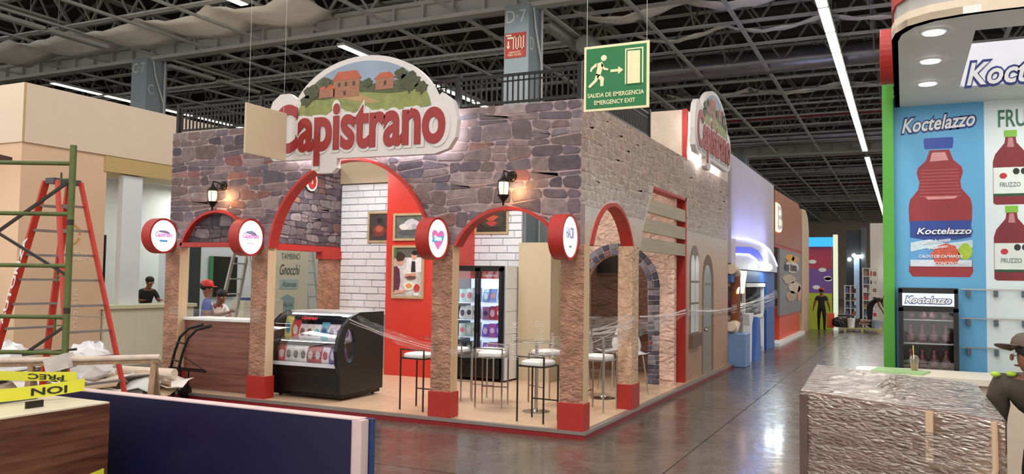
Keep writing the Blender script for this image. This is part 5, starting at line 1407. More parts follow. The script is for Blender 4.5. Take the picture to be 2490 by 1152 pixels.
# people on the left
JL = dict(chest=(.0, -.14, 1.33), spine=(0, -.05, 1.12), neck=(0, -.21, 1.49), jaw=(0, -.28, 1.56), skull=(0, -.3, 1.65), crown=(0, -.31, 1.74), shL=(.17, -.16, 1.42), shR=(-.17, -.16, 1.42), elL=(.26, -.2, 1.2), elR=(-.26, -.2, 1.2), wrL=(.22, -.38, 1.22), wrR=(-.22, -.38, 1.22), haL=(.2, -.45, 1.22), haR=(-.2, -.45, 1.22))
figure('person', 'person with black T-shirt and short dark hair leaning at the cream counter', (-12.45, 4.0, .15), -1.9 + PI, {k: (v[0], v[1], v[2]) for k, v in JL.items()}, dict(skin=SKIN, top=BSH, bottom=BPA, shoe=SHOE, hair=HAIR, sleeve=.7))
figure('person', 'person in red cap, blue overalls and white shirt behind the bar opening', (-7.4, 1.0, .1), 2.4, dict(elL=(.24, -.12, 1.15), wrL=(.2, -.34, 1.2), haL=(.18, -.4, 1.22)), dict(skin=SKIN, top=pm('blue_overall', S(78, 96, 150), .8), bottom=pm('blue_overall2', S(60, 76, 130), .8), shoe=SHOE, hair=HAIR, cap=REDC, sleeve=.6))
figure('person', 'person in white T-shirt bending beside the aluminium ladder', (-8.05, 1.75, 0), 1.3, dict(chest=(0, -.16, 1.3), spine=(0, -.05, 1.12), neck=(0, -.25, 1.43), jaw=(0, -.33, 1.5), skull=(0, -.36, 1.6), crown=(0, -.38, 1.68), shL=(.17, -.18, 1.39), shR=(-.17, -.18, 1.39), elL=(.22, -.28, 1.16), wrL=(.22, -.34, .95), haL=(.22, -.35, .88), elR=(-.22, -.28, 1.16), wrR=(-.22, -.34, .95), haR=(-.22, -.35, .88)),
       dict(skin=SKIN, top=WHITE, bottom=BPA, shoe=SHOE, hair=HAIR, sleeve=.7))

# ------------------------------------------------------------------ red fibreglass ladder
LRED = pm('fibreglass_red', S(190, 52, 36), .45, var=.06)
lad, LP_, LX_ = stepladder(-6.15, -2.7, -1.6, 3.15, .32, .84, 1.9, LRED, pm('step_grey', S(136, 130, 126), .4, .3), 'tall red fibreglass step ladder with grey steps behind the scaffold', 9, pm('ladder_cap_grey', S(70, 74, 80), .5))
a_ = LP_(LX_(1, 0) + .045, -.95, 0); b_ = LP_(LX_(1, 3.15) + .045, -.114, 3.15); rd = (b_ - a_).normalized(); nx = Vector((math.cos(-1.6), math.sin(-1.6), 0)); zz = nx.cross(rd)
text('AUTORIZA', 'lettering', WHITE, lad, a_.lerp(b_, .42) - zz * .035, rd, .07, 1.15, zd=zz, ext=.004, bold=.02)
# ------------------------------------------------------------------ green scaffold frame
GS = pm('scaffold_green', S(86, 98, 50), .45, .2, var=.25, scale=6); GSD = pm('scaffold_dark', S(48, 42, 38), .5, .3, var=.2)
t = empty('scaffold', (-5, -4.0, 0), 0, 'green tubular scaffold frame with cross braces at the left edge', 'scaffold')
p0 = Vector((-4.51, -3.78, 0)); dl = Vector((-.9, -.44, 0)).normalized()
for k in (0, 1): 
    b = p0 + dl * (k * 1.5)
    MB().cyl(b, b + Vector((0, 0, 3.37)), .035, n=12).build('post', GS, t, smooth=True)
    for z in (.6, 1.55, 2.5): MB().cyl(b + Vector((0, 0, z)), b + Vector((0, 0, z + .06)), .036, n=12).build('collar', GSD, t)
for z in (3.17, 2.62, 2.06, 1.51, 1.13): MB().cyl(p0 + Vector((0, 0, z)), p0 + dl * 1.5 + Vector((0, 0, z)), .024, n=10).build('rung', GS, t, smooth=True)
MB().bar(p0 + Vector((0, 0, 3.0)), p0 + dl * 1.2 + Vector((0, 0, 2.1)), .03).build('brace', GSD, t)
MB().bar(p0 + Vector((0, 0, 1.95)), p0 + dl * 1.1 + Vector((0, 0, 2.6)), .028).build('brace', GSD, t)
MB().bar(p0 + Vector((0, 0, 1.42)), p0 + dl * .45 + Vector((0, 0, 1.1)), .028).build('brace', GSD, t)
MB().bar(p0 + dl * .45 + Vector((0, 0, 1.1)), p0 - dl * .12 + Vector((0, 0, 1.17)), .026).build('brace', GSD, t)
for z in (3.0, 1.95, 1.42):
    m = MB(); m.bar(p0 + dl * .03 + Vector((0, 0, z)), p0 + dl * .12 + Vector((0, 0, z)), .014); m.bar(p0 + dl * .12 + Vector((0, 0, z - .07)), p0 + dl * .12 + Vector((0, 0, z + .07)), .016); m.build('brace_lock', GS, t)
tag(MB().bar(p0 + dl * .75 + Vector((-.3, .2, 3.26)), p0 + dl * 1.7 + Vector((-.3, .2, 3.26)), .3, .06).build('scaffold_plank', wood('dark_plank', S(60, 34, 28), S(96, 58, 44), 3)), 'dark brown plank lying on top of the scaffold', 'plank')
# ------------------------------------------------------------------ sawhorse, rubbish, hand truck
WD = wood('raw_timber', S(126, 96, 70), S(164, 132, 100), 3, 'v')
t = empty('sawhorse', (-4.4, -3.8, 0), 0, 'rough timber sawhorse with film-wrapped beam behind the navy panel', 'sawhorse')
A = Vector((-5.3, -4.22, 1.03)); B = Vector((-3.5, -3.42, 1.11))
MB().cyl(A, B, .032, n=10).build('wrapped_beam', pm('wrapped_beam', S(200, 182, 166), .5, var=.2, scale=8, bump=.6), t, smooth=True)
MB().bar(A + Vector((0, 0, -.05)), B + Vector((0, 0, -.045)), .05, .03).build('timber_rail', WD, t)
MB().bar((-4.56, -3.93, 1.0), (-4.34, -3.83, 1.07), .15, .16).build('wrapped_joint', pm('film_grey', S(196, 188, 180), .4, var=.15, bump=.8), t)
for q, u in ((B - (B - A) * .03, 1), (A + (B - A) * .3, -1)):
    for s in (-1, 1):
        MB().bar(q + Vector((0, 0, -.03)), (q.x + s * .1 + .03, q.y - s * .22, 0), .055, .03).build('leg', WD, t)
heap = MB().ball((0, 0, 0), 1, 1, 1, 24, 10); rr_ = random.Random(2)
heap.v = [(-7.6 + a * 2.1 + rr_.uniform(-.07, .07), -1.35 + b * .75 + rr_.uniform(-.07, .07), max(.0, c * .48 + rr_.uniform(-.05, .05))) for a, b, c in heap.v]
tag(heap.build('rubbish_heap', pm('rubbish_card', S(176, 156, 134), .8, var=.25, scale=5)), 'low heap of card and paper waste on the floor behind the ladder', 'rubbish', kind='stuff')
PAP = [pm('paper_white', S(228, 222, 214), .7, var=.05), pm('cardboard', S(186, 160, 130), .7, var=.08), pm('grey_paper', S(196, 196, 196), .7, var=.05)]
r = random.Random(4)
for i in range(30):
    x = -7.6 + r.uniform(-1.9, 1.5); y = -1.35 + r.uniform(-.6, .6); z = .12 + .4 * (1 - ((x + 7.6) / 2.3) ** 2 * .8) * r.uniform(.75, 1.15); w, h = r.uniform(.4, .9), r.uniform(.3, .6); a = r.uniform(0, 3)
    g = [[(x + math.cos(a) * (u - 1.5) * w / 3 - math.sin(a) * (v - 1.5) * h / 3, y + math.sin(a) * (u - 1.5) * w / 3 + math.cos(a) * (v - 1.5) * h / 3, z + .05 * math.sin(u * 1.3 + i) + .06 * math.cos(v * 1.7 + i)) for u in range(4)] for v in range(4)]
    o = MB().sheet(g).build('waste_sheet', PAP[i % 3], smooth=True, fix=False); so = o.modifiers.new('t', 'SOLIDIFY'); so.thickness = .006
    tag(o, ['crumpled white paper sheet', 'crumpled tan card sheet', 'crumpled grey paper sheet'][i % 3] + ' in the rubbish pile behind the red ladder', 'paper', 'loose sheets in the rubbish pile')
def lump(x, y, z, s, name, mat, label, cat, seed):
    rr = random.Random(seed); m = MB().ball((x, y, z), s, s * .9, s * .8, 14, 10)
    m.v = [(a + rr.uniform(-.12, .12) * s, b + rr.uniform(-.12, .12) * s, c + rr.uniform(-.12, .12) * s) for a, b, c in m.v]
    tag(m.build(name, mat, smooth=False), label, cat)
lump(-7.1, -1.5, .68, .36, 'plastic_bag', pm('white_plastic_bag', S(226, 226, 228), .25, var=.04), 'crumpled white plastic bag on the rubbish between ladder legs', 'bag', 3)
lump(-9.0, -1.5, .55, .42, 'plastic_bag', MATS['white_plastic_bag'], 'crumpled white plastic bag on the rubbish left of the scaffold post', 'bag', 5)
lump(-8.0, -1.0, .6, .26, 'paper_bundle', PAP[0], 'bundle of white paper lying on the rubbish pile', 'paper', 8)
tag(MB().cyl((-7.2, -.9, .5), (-6.2, -.75, .5), .08, n=12).build('foam_roll', pm('foam_cream', S(214, 196, 178), .7), smooth=True), 'cream foam roll lying across the rubbish by the sawhorse', 'roll')
lump(-6.6, -.95, .24, .24, 'paper_bundle', PAP[1], 'brown paper bundle under the cream foam roll', 'paper', 12)
t = empty('hand_truck', (-6.9, -.35, 0), 0, 'black two-wheeled hand truck with curved handles leaning by the bar', 'hand truck')
for k, (x0, y0) in enumerate(((-7.05, -.15), (-6.72, -.3))):
    b = Vector((x0, y0, 0)); pts = [(0, 0, .05), (.06, .02, .4), (.13, .05, .75), (.2, .08, .98), (.32, .14, 1.12), (.48, .22, 1.18)]
    MB().tube([b + Vector(p) for p in pts], .022, 10).build('side_rail', BLACKM, t, smooth=True)
    MB().tube([b + Vector(pts[4]) + Vector((.05, .02, .02)), b + Vector(pts[5]) + Vector((.04, .02, .005))], .03, 10).build('grip', BLACK, t)
    MB().tube([b + Vector((.1, .2, .03)), b + Vector((.16, .16, .5))], .012, 6).build('brace', BLACKM, t)
    MB().lathe((x0 + .0, y0 + .22, .12), [(.12, 0), (.12, .05)], 18, 'x').build('wheel', BLACK, t)
for z, e in ((.48, .07), (.62, .1), (.9, .17)): MB().tube([(-7.05 + e, -.15 + e * .3, z), (-6.72 + e, -.3 + e * .3, z)], .014, 8).build('cross_bar', BLACKM, t)
m = MB(); m.bar((-7.0, -.13, .5), (-6.5, .1, .46), .05, .02); m.bar((-6.66, -.28, .5), (-6.3, -.05, .46), .05, .02); m.bar((-6.5, .1, .46), (-6.3, -.05, .46), .03)
m.tube([(-6.6, -.22, .7), (-6.34, -.03, .48)], .008, 5); m.build('folding_plate', BLACKM, t)

# ------------------------------------------------------------------ navy panel, wood-fronted crate, barrier tape
t = empty('navy_panel', (-2.3, -4.0, 0), 0, 'large upright navy panel with pale pink edges in the foreground', 'panel')
MB().box(-4.35, -.56, -4.04, -3.92, 0, .795).build('navy_core', NAVY, t)
MB().box(-4.35, -.5, -4.03, -3.9, .795, .805).build('pale_top_edge', PINKW, t)
MB().box(-.56, -.46, -4.03, -3.93, 0, .795).build('pale_end_edge', PINKW, t)
MB().box(-4.35, -.42, -3.92, -3.89, 0, .8).build('blue_back_sheet', pm('blue_sheet', S(40, 62, 110), .4), t)
CW_ = wood('walnut_laminate', S(72, 38, 26), S(120, 78, 56), 1.8, 'z', .35)
t = empty('wood_crate', (-3.8, -5.4, 0), 0, 'large box with walnut-grain side and cream top in the left foreground', 'crate')
MB().box(-4.6, -3.06, -6.6, -4.38, 0, .775).build('crate_body', pm('crate_cream', S(206, 196, 172), .5), t)
MB().box(-3.06, -3.04, -6.6, -4.38, 0, .785).build('walnut_side', CW_, t)
MB().box(-4.6, -3.045, -6.6, -4.38, .775, .8).build('cream_top', pm('crate_top_cream', S(212, 200, 176), .4, var=.04), t, bevel=.003)
m = MB(); m.bar((-3.3, -5.02, .83), (-3.3, -4.86, .83), .02, .06); m.build('hinge_plate', DKSTEEL, t)
m = MB(); m.bar((-3.5, -5.55, .81), (-3.38, -5.38, .81), .04, .02); m.build('hinge_plate', DKSTEEL, t)
TP = pm('yellow_tape', S(216, 214, 60), .35, var=.05, scale=3); TB = pm('tape_black', S(20, 22, 16), .5)
def tape(P, Q, w, label, words, sagz=.03):
    t = empty('barrier_tape', tuple(P), 0, label, 'barrier tape')
    P = Vector(P); Q = Vector(Q); d = (Q - P); L = d.length; d.normalize(); nrm = d.cross(Vector((0, 0, 1))).normalized()
    n = 16; rows = []
    for s in (0, 1): rows.append([tuple(P + d * (L * i / n) + Vector((0, 0, (s - .5) * w - sagz * math.sin(PI * i / n)))) for i in range(n + 1)])
    o = MB().sheet(rows).build('tape_strip', TP, t, fix=False); so = o.modifiers.new('t', 'SOLIDIFY'); so.thickness = .002
    for wd_, u, ww in words:
        # printed upside down, as the tape hangs
        q = P + d * (L * u + ww) + nrm * .004 + Vector((0, 0, w * .32 - sagz * math.sin(PI * u)))
        text(wd_, 'lettering', TB, t, q, -d, w * .6, ww, zd=(0, 0, -1), ext=.002, bold=.02)
tape((-4.5, -5.45, 1.13), (-3.62, -4.3, .99), .085, 'upper strip of yellow caution tape above the crate', (('PRECAUCION', .02, .62), ('PREC', .72, .3)))
tape((-3.9, -5.6, .9), (-3.42, -4.36, .93), .115, 'lower strip of yellow caution tape resting on the crate', (('PREC', .05, .42), ('ION', .66, .3)))
tag(MB().prism([(-4.8, .06), (-4.42, .1), (-4.42, .2), (-4.8, .14)], 'yz', -3.04, -3.035).build('tape_remnant', TP), 'scrap of yellow tape on the crate side at bottom', 'tape')
tag(MB().box(-4.2, -3.75, -5.5, -4.6, .8, .86).build('blue_grey_bundle', pm('blue_grey_cloth', S(70, 78, 96), .7, bump=.5)), 'dark blue-grey bundle under the caution tape on the crate', 'cloth')
# ------------------------------------------------------------------ right-hand juice booth
BX0 = 3.52
t = tag(empty('juice_booth_wall', (5, 1.05, 0)), 'blue and white display wall of the juice booth on the right', 'wall')
WM[t.name] = Matrix.Translation((5, 1.05, 0))
SKYB = pm('sky_blue_panel', S(98, 172, 218), .45, var=.03, scale=1.2); PALE = pm('pale_white_panel', S(222, 234, 236), .45, var=.02)
MB().box(BX0, 4.46, 1.0, 1.1, 0, 4.2).build('blue_panel', SKYB, t)
MB().box(4.46, 8.0, 1.0, 1.1, 0, 4.2).build('white_panel', PALE, t)
tag(MB().box(3.40, BX0, .85, 1.12, 0, 4.35).build('green_corner_post', pm('leaf_green', S(78, 160, 50), .4, var=.05)), 'bright green corner post of the juice booth', 'post')
tag(MB().lathe((3.40, .2, 4.52), [(.3, 0), (.3, .14)], 32, 'x').build('red_disc_sign', RED, bevel=.01), 'red disc sign seen edge-on above the green post', 'sign')
# canopy with rounded corner, light well and downlights
t = empty('booth_canopy', (5.2, -.8, 4.1), 0, 'white canopy with rounded corner, red band and downlights over the juice booth', 'canopy')
edge = [(3.54, 1.0), (3.54, -2.0), (3.57, -2.2), (3.66, -2.38), (3.82, -2.5), (4.05, -2.56), (4.3, -2.58), (8, -2.6)]
CAN = pm('canopy_white', S(226, 230, 226), .5, var=.02)
m = MB()
def slab(poly, z0, z1): m.prism(poly, 'xy', z0, z1)
slab([(3.54, -2.0), (3.57, -2.2), (3.66, -2.38), (3.82, -2.5), (4.05, -2.56), (4.17, -2.57), (4.17, 1.0), (3.54, 1.0)], 4.1, 4.16)
slab([(4.17, -2.57), (8, -2.6), (8, -2.05), (4.17, -2.05)], 4.1, 4.16)
slab([(4.17, .14), (8, .14), (8, 1.0), (4.17, 1.0)], 4.1, 4.16)
m.build('soffit', CAN, t)
def fascia(z0, z1, off, mat, nm):
    e = [(a - off * (1 if b > -2.1 else .7), b - off * (0 if b > -1.9 else 1)) for a, b in edge]; mm = MB(); vs = []
    for (a, b), (c, d) in zip(e, [(x + .05, y + (.05 if y < -1.9 else 0)) for x, y in e]): vs += [(a, b, z0), (a, b, z1), (c, d, z1), (c, d, z0)]
    n = len(e); fs = [(4 * i + k, 4 * i + (k + 1) % 4, 4 * i + 4 + (k + 1) % 4, 4 * i + 4 + k) for i in range(n - 1) for k in range(4)] + [(0, 1, 2, 3), (4 * n - 4, 4 * n - 1, 4 * n - 2, 4 * n - 3)]
    mm.add(vs, fs).build(nm, mat, t)
fascia(4.1, 4.22, .0, pm('canopy_cream', S(222, 204, 180), .5), 'cream_lip')
fascia(4.22, 4.34, -.02, pm('canopy_grey', S(170, 168, 164), .5), 'grey_band')
fascia(4.34, 4.5, -.0, RED, 'red_band')
fascia(4.5, 4.85, -.02, MATS['canopy_grey'], 'grey_band')
m = MB(); m.box(4.17, 8, .1, .14, 4.1, 4.55); m.build('well_board', pm('well_white', S(226, 230, 240), .5, emit=.12, ecol=(.9, .93, 1, 1)), t)  # board given a faint glow in place of the light on it
for i, y in enumerate((-2.15, -1.17, -.2)):
    q = empty('downlight', (3.86, y, 4.1), 0, ['nearest', 'middle', 'farthest'][i] + ' of three round downlights in the juice booth canopy', 'light', 'canopy downlights')
    MB().lathe((3.86, y, 4.088), [(.085, 0), (.1, .004), (.1, .012)], 24).build('trim_ring', WHITE, q)
    MB().lathe((3.86, y, 4.082), [(.082, 0), (.082, .006)], 24).build('lamp_disc', LEDD, q)
area('canopy_lamp', (3.95, -.6, 4.06), .3, 11, (1, .98, .95), size_y=2.2)
area('canopy_lamp', (5.4, .3, 4.06), 1.6, 14, (1, .98, .95), size_y=.5)
KB = pm('brand_navy', S(34, 52, 120), .45); KW = pm('brand_white', S(236, 238, 240), .45)
def brand(p, o, h, w, xd=(1, 0, 0), zd=(0, 0, 1), b1=.07):
    o = Vector(o); xd = Vector(xd); zd = Vector(zd); n = xd.cross(zd)
    text('Koctelazzo', 'navy_outline', KB, p, o - xd * w * .02 - zd * h * .12, xd, h * 1.24, w * 1.04, zd=zd, ext=.004, bold=b1, shear=.25)
    text('Koctelazzo', 'lettering', KW, p, o + n * .004, xd, h, w, zd=zd, ext=.004, bold=.02, shear=.25)
q = empty('brand_sign', (4.9, .1, 4.2), 0, 'large white and navy brand lettering in the canopy light well', 'sign'); brand(q, (4.235, .097, 4.1), .24, 1.25)
q = empty('brand_sign', (4.0, 1, 3.85), 0, 'white and navy brand lettering above the big bottle on the blue wall', 'sign'); brand(q, (3.61, .998, 3.78), .17, .76, zd=(.03, 0, 1), xd=(1, 0, .06))
q = empty('wall_lettering', (4.9, 1, 3.8), 0, 'green capital letters beginning FRU on the white wall', 'sign')
text('FRUZZO', 'lettering', pm('deep_green', S(52, 108, 82), .5), q, (4.6, .998, 3.79), (1, 0, 0), .2, .62, ext=.004, bold=.01)
# bottle prints (flat vinyl graphics on the wall)
def P2(x, y): return (3.52 + (x - 2171) / 238.0, 4.15 - (y - 250) / 209.0)
def mirror(pts, cx): return [P2(a, b) for a, b in pts] + [P2(2 * cx - a, b) for a, b in reversed(pts)]
def vinyl(p, nm, pts, col, k, **kw): MB().prism(pts, 'xz', 1.0 - .0015 * (k + 1), 1.0).build(nm, pm('vinyl_%s_%d' % (nm, sum(col)), S(*col), .4, **kw), p)
q = empty('bottle_poster', (4.0, .99, 2.9), 0, 'giant printed red bottle with blue cap on the blue wall', 'poster')
CXB = 2286
vinyl(q, 'bottle_body', mirror([(2262, 372), (2252, 398), (2232, 415), (2229, 428), (2236, 450), (2233, 468), (2212, 492), (2208, 510), (2209, 545), (2213, 560), (2210, 640), (2207, 668), (2216, 681)], CXB), (150, 46, 52), 0, var=.08, scale=2)
vinyl(q, 'bottle_cap', [P2(*v) for v in ((2249, 342), (2319, 342), (2321, 350), (2318, 369), (2250, 369), (2247, 350))], (44, 74, 166), 1)
vinyl(q, 'neck_shine', [P2(*v) for v in ((2268, 378), (2300, 378), (2308, 398), (2262, 400))], (214, 150, 150), 1, var=.1)
for i in range(9): vinyl(q, 'waist_ring', [P2(*v) for v in ((2240 - i * .6, 420 + i * 8), (2332 + i * .6, 420 + i * 8), (2332 + i * .6, 421.8 + i * 8), (2240 - i * .6, 421.8 + i * 8))], (186, 92, 92), 1)
vinyl(q, 'shoulder_shine', [P2(*v) for v in ((2250, 486), (2330, 486), (2322, 492), (2256, 493))], (220, 150, 148), 1)
vinyl(q, 'label_ground', mirror([(2211, 545), (2210, 655)], CXB), (96, 160, 214), 2, var=.15, scale=6)
vinyl(q, 'label_top', mirror([(2211, 545), (2211, 585), (2250, 592)], CXB), (42, 70, 150), 3, var=.1, scale=5)
vinyl(q, 'label_splash', [P2(*v) for v in ((2212, 598), (2260, 590), (2300, 600), (2364, 592), (2364, 610), (2300, 618), (2250, 612), (2212, 620))], (200, 222, 240), 4, var=.15, scale=20)
vinyl(q, 'label_base', mirror([(2211, 640), (2211, 656)], CXB), (214, 222, 232), 4, var=.1, scale=14)
vinyl(q, 'lime', [P2(2346 + 17 * math.cos(a), 620 + 20 * math.sin(a)) for a in [i * PI / 9 for i in range(18)]], (170, 200, 60), 5, var=.2, scale=18)
vinyl(q, 'clam', [P2(*v) for v in ((2262, 625), (2280, 606), (2300, 600), (2322, 606), (2335, 630), (2325, 650), (2275, 652))], (206, 92, 70), 5, var=.35, scale=26)
brand(q, (P2(2228, 576)[0], .985, P2(0, 578)[1]), .075, .56, b1=.05)
WVT = pm('label_white', S(240, 240, 244), .5)
for s, x, y, w, h in (('Coctel de tomate', 2240, 603, .3, .05), ('y Clamato', 2256, 617, .2, .045), ('CALDO DE CAMARON', 2232, 635, .45, .035), ('CONCENTRADO', 2272, 652, .36, .035)):
    text(s, 'label_lettering', WVT if y < 640 else KW, q, (P2(x, 0)[0], .988, P2(0, y)[1]), (1, 0, .12 if y < 620 else 0), h, w, ext=.003, bold=.02, shear=.2)
def jug(x, y0, label):
    q = empty('bottle_poster', (P2(x, 0)[0], .99, P2(0, y0)[1]), 0, label, 'poster')
    g = lambda pts: mirror([(x + a, y0 + b) for a, b in pts], x)
    vinyl(q, 'bottle_body', g([(-12, 16), (-14, 30), (-36, 56), (-42, 74), (-42, 172), (-36, 176)]), (126, 40, 46), 0, var=.2, scale=5)
    vinyl(q, 'bottle_cap', g([(-15, 0), (-15, 16)]), (130, 190, 60), 1)
    vinyl(q, 'shine', g([(-5, 18), (-8, 40)]), (190, 130, 130), 1)
    vinyl(q, 'white_label', g([(-41, 88), (-41, 150)]), (222, 232, 226), 1)
    vinyl(q, 'green_line', g([(-41, 150), (-41, 156)]), (40, 80, 54), 1)
    vinyl(q, 'fruit', [P2(x - 18 + 9 * math.cos(a), y0 + 108 + 7 * math.sin(a)) for a in [i * PI / 6 for i in range(12)]], (186, 50, 60), 2, var=.2)
    for k in (12, 30): vinyl(q, 'black_seal', [P2(x + k + 8 * math.cos(a), y0 + 98 + 8 * math.sin(a)) for a in [i * PI / 4 + PI / 8 for i in range(8)]], (40, 40, 44), 2)
    text('FRUZZO', 'label_lettering', pm('label_grey', S(110, 120, 116), .5), q, (P2(x - 26, 0)[0], .996, P2(0, y0 + 134)[1]), (1, 0, 0), .05, .2, ext=.003, shear=.0)
jug(2456, 333, 'upper printed juice jug with green cap on the white wall')
jug(2456, 512, 'lower printed juice jug with green cap on the white wall')
# fridge with bottles
t = empty('drinks_cooler', (3.86, .7, 0), 0, 'black single-door drinks cooler with lit brand header on the blue wall', 'fridge')
m = MB(); a, b, y0, y1 = 3.56, 4.15, .42, .98
m.box(a, a + .045, y0, y1, .1, 1.95); m.box(b - .045, b, y0, y1, .1, 1.95); m.box(a, b, y0, y1, 1.9, 1.96); m.box(a, b, y0, y1, .1, .35); m.box(a, b, y1 - .03, y1, .3, 1.9)
m.build('cabinet', BLACK, t, bevel=.004)
MB().box(a + .04, b - .04, y0 - .02, y0 + .03, 1.76, 1.9).build('brand_header', pm('header_pale', S(190, 206, 214), .4, emit=.5, ecol=(.8, .88, .95, 1)), t)
brand(t, (a + .07, y0 - .021, 1.79), .075, .45)
for z in (.53, .8, 1.07, 1.35, 1.61): MB().box(a + .045, b - .045, y0 + .06, y1 - .04, z - .012, z).build('shelf', pm('wire_shelf', S(190, 190, 190), .4, .3), t)
d = MB(); d.box(a, a + .05, y0 - .04, y0, .36, 1.74); d.box(b - .05, b, y0 - .04, y0, .36, 1.74); d.box(a, b, y0 - .04, y0, .36, .42); d.box(a, b, y0 - .04, y0, 1.7, 1.75)
d = d.build('door', BLACK, t); MB().box(a + .05, b - .05, y0 - .02, y0 - .016, .42, 1.7).build('pane', GLASS, d)
point('cooler_lamp', (3.86, y0 + .1, 1.68), .6, (1, .95, .92), .08)
rn = ['top', 'middle', 'lower', 'bottom']; cn = ['leftmost', 'second from left', 'second from right', 'rightmost']
for j, z in enumerate((1.61, 1.35, 1.07, .8)):
    for i in range(4):
        x = a + .12 + i * .118; y = y0 + .14; h = .13 if j == 0 else .2
        q = empty('juice_bottle', (x, y, z), 0, 'small red juice bottle, %s on the %s shelf of the drinks cooler' % (cn[i], rn[j]), 'bottle', 'bottles in the drinks cooler')
        MB().lathe((x, y, z), [(.038, 0), (.042, .01), (.042, h * .5), (.036, h * .65), (.018, h * .82), (.016, h * .9)], 12).build('bottle_body', pm('dark_red_juice', S(84, 20, 28), .2), q, smooth=True)
        MB().lathe((x, y, z), [(.019, h * .88), (.019, h)], 10).build('cap', pm('cap_red', S(150, 40, 44), .4), q)
        MB().lathe((x, y, z), [(.043, h * .15), (.043, h * .48)], 12).build('label', pm('bottle_label', S(120, 84, 92), .4, var=.4, scale=60), q)
# rails with hooks on the wall
for i, z in enumerate((1.95, 1.62, 1.29)):
    q = empty('hook_rail', (4.6, .97, z), 0, ['upper', 'middle', 'lower'][i] + ' metal display rail with hooks on the juice booth wall', 'rail', 'display rails on the juice booth wall')
    MB().bar((4.2, .97, z), (6.5, .97, z), .012).build('rail', CHROME, q)
    for k in range(9): MB().box(4.26 + k * .27 - .0 * k, 4.30 + k * .27, .94, 1.0, z - .08, z - .01).build('hook', pm('hook_grey', S(90, 100, 110), .4, .4), q)
# counter, mat, cup
t = empty('juice_counter', (4.6, .1, 0), 0, 'cream counter in front of the drinks cooler', 'counter')
def rounded(x0, x1, y0, y1, r, n=6):
    out = []
    for cx, cy, a0 in ((x1 - r, y1 - r, 0), (x0 + r, y1 - r, 90), (x0 + r, y0 + r, 180), (x1 - r, y0 + r, 270)):
        out += [(cx + r * math.cos(math.radians(a0 + 90 * i / n)), cy + r * math.sin(math.radians(a0 + 90 * i / n))) for i in range(n + 1)]
    return out
KC = pm('counter_cream', S(214, 198, 176), .45)
MB().prism(rounded(3.24, 7.0, -.42, .2, .12), 'xy', .0, 1.02).build('counter_body', KC, t)
MB().prism(rounded(3.14, 7.0, -.5, .3, .15), 'xy', 1.02, 1.08).build('counter_top', pm('counter_top_white', S(226, 216, 196), .35), t)
tag(MB().prism([(3.3, -.3), (3.78, -.42), (3.86, -.1), (3.36, .1)], 'xy', 1.08, 1.1).build('green_mat', pm('green_mat', S(150, 186, 130), .5)), 'pale green mat lying on the juice booth counter', 'mat')
t = empty('drink_cup', (3.71, -.1, 1.1), 0, 'clear plastic cup with domed lid and yellow straw on the green mat', 'cup')
MB().lathe((3.71, -.1, 1.1), [(.032, 0), (.045, .1), (.047, .11)], 16).build('cup_wall', glass_mat('cup_plastic', (.93, .9, .86, 1), .2), t, smooth=True)
MB().lathe((3.71, -.1, 1.102), [(.03, 0), (.038, .055)], 16).build('drink', pm('pale_drink', S(170, 140, 106), .3), t)
MB().lathe((3.71, -.1, 1.21), [(.05, 0), (.048, .015), (.035, .04), (.012, .05)], 16).build('dome_lid', MATS['cup_plastic'], t, smooth=True)
MB().cyl((3.71, -.1, 1.12), (3.7, -.1, 1.36), .005, n=8).build('straw', pm('straw_yellow', S(216, 186, 90), .4), t)

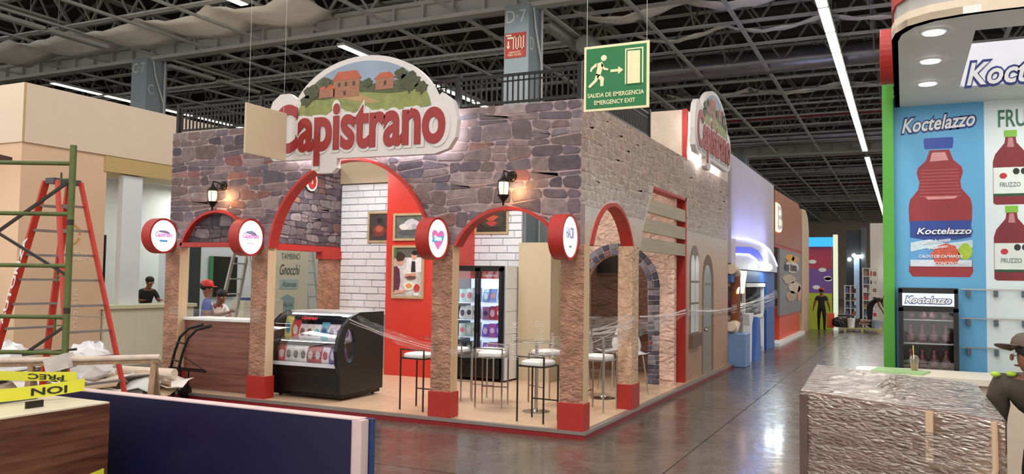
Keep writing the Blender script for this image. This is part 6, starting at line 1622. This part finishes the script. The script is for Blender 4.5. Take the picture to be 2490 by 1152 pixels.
# ------------------------------------------------------------------ film-wrapped box in the foreground
t = empty('wrapped_box', (3.5, -2.5, 0), 0, 'big brown box wrapped in wrinkled clear film in the right foreground', 'box')
BR_ = pm('wrapped_brown', S(132, 96, 78), .4, var=.14, scale=2.5)
C4 = [(2.92, -3.22), (4.16, -4.0), (4.14, -1.92), (2.84, -1.08)]
m = MB(); z0, z1 = .02, 1.19
m.prism(C4, 'xy', z0, z1); m.build('carton', BR_, t, bevel=.03)
def wrapm(lo=.13, sc=5.):
    m = bpy.data.materials.new('wrinkled_wrap'); m.use_nodes = True
    nt = m.node_tree; nt.nodes.remove(nt.nodes['Principled BSDF']); out = nt.nodes['Material Output']
    tc = nt.nodes.new('ShaderNodeTexCoord'); mp = nt.nodes.new('ShaderNodeMapping'); mp.inputs['Scale'].default_value = (1.2, 1.2, 4.5); mp.inputs['Rotation'].default_value = (.15, .2, 0)
    nt.links.new(tc.outputs['Object'], mp.inputs[0])
    n = nt.nodes.new('ShaderNodeTexNoise'); n.inputs['Scale'].default_value = sc; n.inputs['Detail'].default_value = 8; n.inputs['Distortion'].default_value = 1.6
    nt.links.new(mp.outputs[0], n.inputs[0])
    w = nt.nodes.new('ShaderNodeTexVoronoi'); w.feature = 'DISTANCE_TO_EDGE'; w.inputs['Scale'].default_value = 9; nt.links.new(mp.outputs[0], w.inputs[0])
    ad = nt.nodes.new('ShaderNodeMath'); ad.operation = 'ADD'; nt.links.new(n.outputs[0], ad.inputs[0]); nt.links.new(w.outputs[0], ad.inputs[1])
    bp = nt.nodes.new('ShaderNodeBump'); bp.inputs['Strength'].default_value = 1; bp.inputs['Distance'].default_value = .09; nt.links.new(ad.outputs[0], bp.inputs['Height'])
    gl = nt.nodes.new('ShaderNodeBsdfGlossy'); gl.inputs['Roughness'].default_value = .18; gl.inputs['Color'].default_value = (.9, .86, .8, 1); nt.links.new(bp.outputs[0], gl.inputs['Normal'])
    tr = nt.nodes.new('ShaderNodeBsdfTransparent'); lw = nt.nodes.new('ShaderNodeLayerWeight'); lw.inputs[0].default_value = .35; nt.links.new(bp.outputs[0], lw.inputs['Normal'])
    mr = nt.nodes.new('ShaderNodeMapRange'); mr.inputs[3].default_value = lo; mr.inputs[4].default_value = .85; nt.links.new(lw.outputs['Facing'], mr.inputs[0])
    mx = nt.nodes.new('ShaderNodeMixShader'); nt.links.new(mr.outputs[0], mx.inputs[0]); nt.links.new(tr.outputs[0], mx.inputs[1]); nt.links.new(gl.outputs[0], mx.inputs[2]); nt.links.new(mx.outputs[0], out.inputs[0])
    return m
WR = wrapm(); WRT = wrapm(.42, 7.); rr = random.Random(8)
from mathutils import noise as NZ
def wrapface(A, B, C, D, nu, nv, nrm, amp=.012, hump=None):
    rows = []
    A, B, C, D = map(Vector, (A, B, C, D)); nrm = Vector(nrm)
    for j in range(nv + 1):
        row = []
        for i in range(nu + 1):
            u, v = i / nu, j / nv; p = A.lerp(B, u).lerp(D.lerp(C, u), v)
            e = min(u, 1 - u, v, 1 - v) * 6; e = min(1, e)
            k = amp * (NZ.noise(p * 3.1) + .7 * NZ.noise(Vector((p.x * 5, p.y * 5, p.z * 16))) + .8) * e + .006
            if hump: k += hump[2] * math.exp(-(((u - hump[0]) / .09) ** 2 + ((v - hump[1]) / .13) ** 2)) * (1 + .5 * NZ.noise(p * 22))
            row.append(tuple(p + nrm * k))
        rows.append(row)
    return rows
T4 = [(a, b, z1) for a, b in C4]; G4 = [(a, b, z0) for a, b in C4]
def outn(i):
    a = Vector(C4[i]); b = Vector(C4[(i + 1) % 4]); d = (b - a).normalized(); return (d.y, -d.x, 0)
for i, nm in ((0, 'front'), (1, 'right'), (2, 'back'), (3, 'left')):
    j = (i + 1) % 4
    MB().sheet(wrapface(G4[i], G4[j], T4[j], T4[i], 70, 60, outn(i), .018)).build('film_side', WR, t, smooth=True, fix=False)
MB().sheet(wrapface(T4[0], T4[1], T4[2], T4[3], 80, 80, (0, 0, 1), .02, (.55, .35, .09))).build('film_top', WRT, t, smooth=True, fix=False)
HLC = pm('cream_highlight', S(206, 176, 144), .45, var=.06)
f0 = Vector((*C4[0], 0)); f1 = Vector((*C4[1], 0)); n0 = Vector(outn(0)); dd = (f1 - f0).normalized()
MB().tube([f1 - dd * .06 + n0 * .012 + Vector((0, 0, 1.18)), f1 - dd * .055 + n0 * .012 + Vector((0, 0, .9)), f1 - dd * .07 + n0 * .012 + Vector((0, 0, .84)), f1 - dd * .13 + n0 * .012 + Vector((0, 0, .80)), f1 - dd * .5 + n0 * .012 + Vector((0, 0, .74))], .018, 8).build('highlight_tube', HLC, t, smooth=True)  # cream tube paints the rounded highlight on the film
MB().bar(f0 + dd * .985 * 0 + dd * 1.0 + n0 * .01 + Vector((0, 0, 1.19)), f0 + dd * 1.0 + n0 * .01 + Vector((0, 0, .86)), .05, .012, up=tuple(n0)).build('tape_strip', HLC, t)  # left side of the same painted highlight
MB().bar(f0 + dd * .03 + n0 * .006 + Vector((0, 0, 1.17)), f0 + dd * .03 + n0 * .006 + Vector((0, 0, .05)), .07, .012, up=tuple(n0)).build('dark_side_strip', pm('dark_side_shade', S(96, 74, 66), .5, var=.2), t)  # shade of the box's left side put into a dark strip
# ------------------------------------------------------------------ man with cap behind the box
OLV = pm('olive_jacket', S(66, 58, 48), .8, var=.12, scale=5, bump=.4); KH = pm('olive_cap', S(92, 78, 64), .7, var=.1)
pz = figure('person', 'person in olive jacket and brown cap looking down behind the wrapped box', (4.58, -2.8, 0), -.25,
       dict(pelvis=(.05, .1, .93), spine=(-.03, .06, 1.08), chest=(-.12, .02, 1.17), neck=(-.07, -.07, 1.38), jaw=(-.14, -.15, 1.42), skull=(-.15, -.14, 1.52), crown=(-.14, -.12, 1.6), shL=(.2, -.02, 1.31), shR=(-.33, -.05, 1.29),
            elL=(.27, -.08, 1.08), wrL=(.22, -.3, .98), haL=(.2, -.37, .97), elR=(-.37, -.02, 1.05), wrR=(-.34, .02, .84), haR=(-.33, .0, .77)),
       dict(skin=SKIN, top=OLV, bottom=BPA, shoe=SHOE, hair=HAIR, cap=KH, sleeve=2, brim=1.0, bulk=1.75, face=(-1, -.35, -.3)))
LIME = pm('lime_patch', S(170, 206, 60), .5)
for k in (0, 1):
    mb = MB().ball((-.35 + k * .1, -.12 - k * .01, 1.36 + k * .012), .034, .024, .02); o = mb.mesh('shoulder_badge', LIME, True); o = bpy.data.objects.new('shoulder_badge', o); COL.objects.link(o); o.parent = pz; o['label'] = 'lime green shoulder badge'

# ------------------------------------------------------------------ booths down the aisle
LIL = pm('lilac_fabric', S(176, 168, 176), .6, var=.03, scale=2)
t = tag(empty('blue_booth', (-.2, 13.5, 0)), 'blue booth with lilac upper wall and neon arc next to the stone booth', 'booth')
WM[t.name] = Matrix.Translation((-.2, 13.5, 0))
MB().box(-.15, -.05, 9.95, 17.0, 2.4, 5.02).build('lilac_wall', LIL, t)
MB().box(-3.5, -.15, 16.85, 17.0, 0, 5.0).build('end_wall', LIL, t)
BLU = pm('booth_blue', S(42, 90, 160), .5)
MB().box(-.12, -.04, 15.4, 17.02, 0, 2.36).build('blue_end_panel', BLU, t)
MB().box(-.12, -.04, 9.95, 15.4, 1.98, 2.36).build('blue_header', BLU, t)
MB().box(-2.6, -2.5, 9.9, 17.0, 0, 2.4).build('blue_back_panel', pm('booth_blue_dark', S(40, 60, 120), .5), t)
MB().box(-2.5, -.05, 9.9, 17.0, 2.4, 2.5).build('ceiling_panel', LIL, t)
MB().prism([(9.96, 2.3), (17.0, 2.3), (16.9, 2.5), (16.1, 2.75), (15.2, 2.93), (14.0, 3.03), (11.7, 3.06), (9.96, 3.0)], 'yz', -.05, .05).build('arc_board', pm('arc_white', S(214, 208, 220), .5), t)
MB().prism([(9.96, 2.66), (11.7, 2.7), (12.8, 2.6), (13.5, 2.36), (14.5, 2.36), (14.1, 2.66), (13.2, 2.85), (12.0, 2.89), (9.96, 2.82)], 'yz', .05, .06).build('arc_blue', pm('arc_blue', S(80, 90, 220), .5, emit=.5, ecol=S(80, 96, 230)), t)
MB().tube([(.06, 9.96, 3.02), (.06, 11.7, 3.08), (.06, 14.0, 3.05), (.06, 15.2, 2.95), (.06, 16.1, 2.77), (.06, 16.9, 2.5)], .02, 6).build('neon_arc', pm('neon_blue', (1, 1, 1, 1), emit=9, ecol=(.35, .45, 1, 1)), t)
MB().tube([(.07, 9.96, 2.65), (.07, 11.7, 2.69), (.07, 12.8, 2.6), (.07, 13.5, 2.38)], .015, 6).build('neon_arc', MATS['neon_blue'], t)
area('blue_booth_lamp', (.45, 12.8, 3.15), .2, 40, (.35, .38, 1), (0, 2.6, 0), size_y=5)
t = empty('spotlight', (.1, 14.2, 2.95), 0, 'dazzling white spotlight on the blue booth', 'light')
MB().ball((.14, 14.6, 2.42), .1, .1, .1).build('lamp_globe', pm('spot_white', (1, 1, 1, 1), emit=30, ecol=(.85, 1, 1, 1)), t)
MB().bar((.0, 14.6, 2.5), (.14, 14.6, 2.42), .04).build('lamp_arm', BLACKM, t)
point('spot_bulb', (.4, 14.5, 2.42), 30, (.85, 1, 1), .1)
t = empty('neon_tubes', (-.1, 11.0, 2), 0, 'slanted yellow and pink neon tubes above the claw machine', 'neon sign')
for k, c in enumerate(((1, .8, .2, 1), (1, .35, .65, 1), (1, .8, .2, 1))):
    MB().cyl((.03, 10.35 + k * .35, 1.72), (.03, 10.75 + k * .35, 2.25), .03, n=8).build('tube', pm('neon_tube%d' % k, (1, 1, 1, 1), emit=2.2, ecol=c), t)
t = empty('claw_machine', (-.4, 12.6, 0), 0, 'white-framed glass cabinet full of small toys in the blue booth', 'arcade machine')
m = MB()
for x in (-.75, -.1):
    for y in (11.9, 15.0): m.box(x - .04, x + .04, y - .04, y + .04, 0, 1.95)
m.box(-.79, -.02, 11.86, 15.04, 1.86, 1.96); m.box(-.79, -.06, 11.86, 15.04, 1.0, 1.08); m.build('white_frame', WHITE, t)
MB().box(-.75, -.1, 11.9, 15.0, .15, 1.0).build('base_cabinet', pm('machine_white', S(214, 214, 214), .5), t)
MB().box(-.74, -.68, 11.9, 15.0, 1.08, 1.86).build('dark_back', pm('machine_back', S(48, 66, 90), .5, var=.4, scale=8), t)
MB().box(-.11, -.105, 11.94, 14.96, 1.08, 1.86).build('pane', GLASS, t)
r = random.Random(3)
for k in range(14):
    c = r.choice([(196, 60, 60), (60, 90, 170), (206, 160, 60), (70, 130, 110), (150, 80, 150), (210, 210, 210)])
    tag(MB().ball((r.uniform(-.6, -.2), 12.1 + .2 * k, 1.16 + r.uniform(0, .3)), .09, .09, .09, 8, 6).build('toy', pm('toy%d' % sum(c), S(*c), .6)), 'small coloured toy inside the white-framed glass cabinet', 'toy', 'toys in the glass cabinet')
BB = pm('light_blue_box', S(112, 146, 190), .5)
tag(MB().box(-.35, .28, 9.98, 10.6, 0, .78).build('light_blue_box', BB, bevel=.02), 'light blue box standing against the end of the stone booth', 'box')
t = empty('blue_bench', (-.1, 12.2, 0), 0, 'royal blue curved seat unit beside a white slab in the blue booth', 'seat')
MB().prism([(11.7, 0), (12.7, 0), (12.6, .5), (12.5, 1.05), (12.1, 1.1), (12.0, .7)], 'yz', -.05, .22).build('seat_body', pm('royal_blue', S(44, 100, 190), .4), t)
MB().prism([(11.35, 0), (11.6, 0), (11.7, .9), (11.95, 1.2), (11.2, 1.2), (11.35, .9)], 'yz', -.02, .15).build('white_slab', WHITE, t)
t = empty('orange_pipe', (-.1, 10.3, 1.5), 0, 'pale curved pipe with brown column at the end of the stone booth', 'pipe')
MB().tube([(-.05, 9.9, 2.3), (-.05, 10.3, 2.3), (-.05, 10.55, 2.15)], .13, 12).build('pale_elbow', CREAM, t, smooth=True)
MB().cyl((-.05, 10.5, .9), (-.05, 10.5, 2.15), .12, n=12).build('brown_column', pm('brown_orange', S(130, 66, 34), .5), t, smooth=True)
MB().tube([(-.05, 9.9, .95), (-.05, 10.2, .85), (-.05, 10.5, 1.0)], .12, 12).build('pale_elbow', CREAM, t, smooth=True)
# brown snack booth
t = tag(empty('brown_booth', (-.2, 20.5, 0)), 'brown booth with orange neon sign and snack banner down the aisle', 'booth')
WM[t.name] = Matrix.Translation((-.2, 20.5, 0))
BRN = pm('booth_brown', S(150, 84, 44), .5, var=.03)
top = [(17.05, 3.2), (24.4, 3.2), (24.4, 4.4), (24.1, 4.8), (23.4, 5.0), (17.05, 4.9)]
MB().prism(top, 'yz', -.15, -.02).build('brown_fascia', BRN, t)
MB().prism([(24.4, 0), (27.0, 0), (27.0, 4.2), (26.6, 4.7), (25.8, 4.95), (24.4, 4.9)], 'yz', -.1, .0).build('cream_return', pm('return_cream', S(196, 168, 138), .6), t)
MB().box(-.08, .02, 24.45, 24.55, 0, 4.8).build('cream_edge', PINKW, t)
MB().box(-.12, -.04, 17.05, 24.4, 3.1, 3.2).build('red_line', RED, t)
MB().box(-.1, -.03, 18.2, 24.4, .9, 3.1).build('snack_banner', pm('banner_grey', S(120, 118, 120), .5, var=.15, scale=1), t)
for nm, c, pts in (('bowl', (206, 200, 190), blob(21.5, 2.55, 1.9, .22, w=.05)), ('snack', (214, 160, 60), blob(20.8, 2.85, 1.2, .14, k=4)), ('snack', (196, 150, 90), blob(22.4, 2.85, 1.2, .12, k=4)), ('root', (186, 166, 140), blob(20.6, 2.1, 1.8, .16)), ('root', (200, 182, 158), blob(22.2, 1.8, 1.9, .22)), ('root', (176, 152, 124), blob(21.2, 1.5, 1.5, .18)), ('root', (206, 150, 130), blob(23.6, 1.55, .6, .3))):
    pts = [(min(24.3, max(18.3, a)), b) for a, b in pts]
    MB().prism(pts, 'yz', -.03, -.02 + .002 * len(nm)).build(nm + '_print', pm('ban_%s_%d' % (nm, sum(c)), S(*c), .6, var=.15, scale=3), t)
text('ias tuna', 'lettering', pm('ban_dark', S(60, 54, 60), .5), t, (-.005, 19.3, 2.4), (0, 1, 0), .3, 3.4, ext=.01, bold=.02)
text('B', 'neon_letter', pm('neon_orange', (1, 1, 1, 1), emit=5, ecol=(1, .55, .12, 1)), t, (-.01, 17.1, 3.6), (0, 1, 0), .9, 1.4, ext=.02, bold=.05)
text('B', 'letter_face', WHITE, t, (.02, 17.2, 3.68), (0, 1, 0), .75, 1.15, ext=.02, bold=.02)
MB().box(-2.5, .1, 17.1, 24.4, 0, .1).build('white_plinth', WHITE, t)
tag(MB().box(-.6, -.1, 18.6, 24.2, .1, 1.12).build('red_counter', pm('orange_red_counter', S(216, 70, 40), .4, var=.03)), 'orange-red counter of the brown snack booth', 'counter')
# farther stands
def stand(name, label, panels):
    t = tag(empty(name, (panels[0][1], panels[0][3], 0)), label, 'booth'); WM[t.name] = Matrix.Translation((panels[0][1], panels[0][3], 0))
    for p in panels: MB().box(*p[1:7]).build(p[0], p[7], t)
    return t
t = stand('purple_booth', 'booth with red, purple and lime mural and bright blue header', [
    ('lime_panel', -1, .82, 28, 28.1, 0, 1.55, pm('lime_green', S(176, 190, 50), .5)), ('purple_panel', -1, .82, 28, 28.1, 1.55, 2.6, pm('mural_purple', S(120, 84, 160), .5)),
    ('red_panel', -1, .82, 28, 28.1, 2.6, 3.55, pm('mural_red', S(180, 60, 84), .5)), ('blue_header', -1.2, .95, 27.8, 28.1, 3.55, 3.95, pm('cyan_header', S(50, 170, 236), .4, emit=.9, ecol=S(50, 170, 236))),
    ('lit_edge', .9, 1.08, 27.7, 27.9, 0, 4.05, pm('lit_edge', S(226, 236, 200), .4, emit=.5, ecol=(.9, 1, .8, 1)))])
for x, z in ((.05, 2.9), (.45, 2.55), (.68, 2.15), (.2, 1.8), (.66, 2.2)):
    MB().prism(blobxz(x, z, .16, .09), 'xz', 27.98, 28).build('white_splash', WHITE, t)
t = stand('dark_booth', 'black and grey booth with pale blue panel beyond the mural', [
    ('black_wall', 1.05, 1.9, 34, 34.1, 0, 4.6, pm('dark_wall', S(30, 32, 38), .5)), ('pale_panel', 1.4, 1.65, 33.9, 33.95, .3, 3.4, pm('pale_blue_panel', S(140, 166, 196), .5, emit=.15, ecol=(.6, .75, 1, 1))), ('dark_pillar', 1.75, 1.95, 33.6, 34, 0, 4.7, pm('grey_pillar', S(70, 70, 74), .5))])
t = empty('spotlight', (1.3, 33.4, 3.2), 0, 'pair of white spotlights on the dark booth far down the aisle', 'light')
for x, z in ((1.22, 3.15), (1.42, 3.35), (1.75, 3.3)): MB().ball((x, 33.5, z), .09).build('lamp_globe', MATS['spot_white'], t)
SHW = pm('shelf_unit_white', S(216, 212, 206), .5)
def shelving(x0, x1, y, h, n, label, seed):
    t = empty('shelving_unit', ((x0 + x1) / 2, y, 0), 0, label, 'shelving')
    m = MB()
    for x in (x0, (x0 + x1) / 2, x1): m.box(x - .02, x + .02, y - .02, y + .02, 0, h); m.box(x - .02, x + .02, y + .38, y + .42, 0, h)
    m.build('upright', SHW, t)
    for k in range(n + 1): MB().box(x0, x1, y, y + .4, .12 + k * (h - .15) / n, .15 + k * (h - .15) / n).build('shelf', SHW, t)
    r = random.Random(seed)
    for k in range(n):
        for i in range(3):
            c = r.choice([(196, 60, 66), (60, 60, 70), (206, 200, 190), (90, 110, 150), (150, 120, 90)]); a = x0 + .03 + i * (x1 - x0) / 3; z = .15 + k * (h - .15) / n
            tag(MB().box(a, a + (x1 - x0) / 4, y + .04, y + .3, z, z + r.uniform(.12, .24)).build('shelf_box', pm('sb%d' % sum(c), S(*c), .6)), 'small box on the white shelving far down the aisle, shelves of ' + label.split()[0], 'box', 'boxes on the distant shelving')
shelving(1.92, 2.5, 31, 2.7, 7, 'tall white metal shelving far down the aisle near the stacked pallet', 4)
shelving(1.12, 1.62, 31.5, 1.9, 5, 'low white metal shelving before the dark booth', 9)
t = stand('white_tower', 'pale tower booth far down the aisle behind the white shelving', [('tower', 2.0, 2.9, 38, 38.2, 0, 5.2, pm('tower_pale', S(206, 196, 186), .5)), ('lit_cube', 2.75, 3.2, 37.4, 37.8, 2.0, 3.3, pm('lit_cube', S(230, 234, 236), .4, emit=1.2, ecol=(1, 1, 1, 1))), ('dark_panel', 2.95, 3.25, 37.2, 37.3, 3.3, 3.7, pm('far_navy', S(50, 80, 110), .5))])
stand('far_end_wall', 'beige end wall of the hall beyond the last booths', [('far_wall', -45, 12, 100, 100.3, 0, 11, pm('far_wall_beige', S(170, 158, 142), .7))])
t = empty('stage_stack', (2.1, 27.6, 0), 0, 'yellow-edged pallet loaded with boards and buckets in the aisle', 'pallet')
YP = pm('pallet_yellow', S(190, 186, 100), .6)
for k in range(5): MB().box(1.35, 2.75, 27.0 + k * .22, 27.15 + k * .22, .12, .15).build('slat', YP, t)
for x in (1.35, 2.0, 2.65): MB().box(x, x + .1, 27.0, 28.05, .0, .12).build('runner', YP, t)
t2 = [('bucket', 1.62, .3), ('bucket', 2.55, .24)]
for i, (n, x, h) in enumerate(t2):
    q = empty('bucket', (x, 27.3, .15), 0, ['white bucket on the pallet left of the bending person', 'grey-blue bucket on the pallet right of the bending person'][i], 'bucket')
    MB().lathe((x, 27.3, .15), [(.13, 0), (.16, h + .1)], 16).build('bucket_wall', [WHITE, pm('greyblue', S(140, 150, 176), .5)][i], q, smooth=True)
    MB().tube([(x - .16, 27.3, .15 + h + .1), (x, 27.1, .15 + h + .02), (x + .16, 27.3, .15 + h + .1)], .006, 5).build('bail_handle', CHROME, q)
for i, (a, b, z, c, l) in enumerate(((1.2, 1.9, .45, (90, 66, 50), 'brown board'), (1.1, 1.7, .6, (60, 54, 50), 'dark board'), (1.9, 2.3, .3, (150, 110, 90), 'tan board'), (1.95, 2.35, .42, (170, 130, 120), 'pinkish board'))):
    tag(MB().box(a, b, 27.35, 27.9, z - .0, z + .08).build('stacked_board', pm('brd%d' % i, S(*c), .6)), l + ' stacked on the aisle pallet', 'board')
tag(MB().box(1.15, 1.85, 27.4, 27.85, .15, .45).build('board_crate', pm('crate_dark', S(60, 52, 48), .6, var=.2)), 'dark crate under the stacked boards on the pallet', 'crate')
lump(1.15, 26.6, .4, .24, 'black_bag', pm('black_bag', S(22, 22, 26), .4), 'black bag standing in the aisle left of the pallet', 'bag', 21)
tag(MB().box(.72, 1.0, 26.8, 26.9, .15, .75).build('orange_bag', pm('orange_bag', S(222, 92, 50), .5), bevel=.02), 'orange bag beside the person in the red helmet', 'bag')
figure('person', 'person in red helmet and black clothes walking away down the aisle', (.5, 26.9, 0), PI, dict(knL=(.12, -.1, .5), anL=(.12, -.1, .09), toL=(.12, -.25, .03), elL=(.27, .04, 1.14), wrL=(.32, -.02, .92), haL=(.34, -.03, .85), elR=(-.27, .04, 1.14), wrR=(-.3, -.06, .92), haR=(-.31, -.08, .85)), dict(skin=SKIN, top=BSH, bottom=BPA, shoe=SHOE, hair=HAIR, cap=REDC, sleeve=.6))
figure('person', 'person in black with white cap bending over the pallet', (2.3, 27.9, .15), 1.2, dict(spine=(0, -.12, 1.08), chest=(0, -.34, 1.18), neck=(0, -.5, 1.22), jaw=(0, -.6, 1.2), skull=(0, -.66, 1.27), crown=(0, -.72, 1.33), shL=(.17, -.4, 1.22), shR=(-.17, -.4, 1.22), elL=(.2, -.48, .95), wrL=(.18, -.6, .74), haL=(.17, -.63, .67), elR=(-.2, -.48, .95), wrR=(-.18, -.6, .74), haR=(-.17, -.63, .67)),
       dict(skin=SKIN, top=BSH, bottom=BPA, shoe=SHOE, hair=HAIR, cap=WHITE, sleeve=.6, face=(0, -1, -.6)))
# hall enclosure far left and behind the neighbouring booths
struct(MB().box(-60, 30, 119.8, 120, 0, 11.4).build('wall_far', pm('hall_wall', S(120, 116, 110), .8)))
struct(MB().box(-60.2, -60, -16, 120, 0, 11.4).build('wall_left', MATS['hall_wall']))
